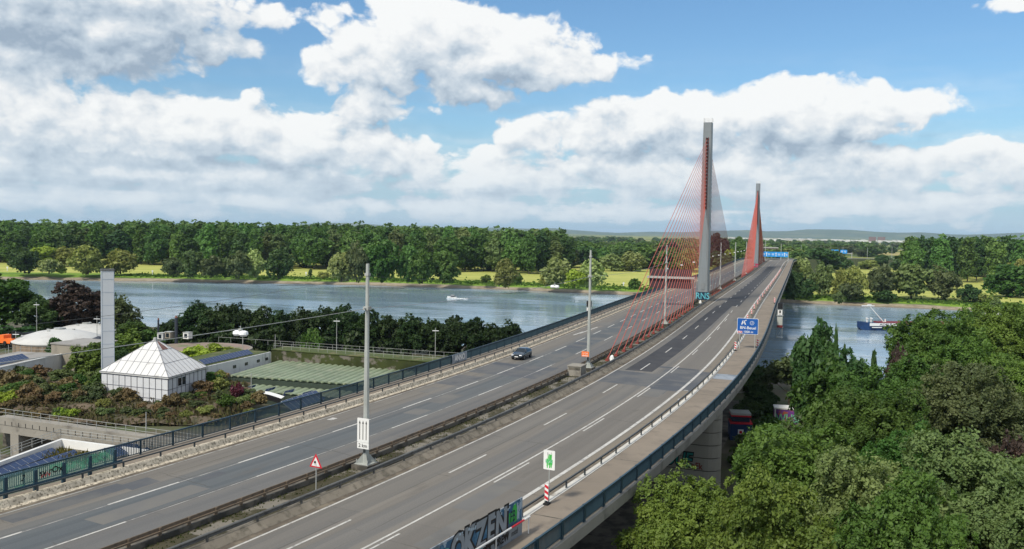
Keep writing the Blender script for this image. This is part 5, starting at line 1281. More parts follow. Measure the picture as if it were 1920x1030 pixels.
# slope below the pavilion: soil bank
mb = MB(); n1, n2 = 28, 18; pxs = np.linspace(-120, 470, n1)
for px in pxs:
    for k in range(n2):
        f = k/(n2 - 1); zz = -11.2 + 2.0*min(1, f*1.5); yrow = np.interp(f, [0, 1], [795 if px < 420 else 775, 705]); w = atz(px, yrow, zz); mb.v.append((w[0], w[1], zz + .25*math.sin(px*.05 + k) + .2*math.sin(k*1.3)))
for i in range(n1 - 1):
    for k in range(n2 - 1): a = i*n2 + k; mb.f.append((a, a + n2, a + n2 + 1, a + 1)); mb.m.append(0); mb.uv.append(None)
struct(mb.build('planted_slope', M['terr'], smooth=True))
rgs = np.random.default_rng(12); VS = []
for k in range(7000):
    px, f = rgs.uniform(-60, 465), rgs.random(); zz = -11.2 + 2.0*min(1, f*1.5); w = atz(px, np.interp(f, [0, 1], [795, 705]), zz); h, wd, a = .15 + .5*rgs.random()**2, .12 + .25*rgs.random(), rgs.random()*6.28
    c_, s_ = math.cos(a)*wd, math.sin(a)*wd; VS.append([(w[0] - c_, w[1] - s_, zz - .25), (w[0] + c_, w[1] + s_, zz - .25), (w[0] + c_*.7, w[1] + s_*.7, zz + h), (w[0] - c_*.5, w[1] - s_*.5, zz + h*.8)])
SLOPE_TUFTS = VS
# concrete ramp bridge with railing
z_t = -7.1
r0, r1 = atz(-40, 776, z_t), atz(390, 836, z_t)
t_ = thing('concrete_ramp', 'pale concrete ramp bridge with dark openings at the lower left', 'ramp', V3(r0, -12.5))
d = V3(r1 - r0, 0).normalized(); n_ = Vector((-d.y, d.x, 0)); LR = float(np.linalg.norm(r1 - r0))
mb = MB(); P = [V3(r0), V3(r1), V3(r1) + n_*4.2, V3(r0) + n_*4.2]
mb.prism([(q_.x, q_.y) for q_ in [P[0], P[1], P[1] + n_*.35, P[0] + n_*.35]], z_t - 1.0, z_t); mb.build('parapet', M['conc'], t_)
mb = MB(); mb.prism([(q_.x, q_.y) for q_ in [P[0] + n_*.08, P[1] + n_*.08, P[2], P[3]]], z_t - 2.1, z_t - .9); mb.build('deck', M['conc'], t_)
mb = MB()
for k in range(int(LR/1.25)):
    p = P[0] + d*(1.25*k) - n_*.02; mb.box((p.x, p.y, z_t - .75), (.06, .05, .55), 0, math.atan2(d.y, d.x))
mb.build('drain_slot', M['black'], t_)
for px in (8, 150, 197, 250):
    w = atz(px, 826, -9.6); p = P[0] + d*((V3(w) - P[0]).dot(d)) + n_*1.0; mb = MB(); mb.box((p.x, p.y, -11.2), (1.5 if px == 8 else .8, 2.2, 4.2), 0, math.atan2(d.y, d.x)); mb.build('pier', M['conc'], t_)
mb = MB(); mb.prism([(q_.x, q_.y) for q_ in [P[0] + n_*3.4, P[1] + n_*3.4, P[2] + n_*.2, P[3] + n_*.2]], -13, z_t - 2.0); mb.build('back_wall', M['conc_dark'], t_)
railing('railing', 'pale two bar railing on top of the concrete ramp at lower left', [P[0] + n_*.2, P[1] + n_*.2], 1.05, M['galv'], (1, .55), 1.6)
# terrace with white parapet and solar rows beside the bridge
zt2 = -8.0
q0, q1, q2 = atz(115, 822, zt2), atz(-60, 886, zt2), atz(330, 850, zt2)
A, Lf, Rg = V3(q0), V3(q1), V3(q2)
t_ = thing('roof_terrace', 'low roof with white parapet, dry grass and solar panels beside the left parapet', 'roof', V3(q0, -12))
mb = MB(); Bk = Lf + (Rg - A); mb.prism([(q_.x, q_.y) for q_ in (A, Lf, Bk, Rg)][::-1], -12.5, -9.1); mb.build('roof', M['beige'], t_)
mb = MB(); dl, dr = (Lf - A).normalized(), (Rg - A).normalized()
mb.prism([(q_.x, q_.y) for q_ in (A, Lf, Lf + dr*.45, A + dr*.45 + dl*.45)][::-1], -9.0, zt2); mb.prism([(q_.x, q_.y) for q_ in (A + dl*.002, A + dl*.45 + dr*.452, Rg + dl*.45, Rg)][::-1], -9.0, zt2 - .003); mb.build('parapet', M['white'], t_)
railing('railing', 'pale three bar railing around the corner of the white roof terrace', [Lf - dr*.5 - dl*.0, A - dr*.5 - dl*.5, Rg - dl*.5], 1.0, M['galv'], (1, .66, .33), 1.6)
tr_ = random.Random(11); mb = MB()
for k in range(420):
    f, g_ = .35 + 3.8*tr_.random(), .6 + 8*tr_.random(); p = A + dl*(f + 1) + dr*g_; p.z = -9.05; h = .25 + .5*tr_.random(); a = tr_.random()*6.3; w = Vector((math.cos(a), math.sin(a), 0))*.16
    mb.quad([p - w, p + w, p + w*.3 + Vector((tr_.uniform(-.2, .2), tr_.uniform(-.2, .2), h))])
o = mb.build('dry_grass', leafmat('dry_grass', (.13, .12, .03), (.2, .15, .04)), t_); o['kind'] = 'stuff'
U = dr*1.3*0 + Vector((0, 0, .9))
def onroof(px, py_, z=-8.9): return V3(atz(px, py_, z))
s1, s2 = onroof(-40, 903), onroof(113, 848); nn = (s2 - s1).normalized(); up = Vector((-nn.y, nn.x, 0))*1.05 + Vector((0, 0, .5)); solar_row('long row of solar panels on the roof terrace nearest its white parapet', s1, s2, up, 12, 1)
s1, s2 = onroof(-40, 913), onroof(151, 850); solar_row('second row of solar panels on the roof terrace, lower and further right', s1 + up*.0, s2, up*.8, 12, 1)
s1, s2 = onroof(217, 858, -8.6), onroof(293, 834, -8.6); solar_row('row of solar panels on the terrace right of the dry grass', s1, s2, up*1.5, 7, 1)
s1, s2 = onroof(278, 846, -8.6), onroof(327, 829, -8.6); solar_row('small row of solar panels at the right end of the terrace', s1, s2, up*.6, 5, 1)
# solar rows in front of the lower vaults, by the road
s1, s2 = V3(atz(548, 770, -10)), V3(atz(612, 748, -10)); nn = (s2 - s1).normalized(); up = Vector((-nn.y, nn.x, 0))*2.0 + Vector((0, 0, 1.3)); solar_row('large tilted solar panel row seen through the left parapet before the vaults', s1, s2, up, 7, 1)
for k, (px, py_) in enumerate([(455, 737), (492, 741), (528, 745), (562, 748)]):
    s1 = V3(atz(px, py_, -10)); s2 = V3(atz(px + 19, py_ - 5, -10)); solar_row('small solar panel bank, %s in the row along the lower vaults' % NTH[k], s1, s2, Vector((.25, 1.3, .8)), 3, 1, 'small solar banks by the vaults')
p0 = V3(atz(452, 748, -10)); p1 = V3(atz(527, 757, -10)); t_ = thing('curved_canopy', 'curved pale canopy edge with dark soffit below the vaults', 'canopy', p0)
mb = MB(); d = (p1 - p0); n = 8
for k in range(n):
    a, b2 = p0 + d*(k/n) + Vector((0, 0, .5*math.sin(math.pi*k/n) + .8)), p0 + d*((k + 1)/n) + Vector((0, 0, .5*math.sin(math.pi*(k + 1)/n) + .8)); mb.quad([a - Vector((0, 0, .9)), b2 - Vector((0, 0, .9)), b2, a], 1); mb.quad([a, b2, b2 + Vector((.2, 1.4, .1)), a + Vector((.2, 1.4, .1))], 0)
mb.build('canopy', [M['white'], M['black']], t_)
# stair railing on the slope
railing('railing', 'sloping stair railing descending the planted bank right of the pavilion', [V3(atz(388, 716, -8.9)), V3(atz(460, 772, -10.8))], 1.1, M['galv'], (1, .7, .4, .1), 2); railing('railing', 'second sloping stair railing on the planted bank', [V3(atz(402, 720, -8.9)), V3(atz(472, 766, -10.8))], 1.1, M['galv'], (1, .5), 2)
# circular basin of pinkish gravel behind the pavilion
w = atz(375, 657, -9.4); t_ = thing('round_basin', 'round basin with pinkish bed and pale rim behind the pavilion', 'basin', V3(w)); n = 36; r = 9.5
mb = MB(); poly = [(w[0] + r*1.2*math.cos(2*math.pi*k/n), w[1] + r*math.sin(2*math.pi*k/n)) for k in range(n)]; mb.prism(poly, -11.8, -8.9); mb.build('rim', M['conc'], t_); mb = MB(); mb.quad([(w[0] + (x - w[0])*.95, w[1] + (y - w[1])*.95, -8.88) for x, y in poly]); mb.build('bed', mat('pink_bed', (.25, .19, .16), .9, (.16, .17, .10), .2, .5, .6), t_)
# dark stacks and small structures
for px, pyb, pyt, wpx, Y, m_, lb in [(297, 640, 600, 3.4, 205, M['pole_dk'], 'slim dark pipe stack above the shrubs left of the tree row'), (330.5, 648, 596, 6.0, 200, M['pole_dk'], 'thicker dark blue stack with rusty top in front of the tree row')]:
    p = atd(px, pyb, Y); zt_ = atd(px, pyt, Y)[2]; t_ = thing('pipe_stack', lb, 'pipe', p, 0); r = wpx*Y/F/2; mb = MB(); mb.tube((0, 0, 0), (0, 0, zt_ - p[2]), r, n=12); mb.build('pipe', m_, t_, local=True); mb = MB(); mb.tube((0, 0, zt_ - p[2]), (0, 0, zt_ - p[2] + .45), r*1.05, r*.6, n=12); mb.build('cowl', M['rust'], t_, local=True)
for k, (px, py_) in enumerate([(304, 633), (318, 631), (352, 632)]):
    p = atd(px, py_ + 3, 200); t_ = thing('container_hut', ['small white equipment hut at the foot of the slim stack', 'small grey equipment hut between the two stacks', 'open white frame hut right of the thicker stack'][k], 'hut', p, RZ); mb = MB(); mb.box((0, 0, .7), (1.5, 1.4, 1.4)); mb.build('wall', [M['plaster'], M['beige'], M['white']][k], t_, local=True); mb = MB(); mb.box((0, -.72, .7), (.8, .04, .9)); mb.build('opening', M['cglass'], t_, local=True); mb = MB(); mb.box((0, 0, 1.45), (1.7, 1.6, .1)); mb.build('roof', M['galv'], t_, local=True)
# slender lamp posts of the plant
for px, yt, yb, Y, lb in [(69, 567, 621, 205, 'slender grey lamp post with cross arm left of the chimney'), (30, 622, 664, 185, 'short lamp post with flat head beside the orange machine'), (16, 625, 650, 195, 'very short lamp post at the far left edge'), (182, 593, 640, 185, 'thin lamp post directly left of the chimney'), (631, 597, 660, 182, 'slender lamp post in front of the middle of the tree row'), (816, 615, 668, 180, 'slender lamp post in front of the right of the tree row'), (455, 620, 646, 190, 'thin post below the hanging twin lamp'), (516, 627, 650, 190, 'short thin post on the grass strip behind the ivy wall'), (274, 773, 806, 112, 'thin pole standing on the concrete ramp'), (471, 700, 735, 148, 'thin pole rising from the lower vaults'), (430, 660, 690, 165, 'thin pole on the roof of the white building')]:
    p = atd(px, yb, Y); zt_ = atd(px, yt, Y)[2]; p[2] = min(p[2], -11.6) if Y > 170 else p[2]; t_ = thing('lamp_post', lb, 'lamp post', p, 0, 'slender lamp posts of the waterworks'); mb = MB(); mb.tube((0, 0, 0), (0, 0, zt_ - p[2]), .085, .06, n=6); mb.build('pole', M['galv'], t_, local=True)
    if yb - yt > 40: mb = MB(); mb.box((0, 0, zt_ - p[2] - .6), (1.3, .2, .12)); mb.build('lamp_head', M['lamp'], t_, local=True)
# under the right side of the bridge: hut and sprayed container
p = atz(1387, 823, -12.6); t_ = thing('blue_hut', 'dark blue hut with pale grey roof and red trim beside the bridge pier', 'hut', p, R(-8))
mb = MB(); mb.box((0, 0, 1.3), (3.2, 3.4, 2.6)); mb.build('wall', M['hullblue'], t_, local=True); mb = MB(); mb.box((0, .4, 3.3), (2.6, 2.6, 1.0)); mb.build('upper_wall', M['navy'], t_, local=True); mb = MB(); mb.box((0, .4, 3.95), (2.9, 3.0, .3)); mb.build('roof', M['mast'], t_, local=True); mb = MB(); mb.box((0, .4, 3.68), (2.94, 3.04, .22)); mb.box((0, 0, 2.66), (3.3, 3.5, .14)); mb.build('trim', M['signred'], t_, local=True); mb = MB(); mb.box((-.1, -1.72, 1.4), (.8, .05, .8)); mb.build('notice', M['white'], t_, local=True); mb = MB(); mb.box((-.1, -1.75, 1.4), (.4, .02, .4)); mb.build('notice_mark', M['signred'], t_, local=True)
p = atz(1482, 800, -12.6); t_ = thing('sprayed_container', 'white container sprayed purple and orange, half hidden in the trees', 'container', p, R(-12))
mb = MB(); mb.box((0, 0, 1.5), (5.2, 2.6, 3.0)); mb.build('box', M['grpurple'], t_, local=True); mb = MB(); mb.box((0, 0, 3.1), (5.4, 2.8, .22)); mb.box((-2.55, -1.32, 1.5), (.2, .1, 3.0)); mb.build('edge', M['white'], t_, local=True); text('graffiti', 'WUSA', 1.9, M['grmint'], t_, (-.3, -1.33, 1.5), offset=.03, sx=.8)
# town far away
rg = random.Random(9); mb = MB()
for k in range(230):
    px = 1470 + 450*rg.random()**.9 if k < 190 else 1330 + 140*rg.random(); Y = rg.uniform(5200, 8200); q_ = atz(px, 600, -16); w = ray(px, 500); X = w[0]/w[1]*Y; s_ = rg.uniform(18, 60); h = rg.uniform(7, 15)
    mb.box((X, Y, -16 + h/2), (s_, s_*.5, h), 0, rg.uniform(-.5, .5))
o = mb.build('distant_town', M['town']); tag(o, 'pale buildings of a far town below the blue hills', 'town', None, 'stuff')
for px, lb in [(1636, 'reddish slab tower of the far town, left of the pair'), (1653, 'reddish slab tower of the far town, right of the pair')]:
    w = ray(px, 440); Y = 6500; X = w[0]/w[1]*Y; t_ = thing('tower_block', lb, 'building', (X, Y, -16), .2); mb = MB(); mb.box((0, 0, 19), (46, 24, 38)); mb.build('wall', M['brick'], t_, local=True)
# ------------------------------------------------------------------ vegetation
def leaf_arrays(seed, k, n_leaf, leaf, n_lobe, base, form='round', gap=.32, droop=0.0, spray=26, sprad=.10, lrs=(.20, .40), rads=(.40, .82)):
    """leaf-clump quads of a crown of half-width 1 and total tree height k (crown from base*k up); returned in unit-height space"""
    r = np.random.default_rng(seed)
    zc, hz = k*(base + 1)/2, k*(1 - base)/2
    u = r.normal(size=(n_lobe, 3)); u /= np.linalg.norm(u, axis=1)[:, None]
    if form == 'round' and base > .1: u[:, 2] = np.where(u[:, 2] < -.45, -u[:, 2]*.6, u[:, 2])
    rad = r.uniform(rads[0], rads[1], n_lobe)
    ctr = u*rad[:, None]
    prof = np.ones(n_lobe)
    if base < .1 and form == 'round': prof = np.clip(1.08 - .22*np.abs(ctr[:, 2] + .25), .6, 1.05)
    if form == 'cone': prof = np.clip(1.05 - (ctr[:, 2] + 1)*.46, .12, 1)
    if form == 'tall': prof = np.clip(1.0 - np.clip(ctr[:, 2] - .2, 0, 1)*.55, .4, 1)
    ctr[:, :2] *= prof[:, None]
    lr = r.uniform(lrs[0], lrs[1], n_lobe)*np.where(form == 'cone', .7, 1)
    lobe_t = r.random(n_lobe)
    # each lobe carries small sprays of leaves; the leaves sit on the sprays
    nc = n_lobe*spray
    cl = r.integers(0, n_lobe, nc)
    d = r.normal(size=(nc, 3)); d /= np.linalg.norm(d, axis=1)[:, None]
    d[:, 2] = np.where((d[:, 2] < -.25) & (r.random(nc) < .65), -d[:, 2], d[:, 2])
    ph = np.sin(d[:, 0]*9 + lobe_t[cl]*40) * np.sin(d[:, 1]*8 + lobe_t[cl]*23) * np.sin(d[:, 2]*9 + lobe_t[cl]*11)
    rr = lr[cl]*(1 - .30*r.random(nc)**2)*(1 + .38*ph)
    cc = ctr[cl] + d*rr[:, None]; ct = r.random(nc); keep = ph > -gap - .35*r.random(nc)
    cc, d, cl, ct, ph = cc[keep], d[keep], cl[keep], ct[keep], ph[keep]
    si = r.integers(0, len(cc), n_leaf); sr = sprad*r.uniform(.6, 1.4, len(cc))
    g = r.normal(size=(n_leaf, 3)); g -= (g*d[si]).sum(1)[:, None]*d[si]*.55
    p = cc[si] + g*sr[si][:, None]*.55 + d[si]*(sr[si]*.25*r.random(n_leaf))[:, None]
    if droop: p[:, 2] -= droop*np.clip(np.hypot(p[:, 0], p[:, 1]) - .35, 0, 1)
    li, d, ph = cl[si], d[si], ph[si]; ctl = ct[si]
    oz = p[:, 2] - ctr[li][:, 2]
    P = np.stack([p[:, 0], p[:, 1], zc + ctr[li][:, 2]*max(hz*1.02, hz - .12) + oz*min(max(hz, .6), 1.05)], 1)
    P[:, 2] = np.maximum(P[:, 2], .02*k + .1*r.random(len(P))*k*max(base, .05))
    nrm = d*.55 + r.normal(size=d.shape)*.55 + np.array([0, 0, .45]); nrm /= np.linalg.norm(nrm, axis=1)[:, None]
    a = np.cross(nrm, r.normal(size=d.shape)); a /= np.linalg.norm(a, axis=1)[:, None]; b_ = np.cross(nrm, a)
    s = leaf*np.clip(r.lognormal(-.08, .38, len(P)), .4, 2.0)[:, None]
    V = np.stack([P - a*s, P - b_*s*.62, P + a*s, P + b_*s*.62], 1)
    V[:, :, 2] /= k
    tint = np.clip(.40*lobe_t[li] + .30*ctl + .30*r.random(len(P)), 0, 1)
    return V.astype(np.float32), tint.astype(np.float32)
def quads_mesh(name, V, tint, m):
    n = len(V); me = bpy.data.meshes.new(name)
    me.vertices.add(n*4); me.vertices.foreach_set('co', V.reshape(-1))
    me.loops.add(n*4); me.loops.foreach_set('vertex_index', np.arange(n*4, dtype=np.int32))
    me.polygons.add(n); me.polygons.foreach_set('loop_start', np.arange(0, n*4, 4, dtype=np.int32)); me.polygons.foreach_set('loop_total', np.full(n, 4, dtype=np.int32))
    at = me.attributes.new('tint', 'FLOAT', 'POINT'); at.data.foreach_set('value', np.repeat(tint, 4))
    me.materials.append(m); me.update(calc_edges=True); return me
def trunk_mesh(name, k, base, r0, seed, limbs=7):
    r = random.Random(seed); mb = MB(); h = k*(base + (1 - base)*.62); prev = Vector((0, 0, 0)); pts = [prev]
    for i in range(1, 6): pts.append(Vector((r.uniform(-.05, .05)*i*.5, r.uniform(-.05, .05)*i*.5, h*i/5)))
    for i in range(5): mb.tube(pts[i], pts[i + 1], r0*(1 - .16*i), r0*(1 - .16*(i + 1)), n=7)
    for j in range(limbs):
        f = r.uniform(.35, .95); i = min(4, int(f*5)); p = pts[i].lerp(pts[i + 1], f*5 - i); a = j*2.4 + r.uniform(-.4, .4); L = r.uniform(.45, .75)*(1.15 - .4*f)
        m_ = p + Vector((math.cos(a)*L*.5, math.sin(a)*L*.5, L*.38)); e_ = p + Vector((math.cos(a)*L, math.sin(a)*L, L*.95)); mb.tube(p, m_, r0*.42, r0*.28, n=5); mb.tube(m_, e_, r0*.28, r0*.09, n=5)
        q_ = m_ + Vector((math.cos(a + .8)*L*.35, math.sin(a + .8)*L*.35, L*.3)); mb.tube(m_, q_, r0*.2, r0*.07, n=4)
    mb.v = [(x, y, z/k) for x, y, z in mb.v]
    me = bpy.data.meshes.new(name); me.from_pydata(mb.v, [], mb.f); me.materials.append(M['bark']); me.update(); return me
LM = {
 'rowgreen': leafmat('leaves_row', (.016, .036, .010), (.044, .080, .020)),
 'lime': leafmat('leaves_lime', (0.067, 0.127, 0.024), (0.169, 0.247, 0.044)), 'maple': leafmat('leaves_maple', (0.042, 0.099, 0.018), (0.099, 0.174, 0.033)), 'yellowgreen': leafmat('leaves_yellowgreen', (0.185, 0.278, 0.034), (0.386, 0.478, 0.062)),
 'greygreen': leafmat('leaves_greygreen', (0.092, 0.139, 0.047), (0.193, 0.246, 0.083)), 'copper': leafmat('leaves_copper', (0.031, 0.023, 0.019), (0.077, 0.047, 0.037), .2), 'dusk': leafmat('leaves_dusky', (0.065, 0.099, 0.040), (0.153, 0.183, 0.073)),
 'dark': leafmat('leaves_dark', (0.034, 0.085, 0.026), (0.085, 0.153, 0.041)), 'willow': leafmat('leaves_willow', (0.169, 0.209, 0.055), (0.324, 0.356, 0.115)), 'pale': leafmat('leaves_pale', (0.232, 0.294, 0.099), (0.416, 0.494, 0.192)),
 'olive': leafmat('leaves_olive', (0.162, 0.201, 0.050), (0.308, 0.324, 0.093)), 'forest': leafmat('leaves_forest', (0.067, 0.146, 0.034), (0.150, 0.254, 0.060)), 'rustshrub': leafmat('leaves_rust', (0.120, 0.090, 0.046), (0.217, 0.151, 0.070), .2), 'plum': leafmat('leaves_plum', (0.077, 0.019, 0.034), (0.169, 0.038, 0.062), .2)}
VAR = {}
def variants(kind, n, k, n_leaf, leaf, n_lobe, base, form='round', r0=.06, **kw):
    out = []
    for i in range(n):
        V, ti = leaf_arrays(hash(kind) % 1 + 100*len(VAR) + i, k, n_leaf, leaf, n_lobe, base, form, **kw)
        out.append((V, ti, trunk_mesh(kind + '_trunk', k, base, r0, i + 7)))
    VAR[kind] = (out, k, {})
variants('near', 6, 2.9, 95000, .0225, 66, .26, r0=.055, gap=.06, spray=40, sprad=.07, lrs=(.14, .34), rads=(.42, .96))
variants('mid', 4, 2.5, 15000, .058, 40, .06, r0=.055, gap=.15, spray=30, sprad=.09)
variants('meadow', 6, 2.0, 7000, .085, 34, .0, r0=.05)
variants('willow', 4, 1.9, 7000, .08, 36, .0, r0=.05, droop=.3)
variants('tall', 6, 4.2, 6500, .11, 80, .0, 'tall', r0=.06)
variants('wood', 4, 3.0, 7000, .095, 54, .0, r0=.05)
variants('cone', 2, 2.6, 4000, .09, 34, .02, 'cone', r0=.05)
variants('shrub', 6, 1.25, 3400, .09, 18, .0, r0=.05)
variants('sparse', 2, 2.6, 5200, .060, 22, .25, r0=.05, gap=.05)
def mesh_for(kind, vi, col):
    out, k, cache = VAR[kind]; key = (vi % len(out), col)
    if key not in cache:
        V, ti, tr_ = out[key[0]]; cache[key] = (quads_mesh('crown_' + kind, V, ti, LM[col]), tr_)
    return cache[key]
tcount = [0]
def tree(name, label, cat, pos, radius, height, kind, col, group=None, trunk=True, part='crown'):
    tcount[0] += 1; vi = tcount[0]*3 + tcount[0]//5; cm, tm = mesh_for(kind, vi, col)
    t_ = thing(name, label, cat, pos, (tcount[0]*2.399) % 6.283, group); t_.scale = (radius, radius, height)
    o = bpy.data.objects.new(part, cm); COL.objects.link(o); o.parent = t_
    if trunk:
        o = bpy.data.objects.new('trunk' if name.endswith('tree') else 'stem', tm); COL.objects.link(o); o.parent = t_
    return t_
def ptree(name, label, cat, px, yb, yt, w, kind, col, z=None, Y=None, group=None, trunk=True, part='crown'):
    """tree by where it stands: base pixel on height z (or at distance Y), top pixel and crown width in pixels"""
    p = atz(px, yb, z) if Y is None else atd(px, yb, Y)
    if Y is not None and z is not None: p[2] = z
    top = atd(px, yt, p[1])[2]
    return tree(name, label, cat, p, w*p[1]/F/2*1.06, max(.8, top - p[2])*1.02, kind, col, group, trunk, part)

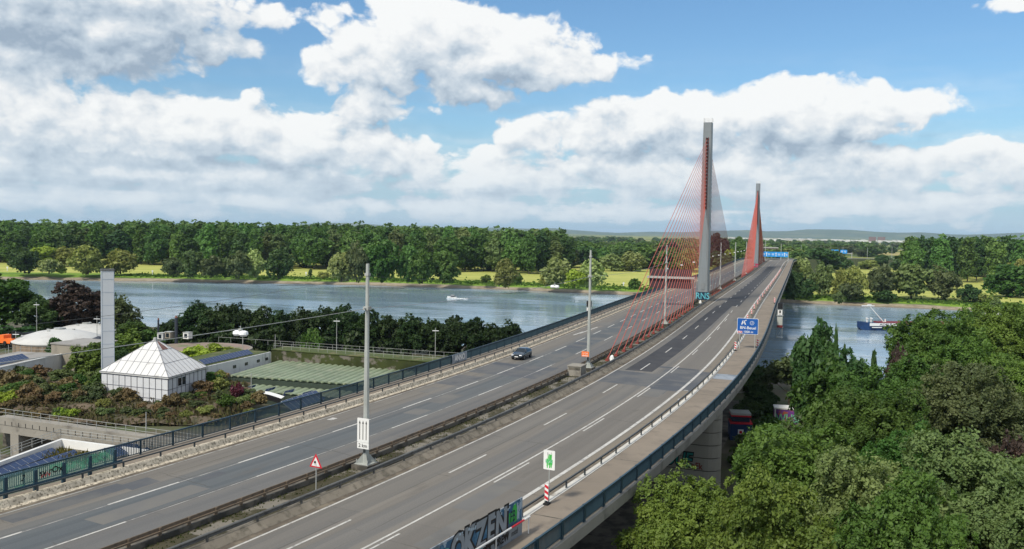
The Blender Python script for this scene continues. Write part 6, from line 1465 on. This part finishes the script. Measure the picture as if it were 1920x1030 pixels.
# ---- meadow trees on the far bank: (px, base y, top y, width, kind, colours, label)
MT = [
 (10, 492, 472, 42, 'meadow', 'yellowgreen', 'bright yellow-green bush at the left end of the meadow'),
 (46, 513, 466, 54, 'meadow', 'dark', 'dark rounded tree at the far left of the far bank'),
 (92, 514, 486, 48, 'shrub', 'pale', 'pale blue-green shrub beside the dark tree at far left'),
 (116, 514, 500, 20, 'shrub', 'yellowgreen', 'little light green shrub left of the two rounded willows'),
 (78, 500, 464, 60, 'meadow', 'yellowgreen', 'yellow-green willow behind the dark tree at far left'),
 (122, 500, 466, 50, 'meadow', 'olive', 'olive bush behind the pale shrub at far left'),
 (165, 515, 465, 62, 'willow', 'olive', 'rounded olive willow, left one of the pair above the chimney'),
 (226, 514, 469, 60, 'willow', 'olive', 'rounded olive willow, right one of the pair above the chimney'),
 (236, 494, 453, 46, 'meadow', 'yellowgreen', 'light yellow-green tree behind the pair of willows'),
 (260, 496, 458, 30, 'meadow', 'lime', 'fresh green tree behind the right willow of the pair'),
 (279, 497, 459, 42, 'cone', 'olive', 'light green conical tree standing alone in the meadow gap'),
 (325, 497, 457, 56, 'willow', 'yellowgreen', 'pale yellow willow at the right of the meadow gap'),
 (388, 494, 419, 88, 'meadow', 'maple', 'big broad dark green tree towering over the left willows'),
 (420, 497, 455, 40, 'meadow', 'dark', 'dark tree tucked against the right of the big broad tree'),
 (325, 519, 484, 44, 'meadow', 'dusk', 'dusky round shrub at the left end of the waterside clump'),
 (361, 520, 473, 48, 'meadow', 'greygreen', 'grey-green willow, second in the waterside clump'),
 (396, 521, 481, 42, 'meadow', 'dusk', 'dusky willow, third in the waterside clump'),
 (424, 520, 486, 34, 'meadow', 'greygreen', 'short grey-green willow, fourth in the waterside clump'),
 (448, 522, 472, 40, 'meadow', 'dusk', 'tall dusky willow, fifth in the waterside clump'),
 (478, 521, 470, 46, 'willow', 'pale', 'pale silvery willow, sixth in the waterside clump'),
 (522, 525, 470, 54, 'meadow', 'dark', 'dark full tree at the right end of the waterside clump'),
 (480, 498, 452, 40, 'willow', 'yellowgreen', 'pale yellow willow behind the waterside clump'),
 (540, 503, 478, 30, 'willow', 'pale', 'small pale willow just behind the dark end tree'),
 (575, 501, 449, 46, 'meadow', 'dark', 'dark round tree at the back of the meadow left of mast'),
 (616, 500, 456, 44, 'willow', 'pale', 'pale willow right of the dark round back tree'),
 (582, 522, 504, 13, 'cone', 'dark', 'tiny dark conifer on the bank grass'),
 (607, 523, 510, 24, 'shrub', 'olive', 'low olive shrub right of the tiny conifer'),
 (640, 529, 474, 50, 'willow', 'pale', 'drooping pale willow just left of the mast with arrow board'),
 (668, 530, 459, 40, 'meadow', 'dusk', 'dusky tree directly left of the mast with arrow board'),
 (717, 530, 453, 66, 'meadow', 'maple', 'large dark green tree right of the mast with arrow board'),
 (766, 530, 464, 38, 'meadow', 'forest', 'slim dark tree between the large tree and the gap'),
 (792, 532, 470, 44, 'meadow', 'maple', 'dark tree in the middle of the waterside group before the gap'),
 (833, 531, 474, 56, 'meadow', 'forest', 'full dark tree at the right end of the group by the gap'),
 (772, 505, 455, 50, 'willow', 'yellowgreen', 'light crowned willow behind the dark waterside group'),
 (800, 505, 458, 40, 'willow', 'pale', 'pale crowned willow behind the dark waterside group'),
 (911, 531, 516, 26, 'shrub', 'lime', 'small green shrub left of the lone brownish willow'),
 (945, 539, 489, 46, 'willow', 'willow', 'lone brownish round willow on the bank beside the motor boat'),
 (969, 534, 511, 24, 'meadow', 'lime', 'small round tree right of the lone brownish willow'),
 (1045, 538, 484, 56, 'willow', 'pale', 'tall pale domed willow left of the second lamp mast'),
 (1026, 537, 513, 30, 'shrub', 'olive', 'low olive shrub at the left foot of the pale domed willow'),
 (1078, 542, 506, 42, 'meadow', 'yellowgreen', 'bright green bush between the two pale domed willows'),
 (1107, 541, 490, 52, 'willow', 'pale', 'pale domed willow behind the second lamp mast'),
 (1146, 509, 477, 46, 'willow', 'pale', 'grey pale willow, left one of the pair at the meadow edge'),
 (1185, 509, 473, 52, 'willow', 'pale', 'grey pale willow, right one of the pair at the meadow edge'),
 (1127, 511, 500, 14, 'shrub', 'lime', 'tiny light shrub below the left pale willow of the edge pair'),
 (1196, 510, 504, 13, 'shrub', 'lime', 'tiny light shrub below the right pale willow of the edge pair'),
 (1190, 543, 524, 30, 'shrub', 'lime', 'green shrub at the bridge railing left of the red cables'),
 (879, 507, 461, 44, 'meadow', 'dusk', 'dusky tree at the left end of the tree belt behind the gap'),
 (918, 506, 463, 50, 'willow', 'greygreen', 'grey-green willow, second in the belt behind the gap'),
 (955, 507, 468, 46, 'meadow', 'greygreen', 'grey-green tree, third in the belt behind the gap'),
 (985, 508, 471, 44, 'meadow', 'dark', 'dark tree, fourth in the belt behind the gap'),
 (1014, 506, 457, 50, 'meadow', 'greygreen', 'taller grey-green tree, fifth in the belt behind the gap'),
 (1066, 502, 474, 46, 'meadow', 'greygreen', 'tree behind the pale domed willows, left of the pale pair'),
 (1096, 502, 463, 54, 'meadow', 'dark', 'dark broad tree behind the second lamp mast'),
 (1128, 500, 468, 40, 'meadow', 'forest', 'dark green tree behind the pale edge pair of willows'),
 (1165, 495, 455, 56, 'meadow', 'forest', 'dark tall tree above the pale edge pair of willows'),
 (1220, 500, 462, 44, 'meadow', 'greygreen', 'dusky tree behind the left red cables'),
 (1255, 505, 455, 50, 'meadow', 'copper', 'copper-brown tree behind the middle of the red cables'),
 (1290, 510, 470, 46, 'meadow', 'olive', 'yellowish tree behind the red cables left of the nearer pylon'),
 (1346, 503, 440, 44, 'meadow', 'copper', 'tall copper-brown tree right of the nearer pylon'),
 (1370, 505, 470, 34, 'meadow', 'yellowgreen', 'bright yellow-green tree right of the nearer pylon by the railing'),
 (1385, 500, 446, 40, 'meadow', 'forest', 'dark tree between the two pylons'),
 (1487, 562, 512, 42, 'meadow', 'dark', 'dark tree against the right side of the bridge on the bank'),
 (1512, 558, 525, 34, 'meadow', 'dark', 'dark lower tree right of the bridge on the bank'),
 (1500, 527, 483, 40, 'willow', 'pale', 'pale round willow right of the far bridge end'),
 (1543, 556, 498, 42, 'meadow', 'greygreen', 'blue-green round tree on the bank right of the bridge'),
 (1571, 570, 549, 24, 'shrub', 'greygreen', 'pale shrub at the water edge below the blue-green tree'),
 (1581, 558, 505, 44, 'willow', 'olive', 'olive tree next to the blue-green round tree'),
 (1603, 560, 503, 40, 'meadow', 'olive', 'olive tree, second right of the blue-green round tree'),
 (1594, 562, 532, 46, 'shrub', 'dusk', 'dark low thicket beneath the two olive trees'),
 (1652, 561, 497, 52, 'meadow', 'dusk', 'dusky arching tree in the middle of the right waterside group'),
 (1655, 563, 545, 46, 'shrub', 'dark', 'dark thicket below the dusky arching tree'),
 (1708, 562, 496, 74, 'meadow', 'greygreen', 'widest dark willow of the right waterside group above the barge'),
 (1767, 564, 504, 54, 'meadow', 'dusk', 'round dusky tree at the right end of the waterside group'),
 (1816, 567, 536, 44, 'shrub', 'dark', 'bushy shrub right of the waterside group'),
 (1838, 568, 550, 34, 'shrub', 'olive', 'lower bushy shrub right of the bushy shrub'),
 (1866, 583, 559, 24, 'shrub', 'greygreen', 'pale shrub at the water edge at the right'),
 (1897, 560, 500, 80, 'meadow', 'maple', 'big round tree at the right edge of the meadow'),
 (1910, 545, 488, 50, 'meadow', 'olive', 'olive crown behind the big round tree at right edge'),
 (1536, 510, 468, 80, 'meadow', 'dark', 'broad dark tree mass crown below the far blue gantry'),
 (1500, 500, 466, 44, 'meadow', 'forest', 'dark tree behind the pale round willow by the bridge end'),
 (1578, 506, 483, 36, 'meadow', 'dark', 'dark round tree below the far embankment'),
 (1627, 506, 488, 46, 'shrub', 'olive', 'olive hedge tree below the far embankment'),
 (1654, 500, 479, 30, 'meadow', 'dark', 'round dark tree in front of the far embankment'),
 (1690, 506, 490, 44, 'shrub', 'dark', 'dark hedge tree left of the poplar grove'),
 (1735, 512, 492, 46, 'shrub', 'olive', 'olive hedge tree at the foot of the poplar grove'),
]
for (px, yb, yt, w, kd, col, lb) in MT:
    shrub = kd == 'shrub'
    ptree('meadow_shrub' if shrub else 'meadow_tree', lb, 'shrub' if shrub else 'tree', px, yb, yt, w, kd, col, ZF - .1 if yb < 545 else ZF - .8, part='foliage' if shrub else 'crown')
# ---- tall wood behind the meadow: rows of poplars; the front ones are trees of their own
def skyline(px): return float(np.interp(px, [-60, 0, 60, 200, 330, 440, 560, 700, 800, 950, 1040, 1075, 1100, 1180, 1250], [409, 407, 411, 411, 409, 413, 415, 417, 420, 423, 427, 434, 438, 440, 442]))
rg = random.Random(21); rest = []
wl_ = 'tall dark poplar in the long wood behind the far meadow'
for row, (Y0, dx, yo) in enumerate([(745, 21, 9), (790, 20, 3), (850, 22, 0)]):
    px = -70 + row*7
    while px < 1062:
        w = rg.uniform(24, 40); Y = Y0 + rg.uniform(-18, 18) - (px > 500)*(px - 500)*.06; yt = skyline(px) + yo + rg.uniform(-3.5, 7) + (rg.random() < .25)*9
        col = rg.choice(['forest', 'forest', 'maple', 'dark', 'forest', 'greygreen', 'maple', 'forest'])
        if row < 2: 
            p = atd(px, 500, Y); p[2] = ZF; top = atd(px, yt, Y)[2]
            rnd_ = rg.random() < .35
            tree('poplar_tree', wl_, 'tree', p, w*Y/F/2*(1.5 if rnd_ else 1.15), top - ZF, 'wood' if rnd_ else 'tall', col, 'poplars of the long wood behind the meadow')
        else: rest.append((px, Y, yt, w, col, 'tall'))
        px += dx*rg.uniform(.75, 1.3)
# grove of tall poplars at the right
for k, px in enumerate(range(1712, 1925, 17)):
    Y = 690 + 30*(k % 3); yt = 437 + [6, 1, 4, 0, 3, 5, 2][k % 7]; p = atd(px, 520, Y); p[2] = ZF; top = atd(px, yt, Y)[2]
    tree('poplar_tree', 'tall poplar in the grove at the right of the far meadow', 'tree', p, 38*Y/F/2, top - ZF, 'tall', ['forest', 'dark', 'maple'][k % 3], 'poplars of the right hand grove')
for k in range(16): rest.append((1705 + 15*k, 790 + 20*(k % 3), 440 + 3*(k % 4), 36, 'forest', 'tall'))
# wood beyond, to the foot of the hills: one mass
def far_top(px): return float(np.interp(px, [1040, 1080, 1200, 1330, 1420, 1480, 1530, 1600, 1700, 1760, 1930], [433, 436, 438, 441, 443, 441, 443, 447, 449, 450, 452]))
for k in range(760):
    px = rg.uniform(1040, 1960); f = rg.random()**1.3; Y = 820 + f*3800
    if 1585 < px < 1700 and Y < 1300: continue
    if 1575 < px < 1640 and Y < 1500: continue
    if 1675 < px < 1705 and Y < 2600: continue
    if 1068 < px < 1250 and 2200 < Y < 2900: continue
    h = rg.uniform(13, 23)*(1 - .25*f); zt_ = ZF + h; yl = 515 - 0
    rest.append((px, Y, None, h*1.5/Y*F, rg.choice(['forest', 'dark', 'forest', 'maple', 'greygreen', 'dusk']), 'meadow', h))
for k in range(150):
    px = rg.uniform(-80, 1060); Y = rg.uniform(880, 1100); rest.append((px, Y, skyline(px) + rg.uniform(1, 6), 40, 'forest', 'tall'))
acc = {}
for it in rest:
    px, Y, yt, w, col, kd = it[:6]; out, k, _c = VAR[kd]; V, ti, _t = out[rg.randrange(len(out))]
    stp = 2 if Y < 1000 else 4 if Y < 1800 else 8
    V = V[::stp].copy(); ti = ti[::stp]; cen = V.mean(1, keepdims=True); V = cen + (V - cen)*math.sqrt(stp)*.95
    p = atd(px, 500, Y); top = (atd(px, yt, Y)[2] if yt else ZF + it[6]); r_ = w*Y/F/2*1.1; a = rg.random()*6.28; ca, sa = math.cos(a), math.sin(a)
    X = V[..., 0]*r_; Yv = V[..., 1]*r_; V = np.stack([X*ca - Yv*sa + p[0], X*sa + Yv*ca + p[1], V[..., 2]*(top - ZF) + ZF], -1)
    acc.setdefault(col, []).append((V.astype(np.float32), np.clip(ti + rg.uniform(-.25, .25), 0, 1)))
Vs = np.concatenate([v for c_ in acc for v, _t in acc[c_]]); Ts = np.concatenate([t2 for c_ in acc for _v, t2 in acc[c_]])
me = quads_mesh('distant_woods', Vs, Ts, LM['forest']); mi = []
for j, c_ in enumerate(acc):
    if j: me.materials.append(LM[c_])
    else: me.materials[0] = LM[c_]
    mi += [j]*sum(len(v) for v, _t in acc[c_])
me.polygons.foreach_set('material_index', mi); o = bpy.data.objects.new('distant_woods', me); COL.objects.link(o); tag(o, 'dark green woods stretching across the plain to the hills', 'woods', None, 'stuff')

# ---- row along the near bank (left of the bridge)
ROW = [(330, 652, 597, 48, 'rowgreen'), (371, 655, 574, 52, 'rowgreen'), (408, 655, 578, 46, 'rowgreen'), (446, 655, 577, 46, 'rowgreen'), (486, 656, 579, 46, 'rowgreen'), (527, 657, 580, 46, 'rowgreen'), (566, 658, 586, 44, 'rowgreen'), (604, 659, 582, 48, 'rowgreen'), (645, 660, 580, 52, 'rowgreen'), (688, 662, 585, 48, 'rowgreen'), (730, 664, 590, 46, 'rowgreen'), (770, 666, 598, 46, 'rowgreen'), (808, 668, 604, 44, 'rowgreen'), (848, 670, 600, 50, 'rowgreen'), (888, 672, 600, 48, 'rowgreen'), (925, 674, 606, 42, 'rowgreen'), (955, 668, 609, 40, 'rowgreen')]
for k, (px, yb, yt, w, col) in enumerate(ROW):
    ptree('riverside_tree', 'dense green tree, %s from the left in the row along the near bank' % NTH[k], 'tree', px, yb, yt - 2, w*1.4, 'mid', col, z=-14.0, Y=225 - k*.8, group='trees in the row along the near bank')
for k, (px, yt) in enumerate([(350, 600), (428, 590), (508, 592), (588, 597), (668, 598), (750, 604), (830, 612), (906, 612), (968, 620)]):
    ptree('riverside_shrub', 'understorey bush, %s from the left beneath the near bank row' % NTH[k], 'shrub', px, 670, yt + 22, 64, 'shrub', 'rowgreen', z=-14.0, Y=216, group='bushes beneath the near bank row', part='foliage')
ptree('bright_shrub', 'light green rounded bush in front of the tree row behind the vaults', 'shrub', 585, 662, 618, 42, 'shrub', 'maple', z=-13, Y=205, part='foliage')
for (px, yb, yt, w, kd, col, Y, lb) in [
 (-8, 640, 517, 130, 'mid', 'maple', 225, 'big dark green tree at the left edge above the tank'), (70, 632, 563, 66, 'mid', 'dark', 222, 'dark tree just right of the big left edge tree'), (146, 632, 530, 96, 'mid', 'copper', 228, 'dark brownish copper tree left of the chimney above the tank'),
 (118, 632, 560, 50, 'mid', 'dark', 232, 'dark green tree partly behind the copper tree'), (228, 640, 562, 56, 'mid', 'dusk', 224, 'dusky ragged tree right of the chimney by the water'), (215, 640, 556, 40, 'mid', 'dark', 232, 'dark tree hidden behind the top half of the chimney'), (250, 660, 604, 64, 'mid', 'maple', 205, 'bushy green tree right of the chimney below the dusky tree'), (285, 652, 618, 40, 'shrub', 'maple', 205, 'green bush between bushy tree and slim stack'),
 (172, 700, 640, 66, 'mid', 'lime', 160, 'small bright green layered tree left of the chimney'), (243, 692, 628, 74, 'mid', 'lime', 160, 'leafy bright green tree between chimney and pavilion roof'), (102, 668, 624, 42, 'cone', 'dark', 180, 'small dark conical tree in front of the round tank'), (20, 640, 612, 90, 'shrub', 'dark', 210, 'low dark hedge bush at the left edge'), (225, 700, 650, 50, 'mid', 'dark', 156, 'dark tree close behind the chimney foot')]:
    sh_ = kd == 'shrub'; ptree('plant_shrub' if sh_ else 'plant_tree', lb, 'shrub' if sh_ else 'tree', px, yb, yt, w*1.1, kd, col, z=-11.5, Y=Y, part='foliage' if sh_ else 'crown')
# ---- shrubs over the planted slope
rg = random.Random(4); SG = {'rustshrub': 'rust-brown shrub on the planted slope around the pavilion', 'maple': 'green shrub on the planted slope around the pavilion', 'dusk': 'dull dark shrub on the planted slope around the pavilion', 'yellowgreen': 'yellow-green shrub on the planted slope around the pavilion', 'plum': 'plum red shrub on the planted slope around the pavilion', 'olive': 'olive shrub on the planted slope around the pavilion', 'greygreen': 'grey-green shrub on the planted slope around the pavilion'}
def slope_z(px, py_): return -11.3 + 2.1*min(1, float(np.interp(py_, [705, 795], [1, 0]))*1.5)
SH = [(118, 785, 766, 26, 'yellowgreen'), (136, 785, 767, 24, 'yellowgreen'), (444, 752, 722, 26, 'plum'), (250, 738, 716, 34, 'plum'), (335, 745, 735, 24, 'plum'), (243, 752, 728, 30, 'rustshrub'), (380, 740, 715, 40, 'rustshrub'), (15, 760, 735, 40, 'yellowgreen'), (410, 735, 710, 34, 'olive'), (345, 762, 748, 30, 'rustshrub')]
for k in range(205):
    px = rg.uniform(-20, 500); py_ = rg.uniform(708, 792); 
    if 190 < px < 388 and py_ < 745: continue
    if px > 430 and py_ < 745: continue
    dens = 1 if py_ < 760 else .5
    if rg.random() > dens: continue
    w = rg.uniform(16, 46)*(1 if py_ < 760 else .75); SH.append((px, py_, py_ - w*rg.uniform(.45, .8), w, rg.choice(['rustshrub', 'rustshrub', 'dusk', 'dusk', 'olive', 'maple', 'greygreen', 'rustshrub', 'dusk'])))
for (px, yb, yt, w, col) in SH:
    ptree('slope_shrub', SG[col], 'shrub', px, yb, yt, w*1.1, 'shrub', col, z=slope_z(px, yb) - .1, group=SG[col].replace('shrub', 'shrubs'), trunk=False, part='foliage')
for k, (px, yb, yt, w) in enumerate([(370, 675, 650, 60), (400, 672, 645, 46), (330, 690, 672, 50), (300, 682, 668, 40), (350, 690, 676, 50), (430, 668, 652, 44)]):
    ptree('basin_shrub', 'yellowish grassy bush, %s of those around the round basin' % NTH[k], 'shrub', px, yb, yt, w, 'shrub', ['yellowgreen', 'yellowgreen', 'olive', 'maple', 'olive', 'olive'][k], z=-9.2, group='bushes around the round basin', trunk=False, part='foliage')

# ---- trees right of the bridge
NT_ = [  # px, centre y, radius px, distance, kind, colour, label
 (1288, 1022, 116, 60, 'near', 'lime', 'big light green tree at the bottom, nearest to the bridge side'),
 (1490, 914, 120, 70, 'near', 'lime', 'broad yellow-green tree in front of the bridge pier'),
 (1440, 1030, 120, 54, 'near', 'lime', 'light green tree at the bottom edge below the broad yellow-green one'),
 (1615, 965, 128, 60, 'near', 'greygreen', 'grey-green tree at the bottom centre of the right grove'),
 (1790, 968, 130, 62, 'near', 'greygreen', 'duller grey-green tree at the bottom right, left of the corner tree'),
 (1915, 1000, 120, 58, 'near', 'greygreen', 'grey-green tree filling the bottom right corner'),
 (1700, 1040, 120, 52, 'near', 'maple', 'mid green tree at the bottom edge between the two grey-green ones'),
 (1635, 825, 98, 88, 'near', 'maple', 'deep green rounded maple in the middle of the right grove'),
 (1680, 762, 90, 102, 'near', 'maple', 'deep green maple behind the rounded maple'),
 (1822, 778, 96, 94, 'near', 'dusk', 'dark dusky broad tree right of the maples'),
 (1572, 850, 44, 90, 'mid', 'copper', 'dark copper tree peeping out left of the rounded maple'),
 (1895, 872, 52, 84, 'mid', 'copper', 'dark copper tree at the right edge'),
 (1762, 664, 80, 134, 'near', 'lime', 'bright green tree directly right of the barge'),
 (1868, 652, 78, 138, 'near', 'lime', 'bright green tree at the top right of the grove'),
 (1905, 735, 70, 114, 'near', 'lime', 'yellowish-green tree at the right edge under the top trees'),
 (1800, 715, 80, 118, 'near', 'lime', 'light green tree in the middle of the upper right grove'),
 (1690, 690, 34, 120, 'mid', 'copper', 'small copper tree just below the barge stern'),
 (1527, 655, 46, 132, 'mid', 'dark', 'tall dark tree nearest the bridge in front of the river'),
 (1482, 716, 56, 152, 'sparse', 'dusk', 'thin half bare tree over the sprayed container'),
 (1590, 690, 50, 126, 'mid', 'dark', 'dark bushy tree right of the tall dark tree'),
 (1560, 742, 66, 112, 'mid', 'maple', 'green tree above the sprayed container'),
 (1428, 765, 36, 150, 'mid', 'dark', 'dark undergrowth tree beside the blue hut'),
 (1556, 790, 50, 106, 'mid', 'maple', 'green leafy tree right of the sprayed container'),
 (1908, 622, 50, 165, 'mid', 'dark', 'dark evergreen tree at the right edge by the water'),
 (1830, 610, 44, 168, 'mid', 'dark', 'dark tree peeping between the bright top trees'),
 (1740, 800, 80, 98, 'near', 'maple', 'shaded green tree between the maples and the dusky tree'),
 (1500, 850, 60, 96, 'mid', 'dusk', 'shaded tree below the sprayed container'),
 (1880, 920, 70, 74, 'near', 'greygreen', 'grey-green tree below the copper tree at the right edge'),
 (1690, 890, 80, 78, 'near', 'maple', 'green tree in front of the rounded maple'),
]
for (px, cyy, rpx, Y, kd, col, lb) in NT_:
    c3 = atd(px, cyy, Y); r_ = rpx*Y/F; ztop = c3[2] + r_*.95; gz = -13.0 if Y < 125 else -14.0
    tree('broadleaf_tree', lb, 'tree', (c3[0], c3[1], gz), r_*1.08, ztop - gz, kd, col)
rx = random.Random(31)
for k in range(16):      # the grove goes on past the right edge of the frame
    Y = 60 + 100*(k % 8)/8 + rx.uniform(-5, 5); c3 = atd(2040 + 150*(k//8) + rx.uniform(-30, 40), 700, Y); h = rx.uniform(13, 17)
    tree('broadleaf_tree', 'broadleaf tree of the grove beyond the right edge of the view', 'tree', (c3[0], c3[1], -13.5), h*.34, h, 'near' if k % 3 else 'mid', ['maple', 'lime', 'greygreen', 'dusk'][k % 4], 'trees of the grove beyond the right edge')
for k, (px, yb, yt, w, Y) in enumerate([(1566, 690, 606, 20, 128), (1582, 690, 612, 20, 128), (1640, 668, 628, 26, 134)]):
    ptree('slim_tree', ['slim pointed tree, left one of the pair against the water', 'slim pointed tree, right one of the pair against the water', 'small pointed conifer in front of the barge bow'][k], 'tree', px, yb, yt, w, 'cone', 'dark', z=-13, Y=Y)
for k, (px, py_, w) in enumerate([(1405, 790, 60), (1440, 830, 70), (1415, 850, 60), (1410, 740, 50), (1400, 880, 60), (1520, 740, 70), (1420, 720, 50), (1310, 940, 50), (1275, 945, 46)]):
    ptree('undergrowth_shrub', 'dark undergrowth bush, %s of those between pier and grove' % NTH[k], 'shrub', px, py_, py_ - w*.62, w*1.2, 'shrub', ['dark', 'maple', 'dusk'][k % 3], z=-13, group='undergrowth beside the bridge pier', trunk=False, part='foliage')
o = bpy.data.objects.new('slope_groundcover', quads_mesh('slope_groundcover', np.array(SLOPE_TUFTS, np.float32), np.random.default_rng(5).random(len(SLOPE_TUFTS)).astype(np.float32), leafmat('leaves_groundcover', (.075, .058, .032), (.085, .095, .035), .15))); COL.objects.link(o); tag(o, 'brown and olive ground cover over the planted slope', 'ground cover', None, 'stuff')
# grass tufts are ground cover along the gravel shore and the median
r = np.random.default_rng(3); n = 5200
qv = r.uniform(-420, 240, n); dv_ = 9 + r.gamma(2.0, 6, n); V = []; 
for q_, d_ in zip(qv, dv_):
    p = Q(q_, float(rfar(q_)) + d_, zfar(d_) - .05); h = .5 + .9*r.random(); w = .5 + .9*r.random(); a = r.random()*6.28; c_, s_ = math.cos(a)*w, math.sin(a)*w
    V.append([(p.x - c_, p.y - s_, p.z), (p.x + c_, p.y + s_, p.z), (p.x + c_*.6, p.y + s_*.6, p.z + h), (p.x - c_*.7, p.y - s_*.7, p.z + h*.8)])
o = bpy.data.objects.new('bank_grass', quads_mesh('bank_grass', np.array(V, np.float32), r.random(n).astype(np.float32), leafmat('leaves_bankgrass', (.06, .12, .018), (.12, .19, .03)))); COL.objects.link(o); tag(o, 'bright green tall grass fringing the far shore', 'grass', None, 'stuff')
V = []; T_ = []
for k in range(8000):
    s_ = -110 + 240*r.random()**1.2; o_ = .2 + r.random()**1.6*1.9; p = B(s_, o_, .10); h = .04 + .12*r.random()**2; w = .03 + .08*r.random(); a = r.random()*6.28; c_, sn = math.cos(a)*w, math.sin(a)*w
    if r.random() < .35*abs(math.sin(s_*.21)): continue
    V.append([(p.x - c_, p.y - sn, p.z), (p.x + c_, p.y + sn, p.z), (p.x + c_*.4, p.y + sn*.4, p.z + h), (p.x - c_*.6, p.y - sn*.6, p.z + h*.8)]); T_.append(r.random())
o = bpy.data.objects.new('median_weeds', quads_mesh('median_weeds', np.array(V, np.float32), np.array(T_, np.float32), leafmat('leaves_weeds', (.035, .045, .014), (.085, .09, .03)))); COL.objects.link(o); tag(o, 'moss and weeds growing along the median trough', 'weeds', None, 'stuff')
# ------------------------------------------------------------------ the air between here and the hills
hm = bpy.data.materials.new('haze'); hm.use_nodes = True; ht = NT(hm.node_tree)
for n in list(hm.node_tree.nodes):
    if n.type == 'BSDF_PRINCIPLED': hm.node_tree.nodes.remove(n)
pv = ht.new('ShaderNodeVolumePrincipled'); pv.inputs['Color'].default_value = (.60, .80, 1.0, 1); pv.inputs['Density'].default_value = HAZE; pv.inputs['Anisotropy'].default_value = 0
ht.l.new(pv.outputs[0], hm.node_tree.nodes['Material Output'].inputs['Volume'])
mb = MB(); mb.box((4000, 20000, 90), (84000, 62000, 240)); o = mb.build('haze', hm); tag(o, 'thin blue haze over the river plain and the far hills', 'haze', None, 'stuff')
